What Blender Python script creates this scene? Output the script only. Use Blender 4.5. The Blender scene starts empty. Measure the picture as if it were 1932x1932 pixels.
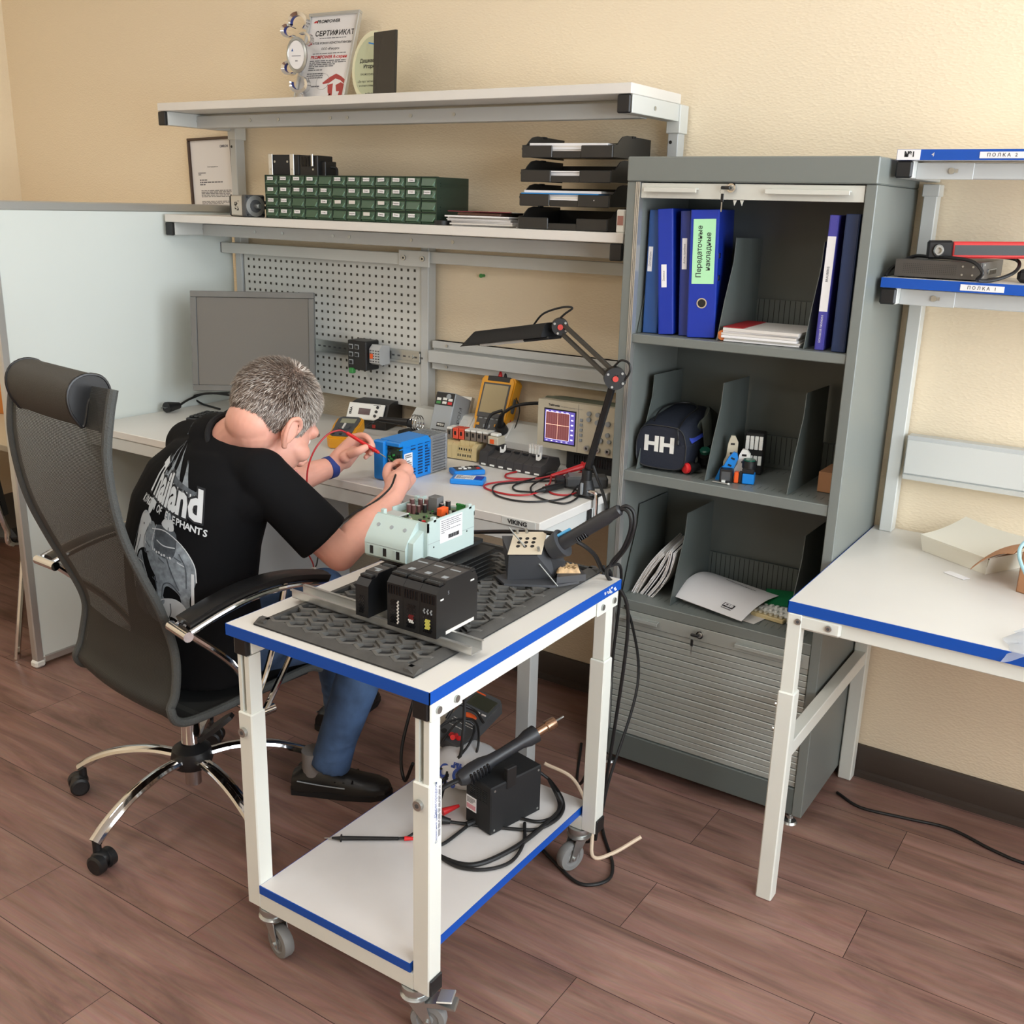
import bpy, bmesh, math, random
from mathutils import Vector, Matrix, Euler
from mathutils.bvhtree import BVHTree
random.seed(7)
SC = bpy.context.scene
COL = SC.collection
PI = math.pi
V = Vector

# ------------------------------------------------------------------ materials
def lin(c):
    c = c / 255.0
    return c / 12.92 if c <= 0.04045 else ((c + 0.055) / 1.055) ** 2.4
def rgb(c):
    return (lin(c[0]), lin(c[1]), lin(c[2]), 1.0)
MATS = {}
def mat(name, c, rough=0.5, metal=0.0, spec=0.5, var=0.0, vscale=8.0, vstretch=(1, 1, 1), bump=0.0, bscale=60.0, bstretch=(1, 1, 1), coat=0.0, alpha=1.0, trans=0.0, emit=0.0, sss=0.0, sheen=0.0):
    if name in MATS: return MATS[name]
    m = bpy.data.materials.new(name); m.use_nodes = True
    nt = m.node_tree; b = nt.nodes['Principled BSDF']; L = nt.links
    b.inputs['Base Color'].default_value = rgb(c)
    b.inputs['Roughness'].default_value = rough
    b.inputs['Metallic'].default_value = metal
    b.inputs['Specular IOR Level'].default_value = spec
    b.inputs['Coat Weight'].default_value = coat
    b.inputs['Alpha'].default_value = alpha
    b.inputs['Transmission Weight'].default_value = trans
    b.inputs['Sheen Weight'].default_value = sheen
    if sss:
        b.inputs['Subsurface Weight'].default_value = sss
        b.inputs['Subsurface Radius'].default_value = (0.012, 0.004, 0.002)
        b.inputs['Subsurface Scale'].default_value = 0.6
    if emit:
        b.inputs['Emission Color'].default_value = rgb(c); b.inputs['Emission Strength'].default_value = emit
    tc = None
    if var or bump:
        tc = nt.nodes.new('ShaderNodeTexCoord')
    if var:
        mp = nt.nodes.new('ShaderNodeMapping'); mp.inputs['Scale'].default_value = vstretch
        n = nt.nodes.new('ShaderNodeTexNoise'); n.inputs['Scale'].default_value = vscale; n.inputs['Detail'].default_value = 5
        r = nt.nodes.new('ShaderNodeValToRGB')
        r.color_ramp.elements[0].position = 0.3; r.color_ramp.elements[1].position = 0.72
        d = [lin(x) for x in c]
        r.color_ramp.elements[0].color = (d[0] * (1 - var), d[1] * (1 - var), d[2] * (1 - var), 1)
        r.color_ramp.elements[1].color = (min(1, d[0] * (1 + var)), min(1, d[1] * (1 + var)), min(1, d[2] * (1 + var)), 1)
        L.new(tc.outputs['Object'], mp.inputs['Vector']); L.new(mp.outputs['Vector'], n.inputs['Vector'])
        L.new(n.outputs['Fac'], r.inputs['Fac']); L.new(r.outputs['Color'], b.inputs['Base Color'])
    if bump:
        mp = nt.nodes.new('ShaderNodeMapping'); mp.inputs['Scale'].default_value = bstretch
        n = nt.nodes.new('ShaderNodeTexNoise'); n.inputs['Scale'].default_value = bscale; n.inputs['Detail'].default_value = 4
        bp = nt.nodes.new('ShaderNodeBump'); bp.inputs['Strength'].default_value = bump; bp.inputs['Distance'].default_value = 0.004
        L.new(tc.outputs['Object'], mp.inputs['Vector']); L.new(mp.outputs['Vector'], n.inputs['Vector'])
        L.new(n.outputs['Fac'], bp.inputs['Height']); L.new(bp.outputs['Normal'], b.inputs['Normal'])
    MATS[name] = m
    return m

def wall_mat():
    m = bpy.data.materials.new('cream_wallpaper'); m.use_nodes = True
    nt = m.node_tree; b = nt.nodes['Principled BSDF']; L = nt.links
    b.inputs['Base Color'].default_value = rgb((238, 222, 194)); b.inputs['Roughness'].default_value = 0.75
    tc = nt.nodes.new('ShaderNodeTexCoord')
    mp = nt.nodes.new('ShaderNodeMapping'); mp.inputs['Rotation'].default_value = (0, 0.6, 0); mp.inputs['Scale'].default_value = (95, 95, 190)
    v = nt.nodes.new('ShaderNodeTexVoronoi'); v.inputs['Scale'].default_value = 1.0
    bp = nt.nodes.new('ShaderNodeBump'); bp.inputs['Strength'].default_value = 0.55; bp.inputs['Distance'].default_value = 0.0018
    L.new(tc.outputs['Object'], mp.inputs['Vector']); L.new(mp.outputs['Vector'], v.inputs['Vector'])
    L.new(v.outputs['Distance'], bp.inputs['Height']); L.new(bp.outputs['Normal'], b.inputs['Normal'])
    return m

def floor_mat():
    m = bpy.data.materials.new('brown_laminate'); m.use_nodes = True
    nt = m.node_tree; b = nt.nodes['Principled BSDF']; L = nt.links; N = nt.nodes.new
    tc = N('ShaderNodeTexCoord')
    br = N('ShaderNodeTexBrick')
    br.offset = 0.37; br.offset_frequency = 2; br.squash = 1.0
    br.inputs['Scale'].default_value = 1.0
    br.inputs['Brick Width'].default_value = 1.28; br.inputs['Row Height'].default_value = 0.2055
    br.inputs['Mortar Size'].default_value = 0.0009; br.inputs['Mortar Smooth'].default_value = 0.1; br.inputs['Bias'].default_value = 0.0
    br.inputs['Color1'].default_value = (0, 0, 0, 1); br.inputs['Color2'].default_value = (1, 1, 1, 1); br.inputs['Mortar'].default_value = (0.5, 0.5, 0.5, 1)
    mp0 = N('ShaderNodeMapping'); mp0.inputs['Location'].default_value = (0.42, 0.155, 0)
    L.new(tc.outputs['Object'], mp0.inputs['Vector']); L.new(mp0.outputs['Vector'], br.inputs['Vector'])
    # plank tone + grain
    add = N('ShaderNodeVectorMath'); add.operation = 'MULTIPLY_ADD'
    add.inputs[1].default_value = (7.3, 3.1, 5.7); L.new(br.outputs['Color'], add.inputs[0]); L.new(tc.outputs['Object'], add.inputs[2])
    mp = N('ShaderNodeMapping'); mp.inputs['Scale'].default_value = (1.3, 9, 1)
    L.new(add.outputs[0], mp.inputs['Vector'])
    n1 = N('ShaderNodeTexNoise'); n1.inputs['Scale'].default_value = 1.6; n1.inputs['Detail'].default_value = 8; n1.inputs['Roughness'].default_value = 0.62; n1.inputs['Distortion'].default_value = 0.8
    L.new(mp.outputs['Vector'], n1.inputs['Vector'])
    mp2 = N('ShaderNodeMapping'); mp2.inputs['Scale'].default_value = (3.0, 90, 1); L.new(add.outputs[0], mp2.inputs['Vector'])
    n2 = N('ShaderNodeTexNoise'); n2.inputs['Scale'].default_value = 2.0; n2.inputs['Detail'].default_value = 6
    L.new(mp2.outputs['Vector'], n2.inputs['Vector'])
    r = N('ShaderNodeValToRGB'); e = r.color_ramp.elements
    e[0].position = 0.26; e[0].color = rgb((98, 73, 64)); e[1].position = 0.80; e[1].color = rgb((164, 131, 118))
    k = e.new(0.5); k.color = rgb((136, 104, 93))
    L.new(n1.outputs['Fac'], r.inputs['Fac'])
    mx = N('ShaderNodeMix'); mx.data_type = 'RGBA'; mx.blend_type = 'OVERLAY'; mx.inputs[0].default_value = 0.2
    L.new(r.outputs['Color'], mx.inputs[6]); L.new(n2.outputs['Color'], mx.inputs[7])
    tone = N('ShaderNodeMapRange'); tone.inputs[3].default_value = 0.88; tone.inputs[4].default_value = 1.10
    L.new(br.outputs['Color'], tone.inputs[0])
    mt = N('ShaderNodeMix'); mt.data_type = 'RGBA'; mt.blend_type = 'MULTIPLY'; mt.inputs[0].default_value = 1.0
    L.new(mx.outputs[2], mt.inputs[6]); L.new(tone.outputs[0], mt.inputs[7])
    mm = N('ShaderNodeMix'); mm.data_type = 'RGBA'; mm.inputs[7].default_value = rgb((44, 30, 26))
    L.new(br.outputs['Fac'], mm.inputs[0]); L.new(mt.outputs[2], mm.inputs[6]); L.new(mm.outputs[2], b.inputs['Base Color'])
    b.inputs['Roughness'].default_value = 0.42; b.inputs['Specular IOR Level'].default_value = 0.4
    bp = N('ShaderNodeBump'); bp.inputs['Strength'].default_value = 0.12; bp.inputs['Distance'].default_value = 0.002
    L.new(n2.outputs['Fac'], bp.inputs['Height']); L.new(bp.outputs['Normal'], b.inputs['Normal'])
    return m

def glass_mat(name, tint=(1, 1, 1, 1), gloss=0.08):
    m = bpy.data.materials.new(name); m.use_nodes = True
    nt = m.node_tree; nt.nodes.remove(nt.nodes['Principled BSDF'])
    t = nt.nodes.new('ShaderNodeBsdfTransparent'); t.inputs[0].default_value = tint
    g = nt.nodes.new('ShaderNodeBsdfGlossy'); g.inputs['Roughness'].default_value = 0.02
    mx = nt.nodes.new('ShaderNodeMixShader'); mx.inputs[0].default_value = gloss
    nt.links.new(t.outputs[0], mx.inputs[1]); nt.links.new(g.outputs[0], mx.inputs[2])
    nt.links.new(mx.outputs[0], nt.nodes['Material Output'].inputs[0])
    return m

def net_mat(name, c, thin, period=0.0035):
    """woven office chair net: threads with see-through gaps between them"""
    m = bpy.data.materials.new(name); m.use_nodes = True
    nt = m.node_tree; b = nt.nodes['Principled BSDF']; N = nt.nodes.new; L = nt.links
    b.inputs['Base Color'].default_value = rgb(c); b.inputs['Roughness'].default_value = 0.6
    tc = N('ShaderNodeTexCoord'); mp = N('ShaderNodeMapping'); mp.inputs['Scale'].default_value = (1 / period, 1 / period, 1 / period)
    L.new(tc.outputs['UV'], mp.inputs['Vector'])
    w = N('ShaderNodeTexWave'); w.wave_type = 'BANDS'; w.bands_direction = 'X'; w.inputs['Scale'].default_value = 0.3142
    w2 = N('ShaderNodeTexWave'); w2.wave_type = 'BANDS'; w2.bands_direction = 'Y'; w2.inputs['Scale'].default_value = 0.3142
    L.new(mp.outputs['Vector'], w.inputs['Vector']); L.new(mp.outputs['Vector'], w2.inputs['Vector'])
    mul = N('ShaderNodeMath'); mul.operation = 'MULTIPLY'; L.new(w.outputs['Fac'], mul.inputs[0]); L.new(w2.outputs['Fac'], mul.inputs[1])
    gt = N('ShaderNodeMath'); gt.operation = 'GREATER_THAN'; gt.inputs[1].default_value = thin; L.new(mul.outputs[0], gt.inputs[0])
    bp = N('ShaderNodeBump'); bp.inputs['Strength'].default_value = 0.5; bp.inputs['Distance'].default_value = 0.001; bp.invert = True
    L.new(mul.outputs[0], bp.inputs['Height']); L.new(bp.outputs['Normal'], b.inputs['Normal'])
    t = N('ShaderNodeBsdfTransparent'); mx = N('ShaderNodeMixShader')
    L.new(gt.outputs[0], mx.inputs[0]); L.new(b.outputs[0], mx.inputs[1]); L.new(t.outputs[0], mx.inputs[2])
    L.new(mx.outputs[0], nt.nodes['Material Output'].inputs[0])
    return m

WALL = wall_mat(); FLOOR = floor_mat()
WHITE = mat('white_ceiling_paint', (238, 238, 235), 0.8)
LAM = mat('light_grey_laminate', (222, 219, 213), 0.38, var=0.03, vscale=3)
LAMW = mat('white_grey_laminate', (217, 213, 206), 0.4, var=0.03, vscale=3)
LAMD = mat('worn_grey_laminate', (214, 209, 205), 0.45, var=0.07, vscale=4)
BLUEEDGE = mat('blue_edge_band', (0, 76, 172), 0.4)
PAINT = mat('light_grey_powder_coat', (208, 210, 206), 0.42, bump=0.02, bscale=400)
PAINT2 = mat('grey_powder_coat', (192, 195, 194), 0.42, bump=0.02, bscale=400)
PAINTW = mat('white_powder_coat', (224, 226, 217), 0.42, var=0.02, vscale=5)
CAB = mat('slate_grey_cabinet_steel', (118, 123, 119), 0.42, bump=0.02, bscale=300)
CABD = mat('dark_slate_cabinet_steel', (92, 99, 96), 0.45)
TAMB = mat('silver_grey_shutter', (166, 170, 164), 0.36, metal=0.2)
BARLT = mat('light_grey_shutter_bar', (205, 205, 196), 0.4)
BLACK = mat('black_plastic', (24, 24, 25), 0.45)
BLACKM = mat('matt_black_plastic', (20, 21, 23), 0.65)
BLACKG = mat('glossy_black_plastic', (16, 16, 18), 0.2)
CABLE = mat('black_cable_rubber', (20, 20, 21), 0.5)
RUBBER = mat('dark_grey_rubber', (72, 70, 67), 0.75, var=0.18, vscale=25, bump=0.15, bscale=180)
CHROME = mat('chrome', (225, 225, 225), 0.07, metal=1.0)
STEEL = mat('zinc_steel', (185, 188, 186), 0.3, metal=0.9)
ALU = mat('aluminium', (206, 207, 204), 0.32, metal=0.75)
PAPER = mat('white_paper', (232, 230, 230), 0.75)
PAPER2 = mat('off_white_paper', (215, 210, 203), 0.8)
INK = mat('black_ink', (30, 30, 32), 0.7)
INKG = mat('grey_ink', (120, 120, 124), 0.7)
REDINK = mat('red_ink', (196, 40, 45), 0.6)
WHITEP = mat('white_plastic', (232, 232, 226), 0.4)
BEIGE = mat('beige_instrument_plastic', (198, 190, 168), 0.5)
TAN = mat('tan_relay_plastic', (203, 184, 138), 0.5)
RED = mat('red_plastic', (206, 38, 40), 0.38)
REDC = mat('red_cable', (170, 30, 36), 0.45)
ORANGE = mat('orange_plastic', (235, 96, 40), 0.4)
YELLOW = mat('amber_yellow_plastic', (226, 158, 30), 0.42)
BLUE = mat('bright_blue_plastic', (18, 128, 214), 0.38)
BLUED = mat('royal_blue_binder', (14, 48, 158), 0.4)
NAVY = mat('navy_binder', (30, 50, 88), 0.45, bump=0.1, bscale=40)
GREEN = mat('dark_green_drawer', (58, 88, 66), 0.35, alpha=1.0)
GREENL = mat('green_terminal', (60, 140, 70), 0.45)
PCB = mat('green_circuit_board', (104, 120, 90), 0.5, var=0.25, vscale=40)
MINT = mat('pale_mint_plastic', (182, 199, 195), 0.45)
GREYP = mat('mid_grey_plastic', (150, 156, 160), 0.45)
GREYD = mat('dark_grey_plastic', (74, 76, 78), 0.5)
BROWNCARD = mat('brown_cardboard', (176, 128, 92), 0.8, var=0.06, vscale=10)
WHITECARD = mat('white_cardboard', (226, 221, 206), 0.7)

# ------------------------------------------------------------------ mesh builder
def T3(x, y, z): return Matrix.Translation((x, y, z))
def RX(a): return Matrix.Rotation(math.radians(a), 4, 'X')
def RY(a): return Matrix.Rotation(math.radians(a), 4, 'Y')
def RZ(a): return Matrix.Rotation(math.radians(a), 4, 'Z')
def frame(o, x, y):
    x = V(x).normalized(); y = V(y); y = (y - x * y.dot(x)).normalized(); z = x.cross(y)
    return Matrix(((x.x, y.x, z.x, o[0]), (x.y, y.y, z.y, o[1]), (x.z, y.z, z.z, o[2]), (0, 0, 0, 1)))
FACE_XZ = Matrix(((1, 0, 0, 0), (0, 0, -1, 0), (0, 1, 0, 0), (0, 0, 0, 1)))   # text plane facing -Y
FACE_YZ = Matrix(((0, 0, 1, 0), (1, 0, 0, 0), (0, 1, 0, 0), (0, 0, 0, 1)))    # text plane facing +X

def spline(pts, per=8, closed=False):
    pts = [V(p) for p in pts]; n = len(pts); out = []
    if n < 3: return pts
    for i in range(n if closed else n - 1):
        a, b = pts[i], pts[(i + 1) % n]
        p0 = pts[(i - 1) % n] if (closed or i > 0) else a * 2 - b
        p3 = pts[(i + 2) % n] if (closed or i < n - 2) else b * 2 - a
        for k in range(per):
            t = k / per
            out.append(0.5 * ((2 * a) + (b - p0) * t + (2 * p0 - 5 * a + 4 * b - p3) * t * t + (3 * a - p0 - 3 * b + p3) * t ** 3))
    if not closed: out.append(pts[-1])
    return out

class MB:
    def __init__(s, M=None):
        s.v = []; s.f = []; s.m = []; s.mats = []; s.uv = {}; s.M = M.copy() if M else Matrix()
    def mi(s, m):
        if m not in s.mats: s.mats.append(m)
        return s.mats.index(m)
    def add(s, vs, fs, m, X=None):
        k = len(s.v); Q = s.M @ X if X else s.M
        s.v += [Q @ V(p) for p in vs]; i = s.mi(m)
        for f in fs: s.f.append([a + k for a in f]); s.m.append(i)
        return s
    def box(s, x0, x1, y0, y1, z0, z1, m, c=0.0, X=None):
        if not c:
            vs = [(x, y, z) for z in (z0, z1) for y in (y0, y1) for x in (x0, x1)]
            return s.add(vs, [(0, 2, 3, 1), (4, 5, 7, 6), (0, 1, 5, 4), (2, 6, 7, 3), (0, 4, 6, 2), (1, 3, 7, 5)], m, X)
        o = ((x0 + x1) / 2, (y0 + y1) / 2, (z0 + z1) / 2); h = (abs(x1 - x0) / 2, abs(y1 - y0) / 2, abs(z1 - z0) / 2)
        c = min(c, h[0] * .9, h[1] * .9, h[2] * .9); vs = []; ix = {}
        for a in (-1, 1):
            for b in (-1, 1):
                for d in (-1, 1):
                    for ax in range(3):
                        q = [h[0] - c, h[1] - c, h[2] - c]; q[ax] = h[ax]
                        ix[(a, b, d, ax)] = len(vs); vs.append((o[0] + a * q[0], o[1] + b * q[1], o[2] + d * q[2]))
        fs = []
        for ax in range(3):
            for sg in (-1, 1):
                l = []
                for p, q in ((-1, -1), (1, -1), (1, 1), (-1, 1)):
                    k = [p, q]; k.insert(ax, sg); l.append(ix[(*k, ax)])
                fs.append(l)
        for ax in range(3):
            b, d = [i for i in range(3) if i != ax]
            for p in (-1, 1):
                for q in (-1, 1):
                    l = []
                    for e, fx in ((-1, b), (1, b), (1, d), (-1, d)):
                        k = [0, 0, 0]; k[ax] = e; k[b] = p; k[d] = q; l.append(ix[(*k, fx)])
                    fs.append(l)
        for a in (-1, 1):
            for b in (-1, 1):
                for d in (-1, 1): fs.append([ix[(a, b, d, i)] for i in range(3)])
        return s.add(vs, fs, m, X)
    def cyl(s, p, q, r, m, r2=None, n=16, X=None):
        p, q = V(p), V(q); d = (q - p); r2 = r if r2 is None else r2
        u = d.orthogonal().normalized(); w = d.normalized().cross(u); vs = []
        for c, R in ((p, r), (q, r2)):
            vs += [c + (u * math.cos(2 * PI * i / n) + w * math.sin(2 * PI * i / n)) * R for i in range(n)]
        fs = [(i, (i + 1) % n, n + (i + 1) % n, n + i) for i in range(n)] + [list(range(n))[::-1], list(range(n, 2 * n))]
        return s.add(vs, fs, m, X)
    def tube(s, pts, r, m, n=8, per=8, closed=False, X=None, raw=False):
        ps = [V(p) for p in pts] if raw else spline(pts, per, closed); k = len(ps); vs = []; u = None
        for i, p in enumerate(ps):
            t = (ps[(i + 1) % k] - ps[i - 1]) if closed else (ps[min(i + 1, k - 1)] - ps[max(i - 1, 0)])
            t = t.normalized() if t.length > 1e-9 else V((0, 0, 1))
            u = t.orthogonal().normalized() if u is None else (u - t * u.dot(t))
            u = u.normalized() if u.length > 1e-6 else t.orthogonal().normalized()
            w = t.cross(u); R = r(i / (k - 1)) if callable(r) else r
            vs += [p + (u * math.cos(2 * PI * j / n) + w * math.sin(2 * PI * j / n)) * R for j in range(n)]
        fs = []
        for i in range(k if closed else k - 1):
            a, b = i * n, ((i + 1) % k) * n
            fs += [(a + j, a + (j + 1) % n, b + (j + 1) % n, b + j) for j in range(n)]
        if not closed: fs += [list(range(n))[::-1], list(range((k - 1) * n, k * n))]
        return s.add(vs, fs, m, X)
    def prism(s, poly, h0, h1, m, X=None):      # polygon in local XY, extruded along local Z
        n = len(poly); vs = [(p[0], p[1], h0) for p in poly] + [(p[0], p[1], h1) for p in poly]
        fs = [list(range(n))[::-1], list(range(n, 2 * n))] + [(i, (i + 1) % n, n + (i + 1) % n, n + i) for i in range(n)]
        return s.add(vs, fs, m, X)
    def lathe(s, prof, m, X=None, n=24, ring=False):
        vs = []; fs = []; k = len(prof)
        for r, z in prof: vs += [(r * math.cos(2 * PI * j / n), r * math.sin(2 * PI * j / n), z) for j in range(n)]
        for i in range(k - 1):
            fs += [(i * n + j, i * n + (j + 1) % n, (i + 1) * n + (j + 1) % n, (i + 1) * n + j) for j in range(n)]
        if ring: fs += [((k - 1) * n + j, (k - 1) * n + (j + 1) % n, (j + 1) % n, j) for j in range(n)]
        else: fs += [list(range(n))[::-1], list(range((k - 1) * n, k * n))]
        return s.add(vs, fs, m, X)
    def ell(s, c, r, m, X=None, n=16, k=10):
        if isinstance(r, (int, float)): r = (r, r, r)
        vs = [(c[0], c[1], c[2] - r[2])]; fs = []
        for i in range(1, k):
            a = -PI / 2 + PI * i / k
            vs += [(c[0] + r[0] * math.cos(a) * math.cos(2 * PI * j / n), c[1] + r[1] * math.cos(a) * math.sin(2 * PI * j / n), c[2] + r[2] * math.sin(a)) for j in range(n)]
        vs.append((c[0], c[1], c[2] + r[2])); e = len(vs) - 1
        for j in range(n):
            fs.append((0, 1 + (j + 1) % n, 1 + j)); fs.append((e, 1 + (k - 2) * n + j, 1 + (k - 2) * n + (j + 1) % n))
        for i in range(k - 2):
            fs += [(1 + i * n + j, 1 + i * n + (j + 1) % n, 1 + (i + 1) * n + (j + 1) % n, 1 + (i + 1) * n + j) for j in range(n)]
        return s.add(vs, fs, m, X)
    def grid(s, fn, nu, nv, m, X=None, thick=0.0, uv=None):
        P = [[V(fn(i / nu, j / nv)) for j in range(nv + 1)] for i in range(nu + 1)]; vs = [p for r in P for p in r]; W = nv + 1
        fs = [(i * W + j, (i + 1) * W + j, (i + 1) * W + j + 1, i * W + j + 1) for i in range(nu) for j in range(nv)]
        if thick:
            nv0 = len(vs); nn = []
            for i in range(nu + 1):
                for j in range(nv + 1):
                    du = P[min(i + 1, nu)][j] - P[max(i - 1, 0)][j]; dv = P[i][min(j + 1, nv)] - P[i][max(j - 1, 0)]
                    q = du.cross(dv); nn.append(q.normalized() if q.length > 1e-12 else V((0, 0, 1)))
            vs = vs + [p - q * thick for p, q in zip(vs, nn)]
            fs = fs + [tuple(a + nv0 for a in f)[::-1] for f in fs]
            edge = [i * W for i in range(nu + 1)] + [nu * W + j for j in range(1, W)] + [i * W + nv for i in range(nu - 1, -1, -1)] + [j for j in range(nv - 1, 0, -1)]
            for a, b in zip(edge, edge[1:] + edge[:1]): fs.append((a, b, b + nv0, a + nv0))
        return s.add(vs, fs, m, X)
    def bar(s, p, q, w, h, m, up=(0, 0, 1), c=0.0):   # rectangular bar from p to q
        p, q = V(p), V(q); L = (q - p).length
        return s.box(0, L, -w / 2, w / 2, -h / 2, h / 2, m, c, frame(p, q - p, V(up).cross(q - p)))
    def hull(s, pts, m):
        bm = bmesh.new(); [bm.verts.new(V(p)) for p in pts]; r = bmesh.ops.convex_hull(bm, input=bm.verts)
        bmesh.ops.delete(bm, geom=[g for g in r['geom_interior'] if isinstance(g, bmesh.types.BMVert)], context='VERTS')
        bm.verts.index_update(); vs = [v.co.copy() for v in bm.verts]; fs = [[v.index for v in f.verts] for f in bm.faces]; bm.free(); return s.add(vs, fs, m)
    def text(s, t, size, m, X, al='CENTER', bold=0.0, ext=0.0003, sx=1.0):
        cu = bpy.data.curves.new('lettering', 'FONT'); cu.body = t; cu.size = size; cu.align_x = al; cu.align_y = 'CENTER'
        cu.resolution_u = 2; cu.offset = bold
        ob = bpy.data.objects.new('lettering', cu); COL.objects.link(ob)
        dg = bpy.context.evaluated_depsgraph_get(); me = bpy.data.meshes.new_from_object(ob.evaluated_get(dg))
        vs = [(v.co.x * sx, v.co.y, v.co.z + ext) for v in me.vertices]; fs = [list(p.vertices) for p in me.polygons]
        bpy.data.objects.remove(ob); bpy.data.curves.remove(cu); bpy.data.meshes.remove(me)
        if vs: s.add(vs, fs, m, X)
        return s
    def lines(s, x0, x1, z0, z1, n, m, X, seed=1, gap=0.45):  # rows of small print as thin bars, on local XY plane
        R = random.Random(seed); h = (z1 - z0) / n
        for i in range(n):
            zc = z1 - h * (i + .5); x = x0
            while x < x1 - .002:
                w = min(R.uniform(.05, .16) * (x1 - x0), x1 - x)
                s.box(x, x + w, zc - h * (1 - gap) / 2, zc + h * (1 - gap) / 2, 0.0001, 0.0005, m, 0, X); x += w + .02 * (x1 - x0)
                if R.random() < .08: break
        return s
    def build(s, name, parent=None, ang=35, recalc=True):
        me = bpy.data.meshes.new(name); me.from_pydata(s.v, [], s.f)
        for m in s.mats: me.materials.append(m)
        for p, i in zip(me.polygons, s.m): p.material_index = i; p.use_smooth = True
        me.update()
        if recalc:
            bm = bmesh.new(); bm.from_mesh(me); bmesh.ops.recalc_face_normals(bm, faces=bm.faces); bm.to_mesh(me); bm.free()
        try: me.set_sharp_from_angle(angle=math.radians(ang))
        except Exception: pass
        o = bpy.data.objects.new(name, me); COL.objects.link(o)
        if parent: o.parent = parent.o if isinstance(parent, Th) else parent
        return o

class Th:
    """a top-level thing: an Empty at its base that parents its parts"""
    def __init__(s, name, label, cat, loc=(0, 0, 0), rz=0.0, group=None, M=None):
        s.o = bpy.data.objects.new(name, None); COL.objects.link(s.o); s.o.empty_display_size = .05
        s.o.matrix_world = M if M else T3(*loc) @ RZ(rz)
        s.Mw = s.o.matrix_world.copy(); s.Mi = s.Mw.inverted()
        s.o['label'] = label; s.o['category'] = cat
        if group: s.o['group'] = group
    def mb(s): return MB()
    def w(s): return MB(s.Mi)          # builder that takes world coordinates
def tag(o, label, cat, group=None, kind=None):
    o['label'] = label; o['category'] = cat
    if group: o['group'] = group
    if kind: o['kind'] = kind
    return o
def struct(name, mb, ang=35):
    o = mb.build(name, None, ang); o['kind'] = 'structure'; return o
def center(o):
    """move a world-built mesh object's origin to the middle of its base"""
    me = o.data; xs = [v.co for v in me.vertices]
    c = V(((min(p.x for p in xs) + max(p.x for p in xs)) / 2, (min(p.y for p in xs) + max(p.y for p in xs)) / 2, min(p.z for p in xs)))
    me.transform(Matrix.Translation(-c)); o.location = c; return o
def copy_thing(src, loc, rz, label, group=None):
    c = src.copy(); COL.objects.link(c); c.location = loc; c.rotation_euler = (0, 0, math.radians(rz)); c['label'] = label
    if group: c['group'] = group
    def rec(a, b):
        for ch in list(a.children):
            d = ch.copy(); COL.objects.link(d); d.parent = b; rec(ch, d)
    rec(src, c); return c

# ------------------------------------------------------------------ room
WY = 2.96; RXW = 1.7; LX = -4.73; RY0 = -2.7; CZ = 3.0
struct('floor', MB().box(LX - .1, RXW + .1, RY0 - .1, WY + .1, -.1, 0, FLOOR))
struct('ceiling', MB().box(LX - .1, RXW + .1, RY0 - .1, WY + .1, CZ, CZ + .1, WHITE))
struct('wall_back', MB().box(LX - .1, RXW + .1, WY, WY + .1, 0, CZ, WALL))
struct('wall_left', MB().box(LX - .1, LX, RY0, WY, 0, CZ, WALL))
def holed(axis, a0, a1, p0, p1, holes, m):
    b = MB(); z0, z1 = holes[0][2], holes[0][3]
    def bx(u0, u1, za, zb):
        if axis == 'x': b.box(p0, p1, u0, u1, za, zb, m)
        else: b.box(u0, u1, p0, p1, za, zb, m)
    bx(a0, a1, 0, z0); bx(a0, a1, z1, CZ); x = a0
    for h in holes: bx(x, h[0], z0, z1); x = h[1]
    bx(x, a1, z0, z1); return b
WR = [(-.75, .95, .8, 2.8), (1.2, 2.8, .8, 2.8)]
WB = []
struct('wall_right', holed('x', RY0, WY, RXW, RXW + .12, WR, WALL))
struct('wall_rear', MB().box(LX - .1, RXW + .1, RY0 - .12, RY0, 0, CZ, WALL))
PANE = glass_mat('window_glass', gloss=.06)
def window(n, axis, u0, u1, z0, z1, p):
    def bx(b, a0, a1, za, zb, q0, q1, m):
        if axis == 'x': b.box(q0, q1, a0, a1, za, zb, m)
        else: b.box(a0, a1, q0, q1, za, zb, m)
    fr = MB(); q0, q1 = (p + .03, p + .09) if axis == 'x' else (p - .09, p - .03)
    for a0, a1, za, zb in ((u0, u1, z0, z0 + .06), (u0, u1, z1 - .06, z1), (u0, u0 + .06, z0, z1), (u1 - .06, u1, z0, z1), ((u0 + u1) / 2 - .03, (u0 + u1) / 2 + .03, z0, z1)):
        bx(fr, a0, a1, za, zb, q0, q1, WHITEP)
    o = struct('window_%d' % n, fr)
    g = MB(); bx(g, u0 + .05, u1 - .05, z0 + .05, z1 - .05, (q0 + q1) / 2 - .004, (q0 + q1) / 2 + .004, PANE); g.build('window_pane', o)
    s_ = MB(); sg = -.06 if axis == 'x' else .06
    bx(s_, u0 - .04, u1 + .04, z0 - .03, z0, min(p + sg, p), max(p + sg, p), WHITEP); s_.build('window_sill', o)
for i, (a, b, c, d) in enumerate(WR): window(i + 1, 'x', a, b, c, d, RXW)
SKB = mat('dark_wood_skirting', (62, 52, 45), 0.5, var=0.15, vscale=12, vstretch=(.2, 1, 1))
for nm, x0, x1 in (('baseboard_back', LX, RXW),):
    b = MB(); b.prism([(0, 0), (0, .1), (-.01, .1), (-.016, .09), (-.016, .022), (-.024, .016), (-.026, 0)], x0, x1, SKB, frame((0, WY - .0005, 0), (0, 1, 0), (0, 0, 1)))
    struct(nm, b)
struct('baseboard_left', MB().box(LX, LX + .016, RY0, WY - .03, 0, .1, SKB))
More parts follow.
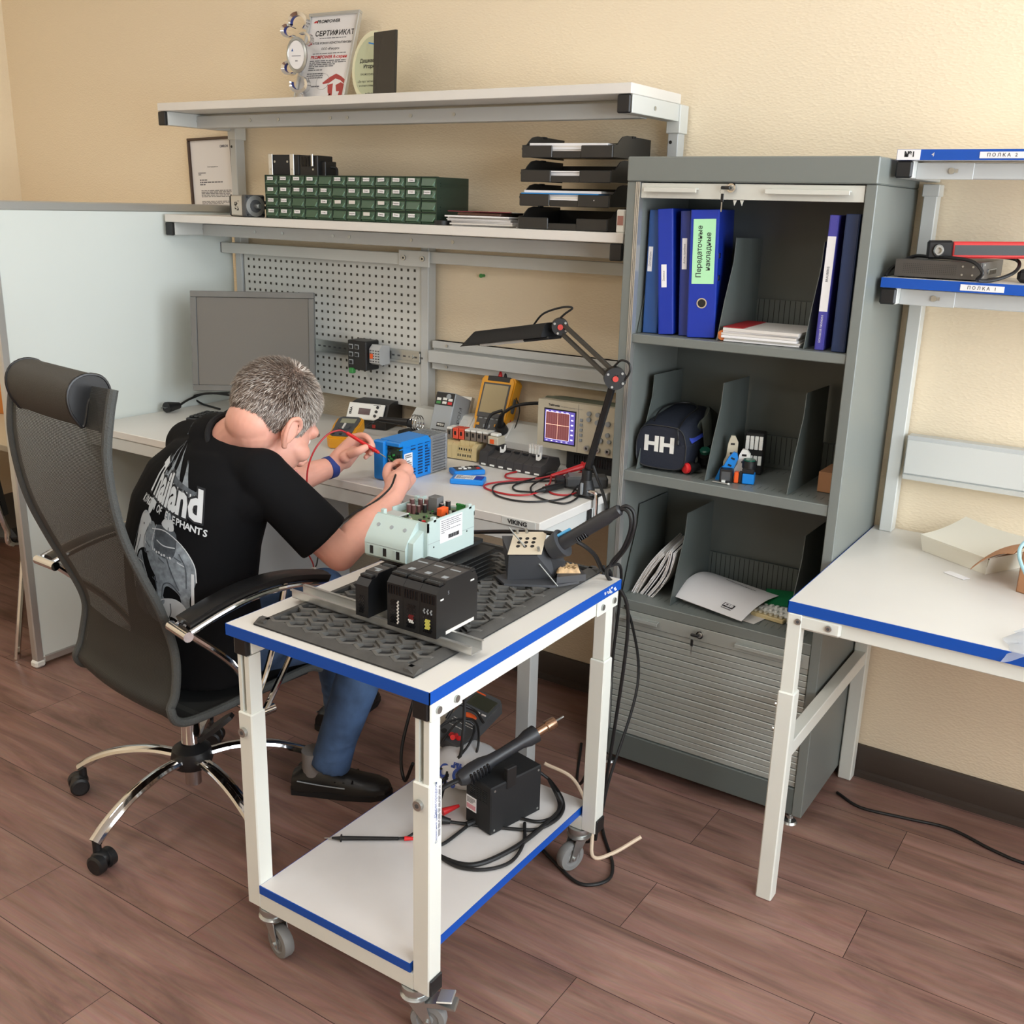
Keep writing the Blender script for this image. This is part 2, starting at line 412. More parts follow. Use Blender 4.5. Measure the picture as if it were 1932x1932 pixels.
# ------------------------------------------------------------------ workbench with shelves
t = Th('workbench', 'long grey workbench with two overhead shelves and a perforated panel', 'workbench', (-2.3, 2.55, 0))
wb = t
BZ = .855; BX0 = -3.262; BX1 = -1.339; BY0 = 2.197; BY1 = 2.897
t.w().box(BX0, BX1, BY0, BY1, .829, BZ, LAM, .002).build('worktop', t)
t.w().box(BX0, BX1 - .01, BY0 + .003, BY0 + .022, .786, .827, PAINT, .002).build('front_rail', t)
t.w().box(BX1 - .03, BX1 - .012, BY0 + .022, BY1, .786, .827, PAINT, .002).build('side_rail', t)
for x, y in ((-1.40, 2.26), (-1.40, 2.84), (-3.2, 2.84)):
    t.w().box(x - .022, x + .022, y - .022, y + .022, 0, .786, PAINT2, .002).build('leg', t)
t.w().box(BX0, -2.9, 2.78, 2.80, .36, .785, PAINT2).build('modesty_panel', t)
b = t.w(); b.box(-2.95, -2.52, 2.26, 2.76, .1, .78, PAINT2, .003).build('pedestal', t)
for k in range(3):
    b = t.w(); b.box(-2.945, -2.525, 2.245, 2.26, .12 + .22 * k, .325 + .22 * k, PAINT2, .003)
    b.box(-2.9, -2.82, 2.243, 2.246, .29 + .22 * k, .305 + .22 * k, GREYD); b.build('drawer', t)
for x in (-3.225, -2.291, -1.379):
    b = t.w(); b.box(x, x + .033, 2.9, 2.945, .80, 1.51 if x == -2.291 else 1.88, PAINT2, .002); b.build('post', t)
for x in (-3.225, -2.291, -1.379):   # telescopic collars
    if x == -2.291: continue
    b = t.w(); b.box(x - .005, x + .038, 2.895, 2.95, 1.862, 1.94, PAINT, .002)
    b.cyl((x + .010, 2.8995, 1.838), (x + .010, 2.899, 1.838), .005, BLACK, n=10); b.build('post_collar', t)
for nm, zt in (('upper', 1.968), ('lower', 1.585)):
    t.w().box(-3.252, -1.347, 2.594, 2.905, zt - .027, zt, LAM, .0015).build('shelf_board', t)
    for x in (-3.252, -1.387):
        b = t.w(); b.box(x, x + .040, 2.606, 2.945, zt - .074, zt - .0275, PAINT, .0015)
        b.cyl((x + .0395, 2.74, zt - .052), (x + .042, 2.74, zt - .052), .006, STEEL, n=10); br = b.build('shelf_arm', t)
        t.w().box(x - .001, x + .038, 2.594, 2.607, zt - .075, zt - .0285, BLACK, .003).build('end_cap', br)
    b = t.w(); b.box(-3.212, -1.387, 2.735, 2.775, zt - .076, zt - .034, PAINT2, .0015)
    for x in (-2.93, -2.79, -2.545, -2.47, -2.2, -2.03):
        b.cyl((x, 2.7355, zt - .053), (x, 2.733, zt - .053), .0055, STEEL, n=10)
    b.build('shelf_beam', t)
b = t.w(); b.box(-3.268, -2.30, 2.868, 2.9, 1.441, 1.481, PAINT, .0015); b.box(-3.272, -3.267, 2.869, 2.899, 1.442, 1.480, BLACK); b.build('cross_rail', t)
b = t.w(); b.box(-2.30, -1.36, 2.875, 2.9, 1.452, 1.49, PAINT, .0015); b.build('cross_rail', t)
b = t.w(); b.box(-2.36, -2.225, 2.862, 2.869, 1.438, 1.492, PAINT, .002)
for x in (-2.335, -2.252): b.cyl((x, 2.862, 1.466), (x, 2.857, 1.466), .009, STEEL, n=12); b.cyl((x, 2.857, 1.466), (x, 2.8565, 1.466), .004, BLACK, n=6)
b.build('joint_plate', t)
b = t.w(); b.box(-3.185, -2.292, 2.908, 2.916, .935, 1.44, PAINT, .001)
HOLE = mat('dark_hole', (66, 62, 54), 0.9)
for i in range(29):
    for j in range(17):
        x = -3.158 + i * .0298; z = 1.421 - j * .0290
        b.box(x - .0042, x + .0042, 2.9068, 2.909, z - .0045, z + .0045, HOLE)
b.build('perforated_panel', t)
b = t.w()
for z0, z1, y in ((1.160, 1.186, 2.895), (1.112, 1.154, 2.872), (1.086, 1.112, 2.895)): b.box(-2.236, -1.36, y, 2.93, z0, z1, PAINT2, .002)
b.box(-2.236, -1.36, 2.905, 2.93, 1.086, 1.186, PAINT2)
for x in (-2.17, -1.45):
    for z in (1.173, 1.099): b.cyl((x, 2.895, z), (x, 2.891, z), .005, STEEL, n=10)
b.build('cable_duct', t)
b = t.w(); b.box(-1.458, -1.352, 2.1955, 2.1975, .832, .852, PAINT)
MX = T3(-1.408, 2.195, .842) @ FACE_XZ
b.text('VIKING', .017, BLACK, MX, bold=.0006, sx=1.1); b.build('nameplate', t)

# socket trunking along the back of the bench
t = Th('socket_trunking', 'grey socket trunking along the bench back under the oscilloscope', 'power strip', (-1.8, 2.84, BZ))
b = t.w(); b.prism([(2.79, BZ + .0005), (2.893, BZ + .0005), (2.893, .95), (2.85, .95), (2.795, .897)], -2.27, -1.40, PAINT, frame((0, 0, 0), (0, 1, 0), (0, 0, 1))); b.build('body', t)
for k in range(4):
    x = -2.04 + k * .055; b = t.w(); Q = frame((x, 2.8225, .9245), (1, 0, 0), (0, .72, .69))
    b.box(-.026, .026, -.032, .032, -.001, .003, WHITEP, .002, Q); b.lathe([(.019, .0032), (.0195, .0045), (.017, .0045), (.016, .0032)], WHITEP, Q, ring=True)
    for sx in (-.0075, .0075): b.cyl((sx, 0, .0016), (sx, 0, .0022), .0026, BLACK, n=8, X=Q)
    b.build('socket', t)

# desk screen on the left, neighbouring desk and chair behind it
t = Th('desk_partition', 'tall white desk screen with an aluminium frame left of the workbench', 'partition', (-3.285, 2.4, 0))
PANEL = mat('pale_screen_panel', (226, 233, 228), 0.4)
t.w().box(-3.296, -3.272, 1.94, 2.93, .03, 1.60, PANEL).build('panel', t)
t.w().box(-3.30, -3.268, 1.915, 1.945, .02, 1.622, ALU, .004).build('frame_upright', t)
t.w().box(-3.30, -3.268, 1.945, 2.945, 1.592, 1.622, ALU, .004).build('frame_rail', t)
t.w().box(-3.30, -3.268, 1.945, 2.945, .012, .04, ALU, .004).build('frame_rail', t)
t.w().box(-3.303, -3.264, 1.908, 1.95, 0, .03, WHITEP, .008).build('foot_cap', t)
t = Th('neighbour_desk', 'beige desk beyond the white desk screen at the left edge', 'desk', (-3.9, 2.5, 0))
t.w().box(-4.6, -3.33, 2.1, 2.85, .715, .74, mat('beige_desk_top', (205, 190, 165), .5), .002).build('desk_top', t)
for x in (-4.5, -3.4): t.w().box(x - .02, x + .02, 2.75, 2.8, 0, .715, PAINT2).build('leg', t)
t.w().box(-4.55, -3.36, 2.70, 2.72, .3, .714, GREYD).build('modesty_panel', t)
b = MB(); b.box(-.12, .12, -.08, .08, 0, .1, mat('orange_card', (206, 132, 62), .7), .003); o = b.build('parcel_box'); o.location = (-4.2838,2.47,0.74); o.rotation_euler = (0, 0, .3)
tag(o, 'orange box on the beige desk behind the screen', 'box')
t = Th('visitor_chair', 'black chair with chrome legs beyond the desk screen', 'chair', (-3.64, 2.12, 0), 10)
b = t.mb(); b.box(-.22, .22, -.22, .22, .43, .49, BLACK, .03); b.build('seat', t)
b = t.mb(); b.grid(lambda u, v: ((u - .5) * .42, -.23 - .05 * v, .55 + .34 * v), 6, 6, BLACK, thick=.02); b.build('backrest', t)
for sx in (-.2, .2):
    b = t.mb(); b.tube([(sx, .2, .0), (sx, .19, .4), (sx, .16, .43), (sx, -.18, .43), (sx, -.22, .5), (sx, -.25, .6)], .011, CHROME); b.build('leg', t)
    b = t.mb(); b.tube([(sx, -.24, 0), (sx, -.15, .43)], .011, CHROME); b.build('leg', t)

# ------------------------------------------------------------------ things on the upper shelf
UZ = 1.968
t = Th('award_trophy', 'silver ring trophy with blue linings and an oval medallion', 'trophy', (-2.735, 2.78, UZ), 12)
RINGB = mat('blue_enamel', (34, 52, 128), .3)
def ring(b, cx, cz, r, a0, a1, tilt):
    Q = T3(cx, 0, cz) @ RY(tilt) @ RX(90); n = 28; ps = []
    for i in range(n + 1):
        a = math.radians(a0 + (a1 - a0) * i / n); w = r * (.12 + .30 * math.sin(PI * i / n)); ps.append((a, w))
    vs = []
    for a, w in ps:
        for rr, h in ((r, -.012), (r, .012), (r - w, .008), (r - w, -.008)): vs.append((rr * math.cos(a), rr * math.sin(a) * .8, h))
    fo = [(4 * i + k, 4 * i + 4 + k, 4 * i + 4 + (k + 1) % 4, 4 * i + (k + 1) % 4) for i in range(n) for k in (0, 1, 3)]
    fi = [(4 * i + 2, 4 * i + 6, 4 * i + 7, 4 * i + 3) for i in range(n)]
    b.add(vs, fo, CHROME, Q); b.add(vs, fi, RINGB, Q)
for cx, cz, r, a0, a1, tl in ((.012, .262, .036, -60, 200, 0), (-.03, .232, .027, 40, 330, 10), (.034, .205, .027, -120, 130, 0), (-.032, .115, .028, 60, 330, 0), (.008, .062, .036, -200, 90, 0)):
    b = t.mb(); ring(b, cx, cz, r, a0, a1, tl); b.build('ring', t)
b = t.mb(); Q = T3(.005, -.006, .155) @ RX(90) @ Matrix.Diagonal((.8, 1.15, 1, 1))
b.lathe([(.001, .0), (.05, .0), (.05, .006), (.042, .009), (.04, .007), (.001, .007)], STEEL, Q, 36)
b.lathe([(.001, .0071), (.039, .0071), (.039, .0076), (.001, .0076)], PAPER, Q, 30)
b.box(-.022, .022, -.004, -.002, .0077, .0080, INKG, 0, Q); b.box(-.006, .006, -.018, -.015, .0077, .008, INKG, 0, Q)
b.prism([(-.024, .010), (-.014, .010), (-.018, .018)], .0077, .008, mat('logo_blue', (40, 90, 160), .6), Q); b.lines(-.01, .024, .010, .016, 1, INKG, Q, 3); b.build('medallion', t)
b = t.mb(); b.cyl((.008, 0, 0), (.008, 0, .035), .028, CHROME, r2=.012); b.build('base', t)

def picture(name, label, bl, br, tl, fw, fm, group=None, cat='picture frame'):
    bl, br, tl = V(bl), V(br), V(tl); M = frame(bl, br - bl, tl - bl); w = (br - bl).length; h = (tl - bl).dot(V(M.col[1][:3]))
    t = Th(name, label, cat, M=M)
    b = t.mb()
    b.box(0, w, 0, fw, -.006, .012, fm, .002); b.box(0, w, h - fw, h, -.006, .012, fm, .002); b.box(0, fw, fw, h - fw, -.006, .012, fm, .002); b.box(w - fw, w, fw, h - fw, -.006, .012, fm, .002)
    b.build('frame', t)
    return t, w, h
t, w, h = picture('certificate_frame', 'silver framed certificate with red horse emblem on the upper shelf', (-2.7736,2.8,1.9777), V((-2.7736,2.8,1.9777)) + V((.226, .012, 0)), V((-2.7736,2.8,1.9777)) + V((0, .098, .292)), .011, ALU)
b = t.mb(); b.box(.010, w - .010, .010, h - .010, -.004, .003, PAPER)
def tl_(s, x, y, sz, m, bo=.0, al='CENTER'): b.text(s, sz, m, T3(x, y, .0032), al, bo)
tl_('PROMPOWER', w * .40, h * .905, .0165, INK, .0004); b.prism([(.022, h * .895), (.030, h * .915), (.038, h * .92), (.042, h * .91), (.038, h * .89), (.034, h * .905), (.03, h * .89), (.026, h * .9)], .0031, .0035, REDINK)
tl_('СЕРТИФИКАТ', w * .56, h * .765, .025, INK, .0005); tl_('КРАТОВ РОМАН КОНСТАНТИНОВИЧ', w * .53, h * .655, .0105, INK, .0002); tl_('ООО «Ракурс»', w * .53, h * .59, .0115, INK, .0001)
tl_('PROMPOWER R-серии', w * .53, h * .495, .0155, REDINK, .0004)
b.lines(w * .28, w * .8, h * .705, h * .72, 1, INKG, T3(0, 0, .003), 4); b.lines(w * .2, w * .85, h * .53, h * .545, 1, INKG, T3(0, 0, .003), 4)
b.lines(w * .17, w * .88, h * .34, h * .465, 6, INKG, T3(0, 0, .003), 5); b.lines(w * .16, w * .48, h * .25, h * .32, 3, INKG, T3(0, 0, .003), 6); b.lines(w * .14, w * .45, h * .15, h * .2, 2, INKG, T3(0, 0, .003), 7)
for P in ([(.50, .20), (.62, .26), (.74, .30), (.84, .27), (.95, .22), (.95, .17), (.84, .225), (.74, .245), (.64, .20), (.52, .185)], [(.61, .175), (.71, .19), (.73, .05), (.68, .055), (.64, .09)], [(.77, .17), (.86, .20), (.95, .17), (.955, .05), (.88, .035), (.84, .03), (.86, .1), (.80, .1)], [(.63, .03), (.69, .04), (.665, .07), (.71, .078)]):
    b.prism([(p[0] * w, p[1] * h) for p in P], .0031, .0036, mat('brick_red_print', (176, 72, 68), .6))
b.tube([(w * .5 + .028 * math.cos(a), h * .215 + .028 * math.sin(a), .0033) for a in [i * PI / 8 for i in range(16)]], .0005, INKG, n=4, per=2, closed=True)
b.build('certificate', t)
t = Th('oval_award', 'pale oval glass award with a cream rim behind the black plaque', 'award', M=frame((-2.4227,2.8,1.9779), (1, 0, 0), (0, .12, 1)))
b = t.mb(); Q = Matrix.Diagonal((.84, 1.18, 1, 1)); OG = mat('pale_green_glass', (196, 203, 172), .15); 
def half(r, y0, n=40):  # ellipse cut flat at the base
    P = [(r * .088 / .1 * math.cos(2 * PI * i / n), .098 + r * 1.14 * math.sin(2 * PI * i / n)) for i in range(n)]
    return [p if p[1] > y0 else (p[0], y0) for p in P]
b.prism(half(.1, 0), -.006, .004, mat('cream_rim', (226, 224, 190), .3)); b.prism(half(.085, .003), .004, .006, OG); b.build('plate', t)
b = t.mb()
for s_, x, y, sz, bo in (('Дашкевич', -.012, .118, .0165, .0004), ('Игорь', -.012, .10, .0165, .0004), ('ПРОФЕССИОНАЛУ', -.008, .075, .0085, 0), ('«За профессионализм', -.006, .053, .0095, 0), ('и ответственность»', -.004, .04, .0095, 0), ('DЯDDC', .0, .012, .012, .0003)):
    b.text(s_, sz, INK, T3(x, y, .0062), 'CENTER', bo)
b.prism([(-.02, .176), (.02, .168), (.034, .155), (.02, .164), (-.02, .172)], .0061, .0065, BLUE); b.build('inscription', t)
t = Th('black_plaque', 'glossy black rectangular plaque standing on the upper shelf', 'plaque', M=frame((-2.3641,2.74,1.9643), (.985, -.17, 0), (0, .04, 1)))
b = t.mb(); b.box(0, .108, 0, .205, -.009, 0, mat('black_glass', (42, 40, 38), .08), .001); b.build('plate', t)
b = t.mb(); b.box(0, .108, -.002, 0, -.06, .0, BLACKG); b.build('foot', t)

t, w, h = picture('award_letter_frame', 'brown framed letter hanging on the wall above the desk screen', (-3.5039,2.945,1.5477), (-3.2464,2.945,1.5555), (-3.5281,2.945,1.872), .010, mat('brown_wood_frame', (72, 52, 40), .4))
b = t.mb(); b.box(.009, w - .009, .009, h - .009, -.004, .002, PAPER)
b.text('OMRON', .0125, mat('logo_ink', (60, 66, 92), .6), T3(w * .80, h * .89, .0022), 'CENTER', .0003); b.text('Благодарность', .0085, INKG, T3(w * .52, h * .66, .0022))
b.lines(w * .18, w * .35, h * .56, h * .60, 2, INKG, T3(0, 0, .0018), 2); b.lines(w * .2, w * .72, h * .44, h * .52, 3, INKG, T3(0, 0, .0018), 3); b.lines(w * .22, w * .9, h * .30, h * .39, 5, INKG, T3(0, 0, .0018), 4); b.lines(w * .22, w * .9, h * .22, h * .26, 3, INKG, T3(0, 0, .0018), 5)
b.build('letter', t)

# ------------------------------------------------------------------ things on the lower shelf
LZ = 1.585
t = Th('servo_motor', 'silver square servo motor lying at the left of the lower shelf', 'motor', (-3.003,2.68,1.5811), 0); t.o.location.z = LZ
M_ = t.o; M_.rotation_euler = (0, 0, math.radians(-14)); t.Mw = T3(*M_.location) @ RZ(-14)
b = t.mb(); b.box(.018, .10, 0, .075, .003, .073, mat('brushed_silver', (196, 192, 182), .4, metal=.3), .004); 
for i in range(26):
    q = random.Random(i * 5 + 2); x = .045 + q.uniform(0, .028); z = .02 + q.uniform(0, .034); b.box(x, x + .004, -.0006, 0, z, z + .004, INK)
b.build('housing', t)
b = t.mb(); b.box(0, .02, .002, .073, .0, .074, BLACK, .006); b.build('end_cover', t)
b = t.mb(); b.box(.10, .128, -.002, .077, .0, .076, GREYD, .004); b.cyl((.128, .037, .038), (.131, .037, .038), .036, ALU, n=28); b.cyl((.131, .037, .038), (.133, .037, .038), .022, GREYD, n=24)
for y in (.006, .068):
    for z in (.008, .068): b.cyl((.1275, y, z), (.1285, y, z), .004, BLACK, n=8)
b.build('flange', t)
b = t.mb(); b.cyl((.133, .037, .038), (.165, .037, .038), .0085, STEEL); b.build('shaft', t)
b = t.mb(); b.tube([(.06, .077, .05), (.12, .11, .05), (.17, .10, .045), (.2, .11, .03)], .006, CABLE); b.tube([(.06, .077, .03), (.12, .125, .035), (.18, .115, .025), (.2, .13, .01)], .006, CABLE); b.build('cable', t)

# component drawer cabinet
DY = 2.655; d0 = V((-2.7844,2.655,1.5728)); d1 = V((-2.0361,2.655,1.5825)); DW = (d1.x - d0.x); DH = .143
t = Th('component_drawer_cabinet', 'wide green drawer cabinet with white labels on the lower shelf', 'drawer cabinet', (d0.x, DY, LZ), 0)
b = t.mb(); DGR = mat('dark_green_frame', (40, 58, 48), .4); b.box(0, DW, .012, .17, 0, DH, DGR)
for i in range(13): b.box(i * DW / 12 - .001, i * DW / 12 + .001, 0, .012, 0, DH, DGR)
for j in range(5): b.box(0, DW, 0, .012, j * DH / 4 - .001, j * DH / 4 + .001, DGR)
for j in range(4): b.box(DW, DW + .002, .02, .165, j * DH / 4 + .016, j * DH / 4 + .019, DGR); b.box(DW, DW + .002, .02, .165, j * DH / 4 + .008, j * DH / 4 + .010, DGR)
b.build('cabinet_frame', t)
cw = DW / 12; ch = DH / 4
LAB = ['x' * 12, 'xxxxoxxxxxxx', 'xxooxboxbxoo'.replace('b', 'x'), 'xxxoxoxxxxxo']
WORDS = ['Конденс.', 'Конденс.', 'Диоды', 'Винты', '', 'Резисторы', 'Разъёмы', 'Резистор', 'Разъёмы', 'Клеммы', 'Транз.', 'Гайки', 'Лампы', 'Стаб.']
L0 = [1, 1, 1, 1, 0, 1, 1, 1, 1, 1, 1, 0], [1, 1, 1, 1, 1, 0, 1, 1, 1, 1, 1, 1], [1, 1, 0, 0, 1, 1, 1, 0, 1, 1, 0, 0], [1, 1, 1, 0, 1, 0, 1, 1, 1, 1, 1, 0]
for j in range(4):
    for i in range(12):
        b = t.mb(); x0 = i * cw + .002; x1 = (i + 1) * cw - .002; z0 = (3 - j) * ch + .002; z1 = z0 + ch - .004; xm = x0 + .003
        b.box(x0, x1, .002, .014, z0, z1, GREEN, .001)
        vs = [(x0 + .003, .002, z1 - .004), (x1 - .003, .002, z1 - .004), (x1 - .010, -.004, z0 + .007), (x0 + .003, -.004, z0 + .007), (x0 + .003, .002, z0 + .004), (x1 - .006, .002, z0 + .004)]
        b.add(vs, [(0, 1, 2, 3), (3, 2, 5, 4), (0, 3, 4), (1, 5, 2)], GREEN)
        b.box(x1 - .011, x1 - .009, -.006, .002, z0 + .006, z0 + .008, GREEN); b.tube([(x1 - .010, -.0045, z0 + .007), (x1 - .003, -.001, z1 - .012)], .0012, mat('pale_green_edge', (120, 160, 130), .3), n=5)
        if L0[j][i]:
            q = random.Random(i * 7 + j); Q = T3((x0 + x1) / 2 - .002, -.0045, z1 - .0085) @ RX(90) @ RZ(q.uniform(-4, 4) if (i in (5, 8, 9)) else 0); blank = (j == 2 and i in (5, 6, 8)) or (j == 3 and i == 7)
            b.box(-.0135, .0135, -.0055, .0055, -.0005, .0002, PAPER2 if blank else PAPER, 0, Q)
            if not blank: b.text(WORDS[(i + j * 3) % len(WORDS)] or 'Реле', .0062, INK, Q @ T3(0, 0, .0002))
        b.build('drawer', t)

t = Th('servo_drive', 'black servo drive with silver side plates on top of the drawer cabinet', 'servo drive', (d0.x - .004, 2.69, LZ + DH + .001), 4)
b = t.mb(); b.box(0, .125, 0, .09, 0, .068, BLACKM, .003); b.box(.125, .205, .004, .085, 0, .066, BLACK, .002); b.box(.20, .225, .02, .08, 0, .048, BLACK, .002)
for k in range(7): b.box(.135 + k * .005, .138 + k * .005, .001, .006, .03, .062, BLACKG)
for x, z in ((.018, .045), (.075, .045)): b.cyl((x, -.001, z), (x, .001, z), .004, STEEL, n=10)
b.build('housing', t)
for x in (-.008, .088, .182):
    b = t.mb(); b.box(x, x + (.018 if x < .1 else .008), -.004, .0, 0 if x < .1 else .03, .07, ALU, .001); b.cyl((x + .009, -.005, .02), (x + .009, -.003, .02), .0035, STEEL, n=8); b.build('mounting_plate', t)
b = t.mb(); b.tube([(.222, .05, .03), (.240, .06, .025), (.25, .05, -.0)], .005, CABLE); b.build('cable', t)

# paper pile between the drawers and the trays
def sheets(name, label, loc, rz, w, d, n, hs, cols, seed, cat='paper stack', group=None, over=.012):
    R = random.Random(seed); t = Th(name, label, cat, loc, rz, group); z = 0
    for k in range(n):
        hgt = hs * R.uniform(.6, 1.4); b = t.mb(); m = cols[k % len(cols)]
        b.box(-w / 2, w / 2, -d / 2, d / 2, z, z + hgt - .0003, m, .0004, T3(R.uniform(-over, over), R.uniform(-over, over), 0) @ RZ(R.uniform(-3, 3))); b.build('sheaf', t); z += hgt
    return t, z
t, z = sheets('document_pile', 'pile of loose documents with a brown cover beside the drawer cabinet', (-1.872, 2.75, LZ), 3, .225, .2, 7, .0042, [PAPER, PAPER2, PAPER, PAPER], 5)
b = t.mb(); b.box(-.08, .07, -.11, .05, z, z + .009, mat('brown_leather_cover', (84, 56, 44), .5), .003, RZ(4)); b.build('notebook', t)
b = t.mb(); b.box(-.11, .11, -.11, .08, z + .0095, z + .011, PAPER2, 0, RZ(2) @ RX(-1)); b.box(-.11, .11, -.112, -.104, z + .0112, z + .013, mat('maroon_edge', (120, 30, 50), .6), 0, RZ(2)); b.build('folder', t)
t = Th('tape_roll', 'black tape roll leaning at the right end of the drawer cabinet', 'tape', (d1.x + .02, 2.66, LZ))
b = t.mb(); b.lathe([(.014, 0), (.026, 0), (.026, .014), (.014, .014)], BLACK, ring=True); b.build('roll', t)
b = t.mb(); b.lathe([(.012, .001), (.014, .001), (.014, .013), (.012, .013)], PAPER2, ring=True); b.build('core', t)

# letter trays
TZ = [1.588, 1.652, 1.718, 1.784]; TR = mat('black_tray_plastic', (42, 41, 39), .42)
def tray_poly():
    P = []
    for i in range(9): a = PI * i / 8; P.append(i)
    return P
tr0 = None
TL_ = ['black letter tray at the bottom of the stack holding small oddments', 'black letter tray second from the bottom holding a blue folder', 'black letter tray third from the bottom holding plain papers', 'black letter tray at the top of the stack']
for k in range(4):
    if k == 0:
        t = Th('letter_tray', TL_[0], 'letter tray', (-1.572, 2.76, TZ[0]), 4, 'letter trays stacked on the lower shelf'); tr0 = t
        W2 = .142; Dp = .13
        b = t.mb(); b.box(-W2, W2, -Dp + .02, Dp, .006, .010, TR); b.build('base', t)
        side = [(-.132, .0), (.13, .002), (.13, .060), (-.045, .061), (-.075, .056), (-.095, .044), (-.108, .034), (-.132, .032)]
        for s in (-1, 1):
            b = t.mb(); x = s * W2; b.prism(side, x - .0015, x + .0015, TR, frame((0, 0, 0), (0, 1, 0), (0, 0, 1)))
            b.box(x - .004, x + .004, -.01, .012, .056, .062, BLACKM); b.build('side_wall', t)
        b = t.mb()
        b.tube([(-W2, -.128, .026), (-W2 - .0, -.131, .02), (-W2 + .012, -.134, .006)], .003, TR, n=6)
        for s in (-1, 1):
            b.box(s * W2, s * .045, -.136, -.131, -.002, .031, TR, .002)
        b.box(-.045, .045, -.133, -.129, -.002, .016, TR, .001); b.build('front_lip', t)
        b = t.mb(); b.box(-W2, W2, Dp - .003, Dp, .006, .052, TR); b.build('back_wall', t)
    else:
        copy_thing(tr0.o, (-1.572 + .002 * k, 2.76, TZ[k]), 4, TL_[k], 'letter trays stacked on the lower shelf')
sheets('tray_papers', 'papers lying in the topmost letter tray', (-1.585, 2.755, TZ[3] + .0105), 6, .24, .215, 5, .0055, [PAPER, PAPER2], 11, group='papers in the letter trays', over=.006)
sheets('tray_papers', 'plain papers in the third letter tray from the bottom', (-1.585, 2.75, TZ[2] + .0105), 2, .245, .215, 4, .0055, [PAPER, PAPER], 12, group='papers in the letter trays', over=.006)
t, z = sheets('tray_papers', 'papers above a blue folder in the second letter tray', (-1.585, 2.745, TZ[1] + .0105), 3, .245, .225, 6, .0058, [mat('blue_folder', (36, 130, 200), .45), PAPER, PAPER2, PAPER], 13, group='papers in the letter trays', over=.006)
t = Th('pink_marker', 'pink marker cap in the bottom letter tray', 'marker', (-1.51, 2.68, TZ[0] + .0105))
b = t.mb(); b.tube([(-.016, 0, .008), (0, .005, .008), (.02, .012, .008)], .008, mat('pink_plastic', (220, 110, 150), .4), n=10); b.build('cap', t)
b = MB(); b.box(-.022, .004, -.02, .02, 0, .062, WHITEP, .003); b.box(-.018, 0, -.0206, -.02, .02, .045, mat('printed_pattern', (170, 120, 110), .6)); o = b.build('small_white_box'); o.location = (-1.366, 2.645, LZ); tag(o, 'small white printed box beside the cabinet on the lower shelf', 'box')
# ------------------------------------------------------------------ roller shutter cabinet
CX0, CX1, CY0, CY1 = -1.321, -.671, 2.55, 2.955
t = Th('shutter_cabinet', 'tall slate grey roller shutter cabinet standing open against the wall', 'cabinet', (-.996, 2.75, 0)); cab = t
b = t.w(); b.box(CX0, CX0 + .038, CY0, CY1, .036, 1.718, CAB, .002); b.build('side_panel', t)
b = t.w(); b.box(CX1 - .027, CX1, CY0, CY1, .036, 1.718, CAB, .002); b.build('side_panel', t)
b = t.w(); b.box(CX0, CX1, CY0 - .004, CY1, 1.719, 1.781, CAB, .003); b.build('top_panel', t)
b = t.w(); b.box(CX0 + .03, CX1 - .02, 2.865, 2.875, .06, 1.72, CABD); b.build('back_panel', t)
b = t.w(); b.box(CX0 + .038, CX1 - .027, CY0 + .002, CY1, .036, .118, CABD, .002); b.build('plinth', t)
for x in (CX0 + .038,):
    b = t.w()
    for k in range(3): b.box(x - .011 + k * .0045, x - .008 + k * .0045, CY0 - .002, CY0 + .02, .12, 1.718, ALU)
    b.build('guide_rail', t)
SH = [(1.322, 1.298), (.938, .908), (.552, .520)]
for zt, zb in SH:
    b = t.w(); b.box(CX0 + .038, CX1 - .027, CY0 + .004, 2.866, zb, zt, CAB, .002)
    for row in (2.60, 2.80):
        for k in range(30): b.box(-1.265 + k * .019, -1.263 + k * .019, row, row + .03, zt - .0002, zt + .0004, CABD)
    b.build('shelf', t)
for zt, x0 in ((1.322, -1.24), (.938, -1.24), (.552, -1.24)):
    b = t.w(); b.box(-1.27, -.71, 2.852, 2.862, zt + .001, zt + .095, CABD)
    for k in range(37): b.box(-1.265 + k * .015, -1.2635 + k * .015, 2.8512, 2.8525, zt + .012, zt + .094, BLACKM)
    b.build('slotted_strip', t)
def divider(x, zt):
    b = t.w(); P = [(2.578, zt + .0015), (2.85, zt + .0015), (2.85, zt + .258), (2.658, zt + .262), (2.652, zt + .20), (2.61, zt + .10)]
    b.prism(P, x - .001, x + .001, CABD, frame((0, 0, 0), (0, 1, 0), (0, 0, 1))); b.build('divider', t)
for x in (-1.279, -1.046, -.813): divider(x, 1.322)
for x in (-1.256, -1.047, -.816): divider(x, .938)
for x in (-1.276, -1.123, -.778): divider(x, .552)
def key(parent, p):
    b = t.w(); p = V(p); b.cyl(p, p + V((0, -.012, 0)), .011, CHROME, n=20); b.cyl(p + V((0, -.012, 0)), p + V((0, -.016, 0)), .007, STEEL, n=16); lk = b.build('lock', parent)
    b = t.w(); q = p + V((0, -.018, 0)); b.box(q.x - .022, q.x + .002, q.y - .008, q.y, q.z - .004, q.z + .004, BLACK, .002)
    b.tube([q + V((-.02, -.004, -.002)), q + V((-.024, -.004, -.010)), q + V((-.016, -.004, -.016)), q + V((-.012, -.004, -.008))], .0006, STEEL, n=5, closed=True)
    b.box(q.x - .021, q.x - .013, q.y - .005, q.y - .002, q.z - .034, q.z - .014, BLACK, .001); b.box(q.x - .0185, q.x - .0155, q.y - .0045, q.y - .0028, q.z - .058, q.z - .034, STEEL); b.build('key', lk)
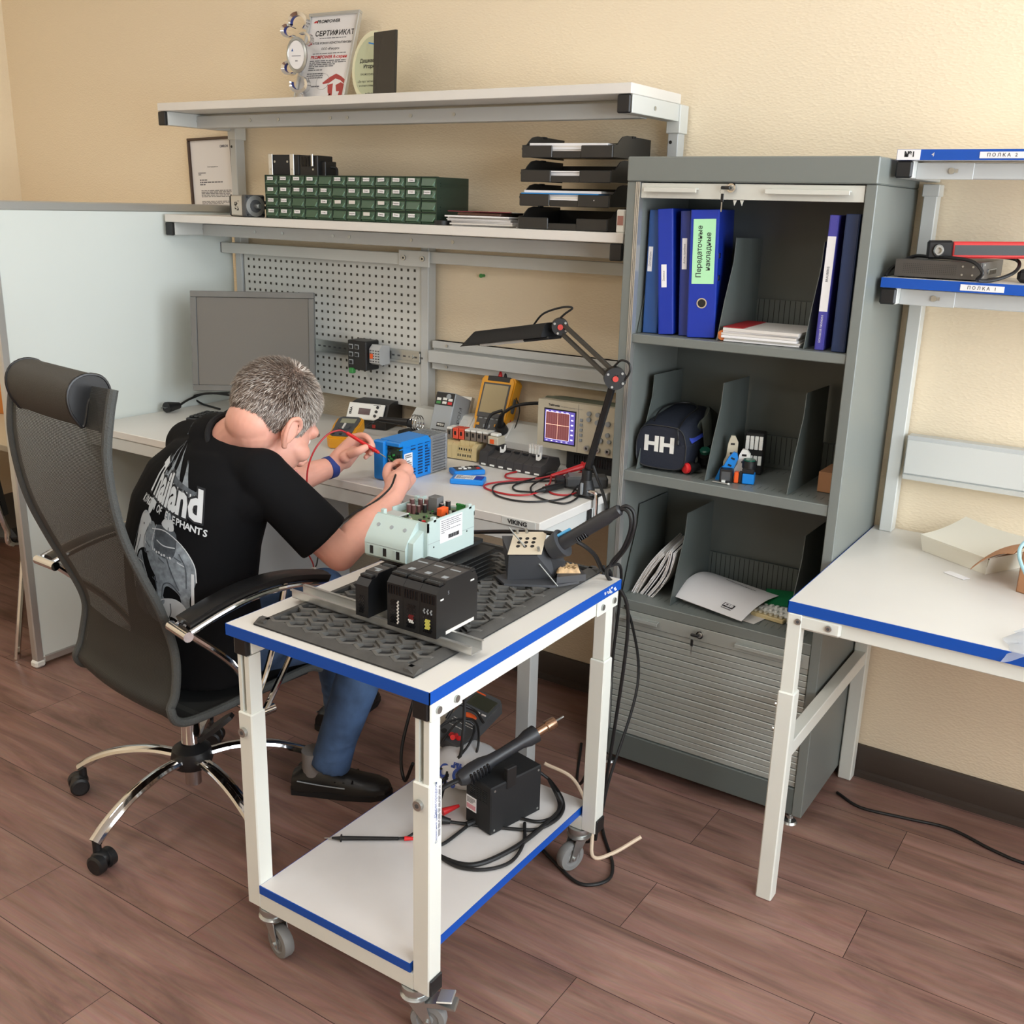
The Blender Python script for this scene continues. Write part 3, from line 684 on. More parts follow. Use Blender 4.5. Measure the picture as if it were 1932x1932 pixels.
def sbar(z0, z1, m, hx, zk):
    b = t.w(); b.box(CX0 + .040, CX1 - .029, CY0 + .004, CY0 + .018, z0, z1, m, .001); br = b.build('shutter_bar', t)
    for x0, x1 in hx:
        b = t.w(); zc = (z0 + z1) / 2 + .002; b.box(x0, x1, CY0 - .012, CY0 + .004, zc + .001, zc + .005, m, .001); b.box(x0, x1, CY0 - .013, CY0 - .009, zc - .006, zc + .005, m, .001); b.build('handle', br)
    key(br, zk)
sbar(1.678, 1.716, BARLT, ((-1.266, -1.118), (-.937, -.73)), (-1.027, CY0 + .004, 1.706))
sbar(.480, .519, TAMB, ((-1.264, -1.14), (-.905, -.72)), (-1.010, CY0 + .004, .503))
b = t.w()
for k in range(19):
    z1 = .479 - k * .019; wv = (.0, .0015, .0005)[k % 3]
    b.box(CX0 + .040, CX1 - .029, CY0 + .008 - wv, CY0 + .014, z1 - .0175, z1, TAMB, .0018)
b.build('lower_shutter', t)
for k in range(2):
    b = t.w(); x = -1.02 + .018 * k; b.prism([(x - .005, 1.6775), (x + .005, 1.6775), (x - .001 + .002 * k, 1.664)], 0, .002, BARLT, frame((0, 2.56, 0), (1, 0, 0), (0, 0, 1))); b.build('catch_hook', t)
for x in (-1.285, -.708):
    for y in (2.575, 2.92):
        b = t.w(); b.cyl((x, y, 0), (x, y, .006), .022, STEEL, r2=.018, n=20); b.cyl((x, y, .006), (x, y, .037), .006, STEEL, n=12); b.cyl((x, y, .014), (x, y, .022), .010, STEEL, n=6); b.build('levelling_foot', t)

# binders
def binder(name, label, loc, rz, lean, w, h, d, m, labels, group, lever=False):
    t = Th(name, label, 'binder', M=T3(*loc) @ RZ(rz) @ RY(lean), group=group)
    b = t.mb(); b.box(0, .003, 0, d, 0, h, m, .001); b.box(w - .003, w, 0, d, 0, h, m, .001); b.build('cover', t)
    b = t.mb(); b.box(.002, w - .002, -.001, .003, 0, h, m, .001)
    if lever: b.lathe([(.0105, 0), (.0135, 0), (.0135, .002), (.0105, .002)], CHROME, T3(w / 2, -.001, h * .275) @ RX(90), ring=True); b.cyl((w / 2, -.0012, h * .275), (w / 2, -.0015, h * .275), .0105, BLACK, n=20)
    b.build('spine', t)
    b = t.mb(); b.box(.006, w - .006, .006, d - .006, .004, h - .008, PAPER2); b.build('pages', t)
    for (x0, x1, z0, z1, pm, txt) in labels:
        b = t.mb(); b.box(x0, x1, -.002, -.001, z0, z1, pm)
        Q = T3((x0 + x1) / 2, -.0022, (z0 + z1) / 2) @ FACE_XZ @ RZ(90)
        for i, (s_, sz, off, bo, im) in enumerate(txt): b.text(s_, sz, im, Q @ T3(0, off, 0), 'CENTER', bo)
        b.build('spine_label', t)
    if lever:
        for z in (.47, .645):
            b = t.mb(); b.box(w, w + .001, .016, .040, h * z - .007, h * z + .007, CHROME, .0004); b.box(w + .001, w + .0014, .020, .037, h * z - .004, h * z + .004, BLACK); b.build('ring_slot', t)
    return t
GB = 'blue binders on the top cabinet shelf'; S1 = 1.3235; BL2 = mat('steel_blue_binder', (38, 80, 142), .4)
small = lambda z0, z1, w: (w * .2, w * .55, z0, z1, PAPER, [('Сервис', .007, 0, 0, INKG)])
binder('ring_binder', 'steel blue binder standing leftmost on the top cabinet shelf', (-1.272, 2.595, S1), 8, 0, .042, .325, .25, BL2, [(.004, .016, .165, .23, PAPER, [('Договоры', .008, 0, 0, INKG)])], GB)
binder('ring_binder', 'royal blue binder with a low white label leaning on the steel blue one', (-1.219, 2.585, S1), 10, -4.2, .042, .328, .25, BLUED, [(.010, .024, .125, .185, PAPER, [('Заявки', .008, 0, 0, INKG)])], GB)
binder('ring_binder', 'dark blue binder squeezed behind the wide lever arch binder', (-1.166, 2.60, S1), 10, -3.0, .028, .325, .25, mat('deep_blue_binder', (36, 54, 128), .35), [(.006, .019, .175, .255, PAPER, [('Акты приёма', .008, 0, 0, INKG)])], GB)
binder('lever_arch_binder', 'wide royal blue lever arch binder with a pale green label', (-1.134, 2.583, S1), 14, -2.2, .074, .328, .275, BLUED,
       [(.008, .066, .14, .305, mat('pale_green_label', (172, 226, 176), .6), [('Передаточные', .0185, .011, .0002, INK), ('накладные', .0185, -.012, .0002, INK)])], GB, True)
binder('presentation_folder', 'narrow folder with a white spine and violet ends', (-.787, 2.582, S1), 4, .6, .022, .325, .24, mat('violet_blue_folder', (72, 70, 160), .4),
       [(.001, .021, .095, .275, PAPER, [('BRAUBERG', .0075, 0, .0002, INKG)]), (.004, .018, .02, .085, mat('violet_blue_folder', (72, 70, 160), .4), [('БОКОВОЙ ПРИЖИМ', .0068, 0, 0, PAPER)])], GB)
binder('ring_binder', 'navy wrinkled binder at the right end of the top cabinet shelf', (-.744, 2.578, S1), 2, 0, .034, .328, .26, NAVY, [], GB)
t, z = sheets('paper_stack', 'thick paper stack in an orange folder on the top cabinet shelf', (-.935, 2.69, S1), 3, .20, .215, 6, .0062, [PAPER, PAPER2], 21, over=.005)
b = t.mb(); b.tube([(-.104, -.10, .014), (-.108, 0, .014), (-.104, .10, .014)], .014, mat('orange_folder', (214, 120, 60), .5), n=10); b.box(-.104, -.05, -.1, .1, z + .0002, z + .0016, REDC); b.build('folder', t)

# middle shelf
S2 = .9395
NAVYF = mat('navy_bag_fabric', (27, 33, 47), .7, bump=.25, bscale=90)
t = Th('toiletry_bag', 'navy zip bag with white HH lettering on the middle cabinet shelf', 'bag', (-1.194, 2.60, S2), 3)
b = t.mb()
def bagf(u, v):   # rounded box, length along y
    n = 2 * PI * u; sq = lambda a: math.copysign(abs(a) ** .45, a)
    k = 1 - .10 * abs(2 * v - 1) ** 6; top = .0 + .12 * math.sin(PI * min(1, v * 1.25))
    w_ = .083 * k; x = w_ * sq(math.cos(n)); zz = sq(math.sin(n)); z = .078 + .078 * k * zz
    if zz > 0: z = .078 + (.058 + .028 * v) * k * zz; x *= 1 - .16 * max(0, zz)
    return (x, .0 + .235 * v, z)
b.grid(bagf, 40, 16, NAVYF)
fr_ = [bagf(i / 40, 0) for i in range(40)]; b.add(fr_, [list(range(40))], NAVYF); fr_ = [bagf(i / 40, 1) for i in range(40)]; b.add(fr_, [list(range(40))], NAVYF); b.build('body', t)
b = t.mb(); b.text('HH', .058, WHITEP, T3(-.006, -.001, .075) @ FACE_XZ, 'CENTER', .0028, sx=1.1); b.build('lettering', t)
b = t.mb(); b.grid(lambda u, v: (.0845 - .016 * v, .02 + .20 * u, .088 + .022 * v + .010 * u), 8, 3, mat('blue_webbing', (58, 80, 190), .6), thick=.002)
b.build('side_strap', t)
b = t.mb(); b.tube([(-.035, .02, .138), (-.042, .08, .158), (-.04, .16, .164), (.0, .2, .166), (.04, .16, .162), (.045, .06, .150), (.048, -.002, .128)], .0025, BLACK, n=6); b.tube([(.046, -.002, .13), (.05, -.008, .115), (.052, -.006, .10)], .0018, BLACK, n=6); b.box(.048, .056, -.011, -.004, .082, .10, BLACK, .003); b.build('zip', t)
b = t.mb()
for i in range(40): pass
b.tube([(p[0] * 1.0, -.001, p[2]) for p in [bagf(i / 24, 0) for i in range(24)]], .0018, BLACK, n=5, per=2, closed=True); b.build('piping', t)
b = MB(); b.grid(lambda u, v: (-.02 + .045 * u + .01 * math.sin(9 * v), .15 * v, .17 * math.sin(PI * (.05 + .8 * u)) * (.8 + .2 * math.sin(4 * v))), 10, 10, mat('olive_cloth', (62, 68, 62), .8), thick=.004); o = b.build('dark_cloth'); o.location = (-1.125, 2.69, S2 + .004); tag(o, 'crumpled dark olive cloth behind the navy bag', 'cloth')
def button(label, p, cap, dirv, sz=1.0):
    d = V(dirv).normalized(); u = d.orthogonal(); M = frame(p, u, d.cross(u)); t = Th('pushbutton_lamp', label, 'pushbutton', M=M, group='pushbutton lamps beside the navy bag')
    b = t.mb(); b.lathe([(.001, .008), (.0145, .008), (.0155, .012), (.0155, .018), (.012, .021), (.001, .022)], cap, Matrix.Scale(sz, 4)); b.build('lens', t)
    b = t.mb(); b.lathe([(.001, -.03), (.011, -.03), (.011, -.004), (.0175, -.003), (.0175, .008), (.001, .008)], STEEL if cap == AMB else BLACK, Matrix.Scale(sz, 4)); b.build('body', t)
AMB = mat('amber_lens', (238, 160, 40), .25)
button('amber pushbutton lamp lying beside the navy bag', (-1.137, 2.655, S2 + .034), AMB, (-.5, -.8, .1)); button('red pushbutton lamp lying at the front of the middle shelf', (-1.113, 2.625, S2 + .018), RED, (-.45, -.9, 0)); button('green pushbutton lamp lying behind the amber one', (-1.098, 2.69, S2 + .045), mat('dark_green_lens', (30, 86, 70), .25), (.1, -.4, 1))
def terminal(label, loc, rz, w, h, d, m, lean=0):
    t = Th('terminal_block', label, 'terminal block', M=T3(*loc) @ RZ(rz) @ RY(lean), group='terminal blocks on the middle cabinet shelf')
    P = [(0, 0), (d, 0), (d, h * .35), (d * .8, h * .5), (d * .8, h * .85), (d * .6, h), (d * .35, h), (d * .2, h * .8), (d * .15, h * .5), (0, h * .35)]
    b = t.mb(); b.prism(P, 0, w, m); b.cyl((d * .5, h * .75, w), (d * .5, h * .75, w + .0006), d * .1, BLACK, n=10); b.cyl((d * .45, h * .2, w), (d * .45, h * .2, w + .0006), d * .1, BLACK, n=10); b.build('housing', t)
Q3 = (90, 0, 0)
for lb, loc, rz, w, h, d, m, ln in (('blue terminal block leaning against the divider', (-1.035, 2.622, S2), 20, .012, .09, .042, BLUE, 20), ('beige terminal block behind the blue one', (-1.03, 2.66, S2 + .002), 25, .01, .115, .045, BEIGE, 0), ('white terminal block beside the black relay', (-.992, 2.65, S2 + .002), 15, .014, .085, .05, WHITEP, 0)):
    t = Th('terminal_block', lb, 'terminal block', M=T3(*loc) @ RZ(rz) @ RY(ln) @ RX(90), group='terminal blocks on the middle cabinet shelf')
    P = [(0, 0), (d, 0), (d, h * .35), (d * .8, h * .5), (d * .8, h * .85), (d * .6, h), (d * .35, h), (d * .2, h * .8), (d * .15, h * .5), (0, h * .35)]
    b = t.mb(); b.prism(P, -w / 2, w / 2, m)
    for q in (.2, .55, .78): b.box(d * .35, d * .6, h * q, h * q + d * .12, w / 2, w / 2 + .0006, BLACK)
    b.build('housing', t)
t = Th('small_relay', 'small black relay cube between the terminal blocks', 'relay', (-1.0, 2.612, S2), 18); b = t.mb(); b.box(-.017, .017, -.014, .014, 0, .036, BLACK, .002); b.box(-.012, .012, -.0145, -.014, .006, .03, GREYD)
b.build('case', t); b = t.mb(); b.box(-.010, 0, -.022, -.014, .001, .007, WHITEP); b.build('pins', t)
t = Th('contact_block', 'blue and black contact block with green button on the middle shelf', 'switch', (-.948, 2.635, S2), 15)
b = t.mb(); b.box(-.012, .02, -.018, .02, 0, .028, BLUE, .002); b.build('blue_base', t); b = t.mb(); b.box(-.014, .018, -.016, .02, .0285, .042, BLACK, .002); b.cyl((.002, .002, .042), (.002, .002, .062), .019, BLACK, n=20); b.cyl((.002, .002, .062), (.002, .002, .066), .016, mat('dark_green_lens', (30, 86, 70), .25), n=20); b.build('button', t); b = t.mb(); b.box(-.034, -.022, -.018, .004, 0, .03, ORANGE, .002); b.box(-.022, -.0125, -.016, .01, 0, .03, BLACK, .002); b.build('orange_clip', t)
t = Th('relay_module', 'tall black relay module with two rows of white markers', 'relay module', (-.972, 2.735, S2), 12)
b = t.mb(); b.box(-.026, .026, 0, .05, 0, .118, BLACK, .003); b.build('case', t)
for j, z in enumerate((.028, .072, .098)):
    b = t.mb()
    for i in range(4): b.box(-.024 + i * .0125, -.014 + i * .0125, -.006, .001, z, z + (.026 if j != 2 else .012), WHITEP, .001)
    b.build('marker_row', t)
t = Th('steel_pin', 'short steel pin lying near the shelf front edge', 'pin', (-1.0, 2.578, S2 + .003)); b = t.mb(); b.cyl((-.024, 0, 0), (.02, .0, 0), .0022, STEEL, n=8); b.cyl((.02, 0, 0), (.024, .0, 0), .003, WHITEP, n=8); b.build('shaft', t)
t = Th('small_carton', 'small brown carton at the right end of the middle cabinet shelf', 'carton', (-.735, 2.72, S2)); b = t.mb(); b.box(-.03, .03, -.05, .06, 0, .055, BROWNCARD, .001); b.build('box', t)

# bottom open shelf
S3 = .5535
for k, (x, ln, n) in enumerate(((-1.262, 30, 6), (-1.235, 27, 5), (-1.212, 20, 6))):
    t = Th('brochure', ('loose white brochures leaning leftmost on the bottom open shelf', 'black edged brochure leaning in the middle of the brochure row', 'curved brochure leaning nearest the divider')[k], 'brochure', M=T3(x, 2.62, S3) @ RZ(8) @ RY(ln), group='brochures on the bottom open shelf')
    for j in range(n):
        b = t.mb(); q = random.Random(j + 9 * k); m = (PAPER, PAPER2, PAPER, INK)[j % 4] if k else (PAPER, PAPER2)[j % 2]
        b.grid(lambda u, v: (j * .0032 + (.012 * math.sin(PI * v * .9) * (k - .6)), -.01 * q.random() + .2 * u, .16 * v), 3, 8, m, thick=.0024); b.build('booklet', t)
t, z = sheets('instruction_manual', 'white instruction manual with a black logo box lying curled on the bottom open shelf', (-.975, 2.70, S3), -12, .24, .17, 1, .003, [PAPER2], 3, cat='manual', over=0)
b = t.mb()
def man(u, v): return (-.135 + .235 * u - .02 * v, -.115 + .225 * v, .012 + .030 * math.sin(PI * min(1, v * 1.0)) * (1 - .55 * u) + .012 * v + .006 * (1 - u))
b.grid(man, 16, 16, PAPER, thick=.0012); pg = b.build('page', t)
b = t.mb(); c0 = V(man(.72, .17)); cx = V(man(.85, .17)) - c0; cy = V(man(.72, .3)) - c0; Q = frame(c0 + V((0, 0, .0016)), cx, cy)
b.box(-.017, .017, -.009, .009, -.0002, .0006, INK, 0, Q); b.text('KEB', .017, PAPER, Q @ T3(0, 0, .0006), 'CENTER', .0008); b.lines(-.015, .02, -.018, -.013, 1, INKG, Q, 2); b.build('logo', t)
b = t.mb(); c0 = V(man(.55, .80)); cx = V(man(.7, .80)) - c0; cy = V(man(.55, .9)) - c0; Q = frame(c0 + V((0, 0, .0016)), cx, cy); b.text('INSTRUCTION MANUAL', .0095, INK, Q, 'CENTER', .0003); b.build('title', t)
t = Th('terminal_strip', 'row of white terminal strips lying at the right of the bottom open shelf', 'terminal strip', (-.845, 2.70, S3), -8)
for k in range(4):
    b = t.mb(); y = -.055 + k * .032; b.box(-.055, .045, y, y + .024, 0, .012, (TAN, WHITEP, WHITEP, WHITEP)[k], .002)
    for i in range(6): b.box(-.05 + i * .016, -.041 + i * .016, y + .006, y + .02, .012, .018, WHITEP if k else BEIGE, .001)
    b.build('strip', t)
b = MB(); b.box(-.07, .05, -.05, .05, 0, .003, mat('green_card', (20, 120, 70), .5)); o = b.build('green_sheet'); o.location = (-.84, 2.79, S3 + .02); o.rotation_euler = (.1, 0, .3); tag(o, 'green plastic sheet behind the white terminal strips', 'sheet')

# ------------------------------------------------------------------ right-hand table with shelves
t = Th('packing_table', 'grey table with blue edging and two labelled shelves at the right', 'table', (-.1, 2.6, 0))
X0, X1 = -.668, .75; Y0, Y1 = 2.205, 2.952; TZ_ = .796
b = t.w(); b.box(X0 + .002, X1, Y0 + .002, Y1, TZ_ - .027, TZ_, LAMW); b.build('table_top', t)
b = t.w(); b.box(X0, X1, Y0, Y0 + .002, TZ_ - .027, TZ_ - .0005, BLUEEDGE); b.box(X0, X0 + .002, Y0, Y1, TZ_ - .027, TZ_ - .0005, BLUEEDGE); b.build('edge_band', t)
b = t.w(); b.box(X0 + .11, X1, Y0 + .012, Y0 + .05, TZ_ - .066, TZ_ - .0275, PAINTW, .002); b.build('front_rail', t)
b = t.w(); b.box(X0 + .0, X0 + .125, Y0 + .001, Y0 + .013, TZ_ - .064, TZ_ - .0275, PAINTW, .006)
for x in (X0 + .028, X0 + .098): b.cyl((x, Y0 + .001, TZ_ - .045), (x, Y0 - .004, TZ_ - .045), .0075, STEEL, n=12); b.cyl((x, Y0 - .004, TZ_ - .045), (x, Y0 - .0045, TZ_ - .045), .004, GREYD, n=6)
b.build('corner_bracket', t)
for y in (2.2, 2.895):
    for x in (X0, X1 - .05):
        b = t.w()
        b.box(x + .003, x + .036, y + .004, y + .036, .56, TZ_ - .028, PAINTW, .002); b.box(x, x + .040, y, y + .04, 0, .57, PAINTW, .003)
        if y < 2.5:
            for z in (.525, .46): b.cyl((x, y + .02, z), (x - .008, y + .02, z), .006, STEEL, n=10)
        b.build('leg', t)
b = t.w(); b.box(X0 + .004, X0 + .036, 2.24, 2.90, .385, .425, PAINTW, .002); b.build('side_stretcher', t)
for x in (-.645, .70):
    b = t.w(); b.box(x, x + .034, 2.902, 2.948, TZ_ + .0005, 1.72, PAINT, .002); b.box(x - .004, x + .038, 2.898, 2.952, 1.70, 1.73, PAINT, .002); b.build('post', t)
for zt, nm in ((1.80, '2'), (1.507, '1')):
    SX0 = -.656; SY0 = 2.632
    b = t.w(); b.box(SX0, X1, SY0 + .001, 2.93, zt - .024, zt, LAMW); sh = b.build('shelf_board', t)
    b = t.w(); b.box(SX0 - .001, X1, SY0 - .001, SY0 + .001, zt - .024, zt - .0003, BLUEEDGE); b.box(SX0 - .001, SX0, SY0, 2.93, zt - .024, zt - .0003, BLUEEDGE); b.build('edge_band', sh)
    b = t.w(); b.box(SX0, SX0 + .038, SY0 + .012, 2.948, zt - .064, zt - .0245, PAINT, .002); ar = b.build('shelf_arm', t)
    t.w().box(SX0 - .001, SX0 + .037, SY0, SY0 + .013, zt - .064, zt - .025, BLACK, .004).build('end_cap', ar)
    b = t.w(); b.box(SX0 + .038, X1, SY0 + .045, SY0 + .08, zt - .064, zt - .028, PAINT2, .002); b.box(SX0 + .038, SX0 + .165, SY0 + .042, SY0 + .046, zt - .065, zt - .028, PAINT2, .001)
    x = SX0 + .118; b.cyl((x, SY0 + .042, zt - .046), (x, SY0 + .037, zt - .046), .007, STEEL, n=12); b.box(x, x + .013, SY0 + .0405, SY0 + .0425, zt - .05, zt - .042, STEEL); b.build('shelf_beam', t)
    b = t.w()
    lx = -.475 if nm == '2' else -.475
    b.box(lx, lx + .095, SY0 - .0022, SY0 - .001, zt - .020, zt - .006, PAPER); b.text('П О Л К А   ' + nm, .0105, INK, T3(lx + .047, SY0 - .0024, zt - .0132) @ FACE_XZ, 'CENTER', .0001); b.build('shelf_label', sh)
    if nm == '2':
        b = t.w(); b.box(SX0, SX0 + .052, SY0 - .0022, SY0 - .001, zt - .0235, zt - .001, PAPER); b.text('№1', .0155, INK, T3(SX0 + .028, SY0 - .0024, zt - .0115) @ FACE_XZ, 'CENTER', .0007); b.build('number_label', sh)
        b = t.w(); b.text('4', .013, PAPER2, T3(SX0 + .08, SY0 - .0014, zt - .012) @ FACE_XZ @ RZ(-8)); b.build('chalk_mark', sh)
b = t.w()
b.box(-.60, .70, 2.89, 2.93, .958, 1.079, PAINT2, .002); b.box(-.597, .70, 2.885, 2.891, .975, 1.068, PAINT, .001); b.prism([(2.885, .9585), (2.89, .9585), (2.89, .972), (2.880, .972)], -.597, .70, PAINT, frame((0, 0, 0), (0, 1, 0), (0, 0, 1)))
b.build('cable_duct', t)

# on the right-hand shelves and table
t = Th('network_recorder', 'dark grey network box with vented side on the blue edged shelf', 'network device', (-.636, 2.66, 1.508), 0)
b = t.mb(); DBX = mat('dark_bronze_metal', (82, 78, 74), .4, metal=.3); b.box(0, .196, 0, .28, .002, .043, DBX, .001)
for i in range(28):
    for j in range(6): b.box(.02 + i * .0044, .0215 + i * .0044, -.0004, 0, .011 + j * .0042, .0125 + j * .0042, BLACK)
for x in (.155, .178):
    for z in (.013, .032): b.cyl((x, -.0004, z), (x, -.002, z), .0024, STEEL, n=8)
b.build('case', t)
b = t.mb(); b.box(.196, .1985, .003, .278, .003, .043, mat('grey_front_plate', (92, 92, 92), .4), .0005); Q = T3(.1987, 0, 0) @ FACE_YZ
b.text('D-Link', .008, WHITEP, Q @ T3(.022, .010, 0)); b.text('DI-804', .006, WHITEP, Q @ T3(.022, .037, 0))
for i in range(7): b.box(.10 + i * .013, .11 + i * .013, .012, .022, 0, .001, BLACK, 0, Q); b.box(.10 + i * .013, .111 + i * .013, .0225, .0238, 0, .0012, WHITEP, 0, Q)
b.cyl((.075, .02, 0), (.075, .02, .003), .006, STEEL, n=12, X=Q); b.build('port_panel', t)
t = Th('light_curtain_bar', 'red and dark light curtain bar lying on the network box', 'light curtain', M=frame((-.575, 2.70, 1.574), (.955, .27, .03), (-.27, .96, 0)) @ Matrix.Diagonal((1, 1.2, 1.2, 1)))
b = t.mb(); b.box(.055, .285, -.018, .018, -.016, .016, mat('red_aluminium', (214, 62, 62), .4), .003); b.build('housing', t)
b = t.mb(); b.box(.06, .29, -.0192, -.017, -.0095, .0095, GREYD); b.build('window_strip', t)
b = t.mb(); b.box(0, .056, -.02, .02, -.018, .018, BLACK, .004); b.build('end_cap', t); b = t.mb(); b.box(.284, .29, -.019, .019, -.016, .017, BLACK, .002); b.build('end_cap', t)
b = t.mb(); Q = T3(.024, -.020, -.001) @ RX(90); b.lathe([(.001, .0), (.0115, .0), (.0115, .006), (.009, .008), (.009, .012), (.006, .012), (.006, .004)], STEEL, Q); b.lathe([(.0115, .0), (.0125, .0), (.0125, .005), (.0117, .005)], BLACK, Q, ring=True); b.build('connector', t)
t = Th('coiled_cable', 'black cable looped around the network box', 'cable', (-.4, 2.63, 1.51))
b = t.w(); b.tube([(-.655, 2.66, 1.508), (-.648, 2.70, 1.53), (-.61, 2.72, 1.5555), (-.56, 2.69, 1.5575), (-.50, 2.66, 1.558), (-.455, 2.635, 1.552), (-.43, 2.62, 1.53), (-.44, 2.63, 1.5125), (-.41, 2.655, 1.513), (-.375, 2.69, 1.53), (-.372, 2.74, 1.55), (-.40, 2.80, 1.559), (-.46, 2.82, 1.561)], .0042, CABLE); b.build('cord', t)
t = Th('power_adapter', 'black adapter lying at the right end of the lower blue shelf', 'adapter', (-.36, 2.73, 1.508)); b = t.mb(); b.box(-.01, .06, -.02, .05, 0, .03, BLACK, .008); b.build('body', t)
b = MB()
t = Th('white_open_box', 'open white cardboard box lid lying against the wall', 'box', (-.37, 2.78, .7965), -30)
b = t.mb(); P0 = [(-.115, -.062), (.085, -.062), (.085, .08), (-.115, .08)]
b.box(-.115, .085, -.062, .08, .0, .001, WHITECARD); b.build('base', t)
b = t.mb(); b.grid(lambda u, v: (-.115 - .006 * v + (.2 + .012 * v) * u, -.062 - .008 * v, .045 * v), 4, 3, WHITECARD, thick=.001); b.build('front_wall', t)
b = t.mb(); b.grid(lambda u, v: (.085 + .008 * v, -.064 + .15 * u, .045 * v), 4, 3, WHITECARD, thick=.001); b.build('side_wall', t)
b = t.mb(); b.grid(lambda u, v: (-.121 + .213 * u, -.07 + .165 * v, .046 + .03 * v * v - .006 * math.sin(PI * u)), 6, 6, WHITECARD, thick=.001); b.build('lid_flap', t)
t = Th('cardboard_box', 'open brown cardboard box with a curled flap at the right edge', 'box', (-.245, 2.60, .7965), -22)
b = t.mb()
for x0, x1, y0, y1 in ((0, .18, 0, .002), (0, .18, .158, .16), (0, .002, 0, .16), (.178, .18, 0, .16)): b.box(x0, x1, y0, y1, 0, .10, BROWNCARD)
b.box(0, .18, 0, .16, 0, .002, BROWNCARD); b.text('UT 1.5', .018, INK, T3(.08, -.0004, .07) @ FACE_XZ); b.build('carton', t)
b = t.mb(); b.grid(lambda u, v: (-.005 - .10 * v - .02 * math.sin(PI * u), -.03 + .17 * u, .10 - .05 * v - .02 * v * v + .01 * math.sin(PI * v)), 8, 8, BROWNCARD, thick=.0015); b.build('flap', t)
b = MB(); b.box(-.03, .03, -.012, .012, 0, .001, PAPER); o = b.build('paper_scrap'); o.location = (-.385, 2.63, .797); o.rotation_euler = (0, 0, -.5); tag(o, 'small white paper scrap under the cardboard flap', 'paper')
t = Th('network_cable', 'pale cyan coiled network cable on the cardboard box', 'cable', (-.15, 2.55, .8))
CY = mat('pale_cyan_cable', (150, 190, 200), .45); b = t.w()
b.tube([(-.10, 2.44, .80), (-.17, 2.47, .83), (-.225, 2.50, .88), (-.245, 2.53, .925), (-.21, 2.57, .955), (-.15, 2.58, .95), (-.10, 2.56, .93), (-.14, 2.53, .92), (-.2, 2.55, .93), (-.215, 2.575, .95), (-.16, 2.6, .965), (-.08, 2.6, .95)], .0042, CY); b.build('cord', t)
b = MB(); b.grid(lambda u, v: (.12 * u + .01 * math.sin(9 * v), .12 * v - .02, .012 + .03 * math.sin(PI * u) * abs(math.sin(7 * v + 3 * u)) - .028 * max(0, .2 - v) / .2), 14, 14, mat('clear_plastic_film', (206, 214, 226), .15, alpha=.5)); o = b.build('plastic_bag'); o.location = (-.212, 2.212, .79); tag(o, 'clear plastic bag draped over the table front edge', 'bag')
t = Th('floor_cable', 'black cable lying on the floor by the skirting at the right', 'cable', (-.2, 2.8, 0))
b = t.w(); b.tube([(-.64, 2.80, .005), (-.56, 2.76, .005), (-.44, 2.78, .005), (-.32, 2.80, .005), (-.2, 2.76, .005), (-.1, 2.75, .005), (.1, 2.8, .005)], .0045, CABLE); b.build('cord', t)
# ------------------------------------------------------------------ things on the workbench
t = Th('computer_monitor', 'square dark computer monitor with a silver grey bezel on the workbench', 'monitor', M=frame((-3.0454,2.5061,0.963), V((-2.7021,2.7831,1.325)) - V((-3.0781,2.5373,1.3205)), V((-3.0781,2.5373,1.3205)) - V((-3.0454,2.5061,0.963))))
MW = .452; MH = .362; BEZ = mat('silver_grey_bezel', (122, 124, 124), .35, metal=.4, var=.12, vscale=9, vstretch=(1, .2, 1))
b = t.mb(); f = .022
for a in ((0, MW, 0, f), (0, MW, MH - f, MH), (0, f, f, MH - f), (MW - f, MW, f, MH - f)): b.box(a[0], a[1], a[2], a[3], -.012, .006, BEZ, .002)
b.build('bezel', t)
b = t.mb(); b.box(f - .003, MW - f + .003, f - .003, MH - f + .003, -.01, 0, BLACKG); b.box(f + .001, MW - f - .001, f + .001, MH - f - .001, -.004, .0012, mat('screen_off', (112, 110, 106), .22)); b.build('screen', t)
b = t.mb(); b.box(.03, MW - .03, .03, MH - .03, -.045, -.011, BLACK, .01); b.build('rear_cover', t)
iM = t.Mi; dn = V((-2.9774,2.6067,0.9117))
b = MB(t.Mi); bx, by = -2.90, 2.70
b.box(bx - .045, bx + .045, by - .02, by + .015, .865, 1.12, BLACK, .004); b.build('stand_neck', t)
b = MB(t.Mi); b.box(-.12, .12, -.09, .09, 0, .012, BLACK, .005, T3(bx - .02, by - .03, BZ + .0005) @ RZ(30)); b.build('stand_foot', t)
t = Th('mains_plug', 'black mains plug and lead lying on the bench by the monitor', 'plug', (-3.18, 2.62, BZ))
b = t.w(); p0 = V((-3.2212,2.5779,0.875)); p1 = V((-3.2169,2.5246,0.877)); d = (p1 - p0).normalized()
b.cyl(p0, p1, .012, BLACK, r2=.020, n=16); b.cyl(p1, p1 + d * .012, .020, BLACK, n=16)
b.build('plug_body', t)
b = t.w()
for s in (-.008, .008): b.cyl(p1 + d * .012 + V((s * .7, s * .7, 0)), p1 + d * .03 + V((s * .7, s * .7, 0)), .0024, STEEL, n=8)
b.build('pins', t)
b = t.w(); b.tube([p0, (-3.2595,2.667,0.885), (-3.2323,2.7376,0.9), (-2.95, 2.66, .93)], .0045, CABLE); b.tube([(-2.93, 2.68, .95), (-3.2399,2.6831,0.9), (-3.2579,2.7113,0.862), (-3.1084,2.68,0.86)], .004, CABLE); b.build('lead', t)
t = Th('computer_keyboard', 'black computer keyboard in front of the monitor', 'keyboard', (-3.0339,2.4516,0.8555), 16)
b = t.mb(); b.box(0, .40, 0, .135, 0, .016, BLACK, .004); b.build('case', t)
KEYM = mat('key_black', (34, 34, 36), .4)
b = t.mb()
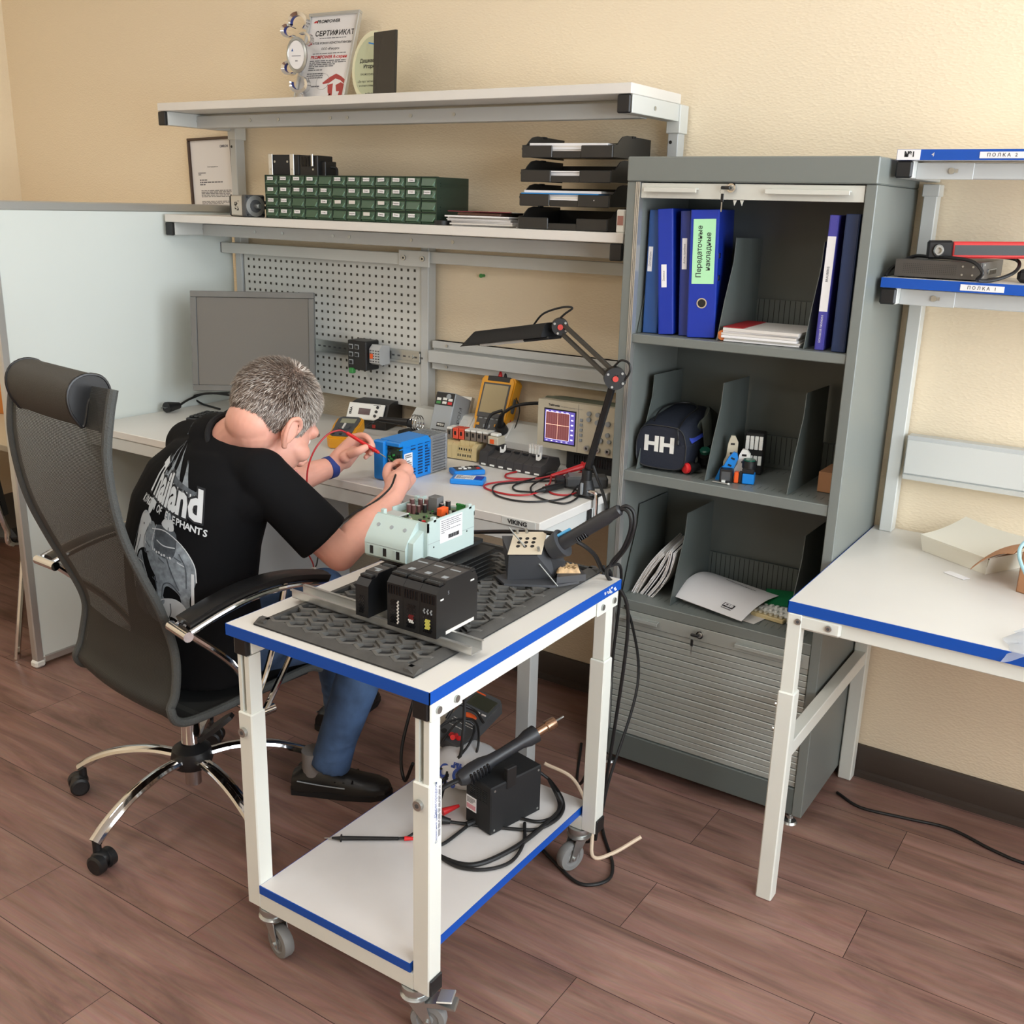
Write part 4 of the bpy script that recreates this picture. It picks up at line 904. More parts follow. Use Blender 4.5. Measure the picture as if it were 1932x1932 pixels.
for r in range(5):
    for c in range(20): b.box(.008 + c * .0192, .024 + c * .0192, .012 + r * .0235, .031 + r * .0235, .0165, .022, KEYM, .002)
ks = b.build('key', t); ks['kind'] = 'stuff'

# desoldering station
t = Th('soldering_station', 'black soldering station with a white front panel and red display', 'soldering station', (-2.45, 2.79, BZ), 14)
b = t.mb(); prof = [(0, .003), (.135, .003), (.14, .075), (.12, .092), (.06, .094), (.03, .09), (.0, .035)]
b.prism([(y, z) for y, z in prof], -.075, .075, BLACK, frame((0, 0, 0), (0, 1, 0), (0, 0, 1))); b.box(-.06, .06, .02, .12, 0, .004, BLACKM); b.build('case', t)
b = t.mb(); Q = frame((-.082, -.006, .034), (1, 0, 0), (0, .50, .86)); b.box(0, .145, 0, .062, 0, .006, WHITEP, .002, Q); pn = b.build('front_panel', t)
b = t.mb(); b.box(.045, .092, .018, .042, .006, .0064, mat('dark_red_display', (64, 22, 26), .15), 0, Q)
b.build('display', pn)
for k in range(3):
    b = t.mb(); b.cyl((.118 - .002 * k, .049 - k * .0165, .006), (.118 - .002 * k, .049 - k * .0165, .009), .0055, BLACK, n=16, X=Q); b.build('button', pn)
b = t.mb(); b.text('ERSA', .0125, INK, Q @ T3(.014, .03, .0062) @ RZ(90), 'CENTER', .0006); b.lines(.1, .128, .054, .059, 1, INKG, Q @ T3(0, 0, .006), 4); b.build('lettering', pn)
b = t.mb(); b.box(.02, .033, -.002, .0, .006, .018, mat('red_rocker', (150, 40, 34), .35)); b.build('power_switch', t)
t = Th('soldering_iron', 'black soldering iron in its spiral holder right of the white panel station', 'soldering iron', (-2.33, 2.77, BZ))
b = t.w(); i0 = V((-2.332,2.72,0.9178)); i1 = V((-2.2275,2.75,0.9159)); b.tube([i0, i0.lerp(i1, .5), i1], lambda s: .009 + .004 * s, BLACK, n=12); b.tube([i1, i1.lerp(V((-2.2073,2.76,0.9114)), .7)], .016, BLACKM, n=14); b.build('handle', t)
b = t.w(); b.tube([i0, (-2.3365,2.68,0.9084), (-2.4321,2.7318,0.862), (-2.3684,2.6376,0.86), (-2.3488,2.5886,0.86)], .0045, CABLE); b.build('cord', t)
b = t.w(); c = V((-2.2066,2.765,0.9164))
for k in range(3): b.tube([c + V((.012 * k - .006 + .003 * math.cos(a), .02 * math.cos(a), .026 * math.sin(a))) for a in [i * PI / 6 for i in range(12)]], .0022, CHROME, n=6, per=2, closed=True)
b.build('spiral_holder', t)
b = t.w(); b.box(c.x - .06, c.x + .07, c.y - .03, c.y + .045, BZ + .0005, BZ + .03, BLACKM, .006); b.cyl((c.x + .02, c.y + .01, BZ + .03), (c.x + .005, c.y, c.z - .02), .006, STEEL); b.build('stand_base', t)

def dmm(name, label, loc, rz, rx, w, l, h, m1, m2, scr, cat='multimeter'):
    t = Th(name, label, cat, M=T3(*loc) @ RZ(rz) @ RX(rx)); b = t.mb()
    P = [(-w / 2, .012), (-w / 2 + .012, 0), (w / 2 - .012, 0), (w / 2, .012), (w / 2, l * .45), (w / 2 + .004, l * .6), (w / 2 + .004, l - .015), (w / 2 - .01, l), (-w / 2 + .01, l), (-w / 2 - .004, l - .015), (-w / 2 - .004, l * .6), (-w / 2, l * .45)]
    b.prism(P, 0, h, m1); b.prism([(x * .93, .006 + y * .94) for x, y in P], h, h + .003, m1); b.build('holster', t)
    b = t.mb(); b.prism([(x * .82, .015 + y * .87) for x, y in P], h + .003, h + .006, m2); b.build('face', t)
    b = t.mb(); b.box(-w * .3, w * .3, l * .66, l * .86, h + .0055, h + .007, scr); b.build('display', t)
    return t
SCRG = mat('lcd_grey_green', (146, 146, 122), .25); SCRD = mat('lcd_dark', (58, 60, 48), .2)
t = dmm('yellow_multimeter', 'small yellow multimeter lying tilted behind the left hand', (-2.3092,2.4871,0.858), 26, 14, .086, .17, .034, YELLOW, GREYD, SCRG)
b = t.mb(); b.cyl((0, .075, .039), (0, .075, .046), .02, GREYD, n=24); b.box(-.003, .003, .057, .093, .046, .050, PAPER2); b.build('dial', t)
for x in (-.026, .0, .026):
    b = t.mb(); b.cyl((x, .028, .039), (x, .028, .041), .006, BLACK, n=12); b.build('socket', t)
b = t.mb(); b.box(-.03, .03, .13, .14, -.04, 0, GREYD); b.build('tilt_stand', t)

# blue frequency drive being tested
DX0, DX1, DY0_, DY1_ = -1.965, -1.872, 2.268, 2.42; DZ0, DZ1 = BZ + .0005, .975
t = Th('blue_frequency_drive', 'blue frequency drive with a ribbed metal heatsink lying on the workbench', 'frequency drive', (-1.92, 2.37, BZ))
b = t.w(); BLUEX = mat('drive_blue', (20, 128, 212), .35); BLUEY = BLUEX
P = [(DX0, DZ0 + .012), (DX0 + .004, DZ0), (DX1 - .003, DZ0), (DX1, DZ0 + .004), (DX1, DZ1 - .012), (DX1 - .012, DZ1), (DX0 + .008, DZ1 + .002), (DX0, DZ1 - .01)]
XZ = Matrix(((1, 0, 0, 0), (0, 0, -1, 0), (0, 1, 0, 0), (0, 0, 0, 1)))
b.prism(P, -DY1_, -DY0_ - .02, BLUEX, XZ); b.build('housing', t)
b = t.w(); b.box(DX0 - .002, DX0 + .040, DY0_ - .004, DY0_ + .02, DZ0 + .002, DZ1 + .001, BLUEX, .004); b.box(DX0 + .038, DX1 - .001, DY0_ + .006, DY0_ + .02, DZ0, DZ0 + .045, BLUEX, .002); b.box(DX0 + .038, DX1 - .001, DY0_ + .004, DY0_ + .02, DZ1 - .012, DZ1, BLUEX, .002); b.build('front_cover', t)
b = t.w(); b.box(DX0 + .04, DX1 - .003, DY0_ + .012, DY0_ + .0205, DZ0 + .045, DZ1 - .012, mat('dark_pcb', (42, 58, 48), .5, var=.4, vscale=120))
R_ = random.Random(4)
for k in range(26):
    x = DX0 + .043 + R_.random() * .04; z = DZ0 + .05 + R_.random() * .05; s = R_.uniform(.002, .007); b.box(x, x + s, DY0_ + .003 + R_.random() * .006, DY0_ + .014, z, z + R_.uniform(.002, .006), R_.choice((BLACK, BLACK, GREENL, GREYD, WHITEP)))
b.build('circuit_board', t)
b = t.w()
for c_ in range(3):
    for r in range(11): 
        y = DY0_ + .055 + c_ * .034
        if c_ == 0 and 2 < r < 9: continue
        b.box(DX1 - .001, DX1 + .0006, y, y + .022, DZ0 + .012 + r * .0088, DZ0 + .0165 + r * .0088, mat('vent_dark_blue', (10, 44, 88), .6))
b.box(DX1, DX1 + .0015, DY0_ + .002, DY1_ - .004, DZ1 - .020, DZ1 - .017, BLUEX); b.box(DX1, DX1 + .003, DY1_ - .018, DY1_ - .006, DZ0 + .01, DZ0 + .03, BLUEX, .001); b.box(DX1, DX1 + .003, DY1_ - .018, DY1_ - .006, DZ1 - .035, DZ1 - .022, BLUEX, .001); b.build('vent_grille', t)
b = t.w(); b.box(DX1 - .0005, DX1 + .001, DY0_ + .024, DY0_ + .062, DZ0 + .02, DZ0 + .085, PAPER); Q = T3(DX1 + .001, DY0_ + .024, DZ0 + .02) @ FACE_YZ; b.lines(.003, .034, .02, .062, 7, INKG, Q, 9)
for i in range(36):
    x = .02 + (i % 6) * .0022; y = .004 + (i // 6) * .0022
    if R_.random() < .5: b.box(x, x + .002, y, y + .002, 0, .0005, INK, 0, Q)
b.build('rating_label', t)
b = t.w(); HS = mat('cast_aluminium', (186, 188, 190), .35, metal=.7)
b.box(DX0 + .002, DX1 - .001, DY1_, DY1_ + .01, DZ0 + .002, DZ1 - .006, HS)
for k in range(13):
    z = DZ0 + .004 + k * .0090; b.box(DX1 - .006, DX1 + .001, DY1_ + .01, 2.498, z, z + .004, HS)
b.box(DX0 + .004, DX1 - .006, DY1_ + .01, 2.496, DZ0 + .004, DZ1 - .012, HS)
for k in range(8):
    x = DX0 + .006 + k * .0115; b.box(x, x + .0035, DY1_ + .004, 2.498, DZ1 - .014, DZ1 - .002, HS)
b.box(DX0, DX1 + .002, 2.494, 2.502, DZ0, DZ1 - .004, HS, .001); b.build('heatsink', t)

def remote(label, M, seed):
    t = Th('drive_keypad', label, 'keypad', M=M, group='blue drive keypads on the workbench'); b = t.mb(); b.box(0, .10, 0, .058, 0, .016, BLUE, .003); b.build('shell', t)
    return t
t = remote('blue drive keypad with buttons lying face up beside the blue drive', frame((-1.795, 2.437, BZ + .0005), (.055, .075, 0), (-.06, .05, 0)), 1)
b = t.mb(); b.box(.012, .092, .006, .052, .0165, .0175, GREYD)
for x, y, m in ((.02, .02, WHITEP), (.034, .014, WHITEP), (.034, .034, WHITEP), (.05, .02, WHITEP), (.075, .012, RED), (.075, .034, BLACK), (.06, .036, BLACK)): b.box(x, x + .011, y, y + .009, .0175, .0205, m, .001)
b.build('button_panel', t)
t = remote('blue drive keypad cover with a white label in front of the other keypad', frame((-1.757, 2.362, BZ + .0005), (.08, .035, 0), (-.035, .08, 0)), 2)
b = t.mb(); b.box(.012, .07, .006, .05, .0165, .017, PAPER); b.lines(.015, .066, .01, .046, 6, INKG, T3(0, 0, .0168), 3); b.box(.072, .096, .01, .045, .0165, .018, BLUED, .001); b.build('label_panel', t)

# grey inverter and yellow scope meter leaning on the trunking
t = Th('grey_inverter', 'grey motor inverter with a small keypad leaning behind the relay row', 'inverter', M=frame((-2.128, 2.722, BZ + .002), (1, .06, 0), (0, .36, .93)))
GI = mat('inverter_grey', (160, 166, 170), .42); b = t.mb()
b.box(0, .078, .045, .188, -.105, 0, GI, .003); b.build('housing', t)
b = t.mb(); b.prism([(.003, .046), (.075, .046), (.07, 0), (.008, 0)], -.09, -.014, GI); 
for k in range(5): b.box(.016 + k * .010, .021 + k * .010, .03, .038, -.0145, -.0125, BLACK)
b.build('terminal_cover', t)
b = t.mb(); b.box(.002, .076, .142, .186, 0, .0012, BLACK)
b.cyl((.054, .174, .001), (.054, .174, .004), .009, GREYP, n=18)
for x, y, m in ((.008, .158, WHITEP), (.032, .160, WHITEP), (.054, .158, WHITEP), (.008, .146, GREENL), (.032, .147, WHITEP), (.054, .146, RED)): b.box(x, x + .017, y, y + .009, .001, .0026, m, .0006)
b.build('keypad', t)
b = t.mb(); b.box(.026, .058, .068, .083, 0, .0007, BLACK); b.text('PD210', .0095, WHITEP, T3(.042, .0755, .0009), 'CENTER', .0004)
b.text('ПРОМ', .026, GREYD, T3(.0782, .11, -.05) @ RY(90) @ RZ(90)); b.lines(.01, .068, .052, .060, 1, GREYD, T3(0, 0, 0), 2); b.build('lettering', t)
b = t.mb(); b.box(.0, .078, .02, .20, -.125, -.106, ALU, .001); b.build('heatsink', t)

t = Th('scope_meter', 'yellow handheld scope meter with a tan screen leaning against the wall rail', 'scope meter', M=frame((-1.985, 2.772, BZ + .003), (1, .07, 0), (0, .40, .92)))
b = t.mb(); P = [(0, .01), (.008, 0), (.104, 0), (.112, .01), (.114, .10), (.120, .11), (.124, .245), (.116, .256), (.0, .256), (-.008, .245), (-.006, .11), (0, .10)]
b.prism(P, -.05, -.004, YELLOW); b.prism([(x * .94 + .0035, y * .97 + .004) for x, y in P], -.004, .002, YELLOW); b.box(.118, .126, .14, .19, -.034, -.016, GREYD, .003); b.build('holster', t)
b = t.mb(); b.box(.010, .104, .012, .112, .0015, .004, GREYD, .001); b.box(.006, .110, .112, .232, .0015, .004, GREYD, .001); b.box(.016, .104, .238, .2565, -.03, .003, BLACK, .002); b.build('face', t)
b = t.mb(); b.box(.012, .104, .128, .226, .004, .0046, mat('tan_lcd', (176, 160, 122), .2)); b.build('screen', t)
b = t.mb()
for k in range(4): b.box(.018 + k * .022, .031 + k * .022, .106, .110, .004, .0056, GREYP, .0005)
for x, y, w_, h_, m in ((.012, .082, .013, .010, YELLOW), (.082, .082, .013, .010, YELLOW), (.016, .05, .007, .022, GREYP), (.084, .05, .007, .022, GREYP), (.044, .048, .02, .009, GREYP), (.014, .024, .011, .009, GREYP), (.046, .024, .011, .009, GREYP), (.078, .022, .014, .011, mat('mint_button', (140, 200, 170), .4))): b.box(x, x + w_, y, y + h_, .004, .0062, m, .001)
for a in range(4): b.box(-.006, .006, .008, .013, .004, .0062, GREYP, .001, T3(.054, .082, 0) @ RZ(90 * a))
b.build('keypad', t)
for x, m in ((.052, RED), (.072, BLACK)):
    b = t.mb(); b.tube([(x, .257, -.015), (x, .278, -.017), (x - .004, .30 if m == RED else .272, -.02)], .0075 if m == RED else .006, m, n=10); b.build('lead_plug', t)
b = t.mb(); b.tube([(.12, .20, -.03), (.145, .16, -.03), (.15, .1, -.02), (.14, .03, -.01)], .002, CABLE); b.tube([(.12, .12, -.03), (.128, .06, -.02), (.13, .02, -.01)], .002, REDC); b.build('lead', t)

# oscilloscope
t = Th('oscilloscope', 'beige oscilloscope with a lit purple and red screen on the trunking', 'oscilloscope', (-1.54, 2.745, .9175), 1)
W2 = .142; b = t.mb()
b.prism([(0, .002), (.13, .008), (.13, .142), (.02, .158), (0, .152)], -W2 + .008, W2, mat('olive_green_case', (96, 104, 84), .5), frame((0, 0, 0), (0, 1, 0), (0, 0, 1))); b.build('case', t)
b = t.mb(); OB = BEIGE
P = [(-W2, .004), (-W2 + .004, 0), (W2 - .004, 0), (W2, .004), (W2, .15), (W2 - .004, .154), (-W2 + .004, .154), (-W2, .15)]
b.prism(P, -.012, .018, OB, XZ); fp = b.build('front_panel', t)
b = t.mb(); sx0, sx1, sz0, sz1 = -.115, -.008, .022, .124
def quad(x0, x1, z0, z1, y, m): b.box(x0, x1, y, y + .0006, z0, z1, m)
b.box(sx0 - .004, sx1 + .004, -.0188, -.0178, sz0 - .004, sz1 + .004, BLACK)
b.build('screen_frame', fp)
b = t.mb(); PUR = mat('screen_purple', (104, 92, 180), .3, emit=.45); SRED = mat('screen_dull_red', (128, 74, 74), .3, emit=.42); STR = mat('screen_trace', (250, 205, 180), .3, emit=.8); SW = mat('screen_white', (240, 235, 255), .3, emit=.8)
quad(sx0, sx1, sz0, sz1, -.0196, PUR); quad(sx0 + .004, sx1 - .019, sz0 + .010, sz1 - .007, -.0200, SRED)
gx0, gx1, gz0, gz1 = sx0 + .004, sx1 - .019, sz0 + .010, sz1 - .007
for i in range(1, 10): 
    if i != 5: quad(gx0 + (gx1 - gx0) * i / 10 - .0002, gx0 + (gx1 - gx0) * i / 10 + .0002, gz0, gz1, -.0203, mat('screen_grid', (160, 110, 108), .3, emit=.5))
quad((gx0 + gx1) / 2 - .0004, (gx0 + gx1) / 2 + .0004, gz0, gz1, -.0204, STR); zc = gz0 + (gz1 - gz0) * .54; quad(gx0, gx1, zc - .0007, zc + .0007, -.0206, STR)
quad(gx0 - .001, gx0, gz0, gz1, -.0204, SW); quad(gx1, gx1 + .001, gz0, gz1, -.0204, SW); quad(gx0, gx1, gz0 - .001, gz0, -.0204, SW); quad(gx0, gx1, gz1, gz1 + .001, -.0204, SW)
for k in range(6): quad(sx1 - .013, sx1 - .005, gz1 - .005 - k * .0155, gz1 - .001 - k * .0155, -.0204, SW)
for k in range(5): quad(sx0 + .004 + k * .018, sx0 + .012 + k * .018, sz1 - .005, sz1 - .003, -.0204, SW); quad(sx0 + .006 + k * .018, sx0 + .012 + k * .018, sz0 + .003, sz0 + .005, -.0204, SW)
b.build('screen', fp)
b = t.mb(); b.text('Tektronix', .0098, INK, T3(-.104, -.0182, .139) @ FACE_XZ, 'LEFT', .0004); b.text('TDS 2002 Two Channel Digital Oscilloscope', .0042, INKG, T3(-.06, -.0182, .137) @ FACE_XZ, 'LEFT'); b.build('lettering', fp)
b = t.mb(); b.box(.0025, .0035, -.0184, -.0178, .002, .152, GREYD); b.build('panel_seam', fp)
for z in (.10, .085, .069, .053, .037):
    b = t.mb(); b.box(.010, .020, -.0225, -.018, z, z + .009, GREYP, .001); b.build('soft_key', fp)
for x, z, r in ((.042, .128, .007), (.042, .110, .007), (.072, .128, .007), (.072, .104, .008), (.108, .104, .008), (.072, .07, .007), (.108, .07, .007), (.085, .05, .008), (.115, .05, .006)):
    b = t.mb(); b.cyl((x, -.018, z), (x, -.026, z), r, GREYP, n=18); b.build('knob', fp)
for x in (.04, .077, .112):
    b = t.mb(); Q = T3(x, -.018, .02) @ RX(90); b.lathe([(.004, 0), (.0085, 0), (.0085, .010), (.004, .010)], STEEL, Q, 18, ring=True); b.cyl((0, 0, 0), (0, 0, .009), .002, BLACK, n=8, X=Q); b.build('input_connector', fp)
t = Th('power_supply_box', 'black vented power supply under the right half of the oscilloscope', 'power supply', (-1.475, 2.82, BZ))
b = t.w(); b.box(-1.585, -1.355, 2.745, 2.885, BZ + .0005, .9165, BLACKM, .004)
for k in range(22): b.box(-1.555 + k * .009, -1.551 + k * .009, 2.744, 2.7455, .875, .905, BLACKG)
b.build('case', t)
t = Th('hanging_mains_plug', 'black mains plug in the trunking socket left of the oscilloscope', 'plug', (-1.86, 2.81, .93))
b = t.w(); b.cyl((-1.872, 2.815, .925), (-1.872, 2.795, .945), .019, BLACK, n=18); b.tube([(-1.872, 2.796, .944), (-1.862, 2.785, .975), (-1.85, 2.78, .995)], lambda s: .012 - .006 * s, BLACK, n=12); b.build('plug_body', t)
b = t.w(); b.tube([(-1.85, 2.78, .995), (-1.80, 2.79, 1.025), (-1.72, 2.83, 1.035), (-1.64, 2.87, 1.02)], .0055, CABLE); b.tube([(-1.86, 2.79, 1.0), (-1.895, 2.77, .98), (-1.905, 2.75, .92), (-1.885, 2.72, .865), (-1.86, 2.72, .86)], .005, CABLE); b.build('cord', t)
t = Th('red_crocodile_lead', 'red plastic clip lying behind the relay row', 'test clip', (-1.78, 2.72, BZ)); b = t.w(); b.box(-1.86, -1.72, 2.715, 2.745, BZ + .0005, BZ + .035, mat('dark_red_pouch', (160, 24, 44), .5), .008); b.build('clip', t)

# relay rows on rails
t = Th('relay_rail', 'row of tan relay sockets with clear relays on the workbench', 'relay row', (-1.90, 2.62, BZ), 5)
b = t.mb(); b.box(-.075, .11, .015, .055, .0005, .008, STEEL); b.build('rail', t)
for k in range(7):
    x = -.075 + k * .0185; b = t.mb(); stp = k in (3, 4, 5)
    P = [(0, .004), (.075, .004), (.075, .05), (.05, .05), (.05, .062), (.02, .062), (.02, .045), (.008, .045), (.008, .028), (0, .028)] if stp else [(0, .004), (.075, .004), (.075, .055), (.012, .055), (0, .047)]
    b.prism(P, x, x + .0178, TAN, frame((0, 0, 0), (0, 1, 0), (0, 0, 1)))
    if stp:
        for q in range(2): b.box(x + .003 + q * .008, x + .007 + q * .008, -.0005, .001, .014, .022, BLACK); b.box(x + .003 + q * .008, x + .007 + q * .008, .0075, .009, .033, .040, BLACK)
    b.build('relay_socket', t)
for k in range(7):
    x = -.074 + k * .0225; b = t.mb(); m = (WHITEP, mat('orange_relay', (224, 84, 60), .35), mat('orange_relay', (224, 84, 60), .35), BEIGE, BEIGE, BEIGE, BEIGE)[k]
    b.box(x, x + .019, .025, .065, .0625, .092, m if k in (1, 2) else mat('smoky_relay_case', (120, 108, 98), .25), .002); b.box(x, x + .019, .025, .065, .092, .098, WHITEP if k not in (1, 2) else m, .001); b.box(x + .006, x + .013, .0243, .0255, .075, .088, BLACK); b.build('relay', t)
t = Th('terminal_rail', 'black rail of pluggable modules with white clips right of the relays', 'terminal row', (-1.69, 2.605, BZ), -2)
MODB = mat('module_dark_grey', (62, 60, 60), .45)
for k in range(7):
    x = -.135 + k * .034; z1 = .044 + (.012 if k < 1 else 0); b = t.mb(); b.prism([(0, .002), (.09, .002), (.11, .02), (.10, z1), (.045, z1 + .012), (.03, z1 - .004), (.004, z1 - .010), (0, .03)], x, x + .033, MODB, frame((0, 0, 0), (0, 1, 0), (0, 0, 1)))
    b.box(x + .006, x + .026, .035, .06, z1 + .005, z1 + .010, BLACK); b.box(x + .008, x + .026, -.0012, .001, .003, .009, WHITEP, .001); b.build('module', t)
b = t.mb(); b.box(-.12, .115, .03, .07, .0005, .008, STEEL); b.build('rail', t)
for k in range(4):
    b = t.mb(); x = .02 + k * .0105; b.box(x, x + .0085, .05, .07, .05, .082, WHITEP, .0015); b.box(x + .002, x + .0065, .048, .052, .072, .084, PAPER2); b.build('white_clip', t)
for x, y, rz in ((.07, .02, 0), (-.075, .03, 20)):
    b = t.mb(); P = [(0, 0), (.018, 0), (.030, .012), (.032, .042), (.025, .044), (.020, .018), (.006, .018), (.004, .030), (0, .030)]; b.prism(P, -.004, .004, WHITEP, T3(x, y, .045) @ RZ(rz) @ Matrix(((.6, 0, 0, 0), (0, 0, -.6, 0), (0, .6, 0, 0), (0, 0, 0, 1)))); b.build('lever_clip', t)
b = t.mb(); b.box(-.125, -.085, .03, .07, .064, .09, BEIGE, .002); b.box(-.115, -.1, .028, .032, .068, .082, ORANGE); b.box(-.12, -.09, .035, .06, .0905, .1, WHITEP, .003); b.build('top_relay', t)

# modules on the perforated panel
t = Th('din_rail', 'slotted steel rail screwed across the perforated panel', 'rail', (-2.6, 2.9, 1.12))
b = t.w(); b.box(-3.17, -2.293, 2.898, 2.906, 1.096, 1.140, STEEL, .001); b.box(-3.17, -2.293, 2.893, 2.899, 1.133, 1.141, STEEL); b.box(-3.17, -2.293, 2.893, 2.899, 1.095, 1.103, STEEL)
for k in range(34): b.box(-3.15 + k * .026, -3.138 + k * .026, 2.8972, 2.8985, 1.115, 1.121, GREYD)
b.cyl((-2.33, 2.898, 1.118), (-2.33, 2.894, 1.118), .007, STEEL, n=14); b.build('profile', t)
t = Th('network_module', 'black network switch module with six ports on the slotted rail', 'network module', (-2.525, 2.87, 1.06))
b = t.w(); b.box(-2.567, -2.478, 2.82, 2.893, 1.060, 1.166, BLACK, .003)
b.build('case', t)
for j in range(3):
    for i in range(2 if j < 2 else 1):
        b = t.w(); x = -2.56 + i * .028; z = 1.135 - j * .028; b.box(x, x + .02, 2.8185, 2.821, z, z + .017, GREYP, .001); b.box(x + .003, x + .017, 2.8175, 2.819, z + .002, z + .014, BLACKG); b.build('port', t)
b = t.w(); b.box(-2.556, -2.535, 2.81, 2.83, 1.046, 1.066, GREENL, .003); b.build('green_plug', t)
t = Th('terminal_module', 'grey terminal module with an orange mark beside the black module', 'terminal module', (-2.45, 2.87, 1.08))
b = t.w(); b.prism([(2.893, 1.085), (2.893, 1.15), (2.85, 1.155), (2.835, 1.14), (2.835, 1.09), (2.85, 1.082)], -2.475, -2.428, mat('pale_grey_terminal', (188, 190, 190), .45), frame((0, 0, 0), (0, 1, 0), (0, 0, 1)))
for j in range(5):
    for i in range(4): b.box(-2.472 + i * .012, -2.465 + i * .012, 2.834, 2.8355, 1.094 + j * .0095, 1.098 + j * .0095, GREYD)
b.box(-2.472, -2.458, 2.833, 2.8355, 1.105, 1.123, ORANGE); b.build('case', t)
t = Th('push_pin', 'green push pin stuck in the wall above the cable duct', 'pin', (0, 0, 0), M=T3(*(-2.0623,2.955,1.4171)))
b = t.mb(); b.cyl((0, .004, 0), (0, -.012, 0), .005, GREENL, n=12); b.cyl((0, -.012, 0), (0, -.016, 0), .007, GREENL, n=12); b.build('head', t)

# articulated lamp
t = Th('desk_lamp', 'black articulated desk lamp clamped to the right end of the workbench', 'lamp', (-1.365, 2.50, BZ)); lamp = t
J0 = V((-1.372, 2.50, .93)); J1 = V((-1.2793,2.46,1.212)); J2 = V((-1.5102,2.55,1.3228)); HE = V((-1.9072,2.66,1.2444)); HS_ = V((-1.5417,2.56,1.3133))
b = t.w(); b.box(-1.40, -1.335, 2.475, 2.53, BZ, BZ + .008, BLACK, .003); b.cyl((-1.372, 2.50, BZ + .008), (-1.372, 2.50, BZ + .05), .028, BLACK, r2=.017); b.cyl((-1.372, 2.50, BZ + .05), (-1.372, 2.5, .935), .015, BLACK); b.box(-1.375, -1.369, 2.47, 2.476, BZ + .012, BZ + .045, GREYP); b.build('clamp_base', t)
b = t.w(); b.tube([(-1.356, 2.485, BZ + .02), (-1.332, 2.478, BZ + .022), (-1.326, 2.476, BZ + .012), (-1.326, 2.476, BZ - .06)], .006, CHROME, n=10); b.box(-1.345, -1.318, 2.462, 2.492, BZ - .07, BZ - .055, BLACK, .004); b.cyl((-1.345, 2.476, BZ - .09), (-1.345, 2.476, BZ - .028), .007, BLACK); b.build('clamp_screw', t)
OFF = V((.010, -.010, .012))
b = t.w(); b.bar(J0 + OFF, J1 + OFF, .013, .013, BLACK, (0, 1, 0), .001); b.bar(J0 - OFF, J1 - OFF, .013, .013, BLACK, (0, 1, 0), .001); b.build('lower_arm', t)
u = (J2 - J1).normalized(); nrm = V((0, 0, 1)) - u * u.z; nrm.normalize(); ARM2 = mat('worn_black_arm', (58, 55, 50), .45)
b = t.w(); b.bar(J1 + nrm * .013, J2 + nrm * .013, .011, .011, ARM2, (0, 1, 0), .001); b.bar(J1 - nrm * .013, J2 - nrm * .013, .011, .011, ARM2, (0, 1, 0), .001); b.build('upper_arm', t)
vd = V((-.545, .838, 0)); 
for J, R0 in ((J1, .030), (J2, .024)):
    b = t.w(); b.cyl(J - vd * .018, J + vd * .018, R0, BLACK, n=24); b.cyl(J - vd * .0185, J - vd * .022, .008, mat('red_cap', (190, 60, 50), .4), n=16)
    for a in (40, 150, 250, 330):
        e = V((math.cos(math.radians(a)) * .838, math.cos(math.radians(a)) * .545, math.sin(math.radians(a)))) * R0 * .78; b.cyl(J - vd * .0182 + e, J - vd * .021 + e, .0035, STEEL, n=8)
    b.build('joint', t)
hd = HE - HS_; M_ = frame(HS_, hd, V((0, 0, 1)).cross(hd)); L_ = hd.length
b = MB(t.Mi @ M_)
b.prism([(-.045, -.022), (.045, -.022), (.045, -.014), (.028, .012), (.018, .018), (-.018, .018), (-.028, .012), (-.045, -.014)], 0.0, L_ * .86, BLACKM, Matrix(((0, 0, 1, 0), (1, 0, 0, 0), (0, 1, 0, 0), (0, 0, 0, 1))))
b.add([(L_ * .86, -.045, -.022), (L_ * .86, .045, -.022), (L_ * .86, .028, .012), (L_ * .86, -.028, .012), (L_, -.04, -.024), (L_, .04, -.024), (L_, .03, -.018), (L_, -.03, -.018)], [(0, 1, 5, 4), (1, 2, 6, 5), (2, 3, 7, 6), (3, 0, 4, 7), (4, 5, 6, 7), (0, 3, 2, 1)], BLACKM)
b.box(-.01, .10, -.03, .03, -.03, -.02, BLACKM, .004); b.build('lamp_shade', t)
b = MB(t.Mi @ M_); b.cyl((.09, 0, -.0245), (L_ * .85, 0, -.0245), .006, WHITEP, n=10); b.build('tube', t)
b = t.w(); b.tube([J2, J2 - (J2 - HS_) * .6, HS_ + hd * .04], .011, BLACK, n=10); b.build('head_bracket', t)
b = t.w(); b.tube([HS_ + hd * .22 + V((0, 0, .014)), (-1.5738,2.56,1.353), (-1.5068,2.55,1.3767), (-1.4721,2.55,1.3777), (-1.4955,2.55,1.3597), J2 + V((0, 0, .024))], .003, CABLE); b.build('power_cord', t); b = t.w(); b.tube([(-1.2895,2.47,1.2399), (-1.2657,2.465,1.26), (-1.2389,2.46,1.2548), (-1.2359,2.46,1.2325), (-1.2502,2.46,1.2081)], .003, CABLE); b.build('power_cord', t); b = t.w(); b.tube([J0 + V((.02, -.005, .02)), (-1.3308,2.49,0.9137), (-1.2904,2.45,0.8875), (-1.2607,2.42,0.8569)], .0045, CABLE); b.build('power_cord', t)

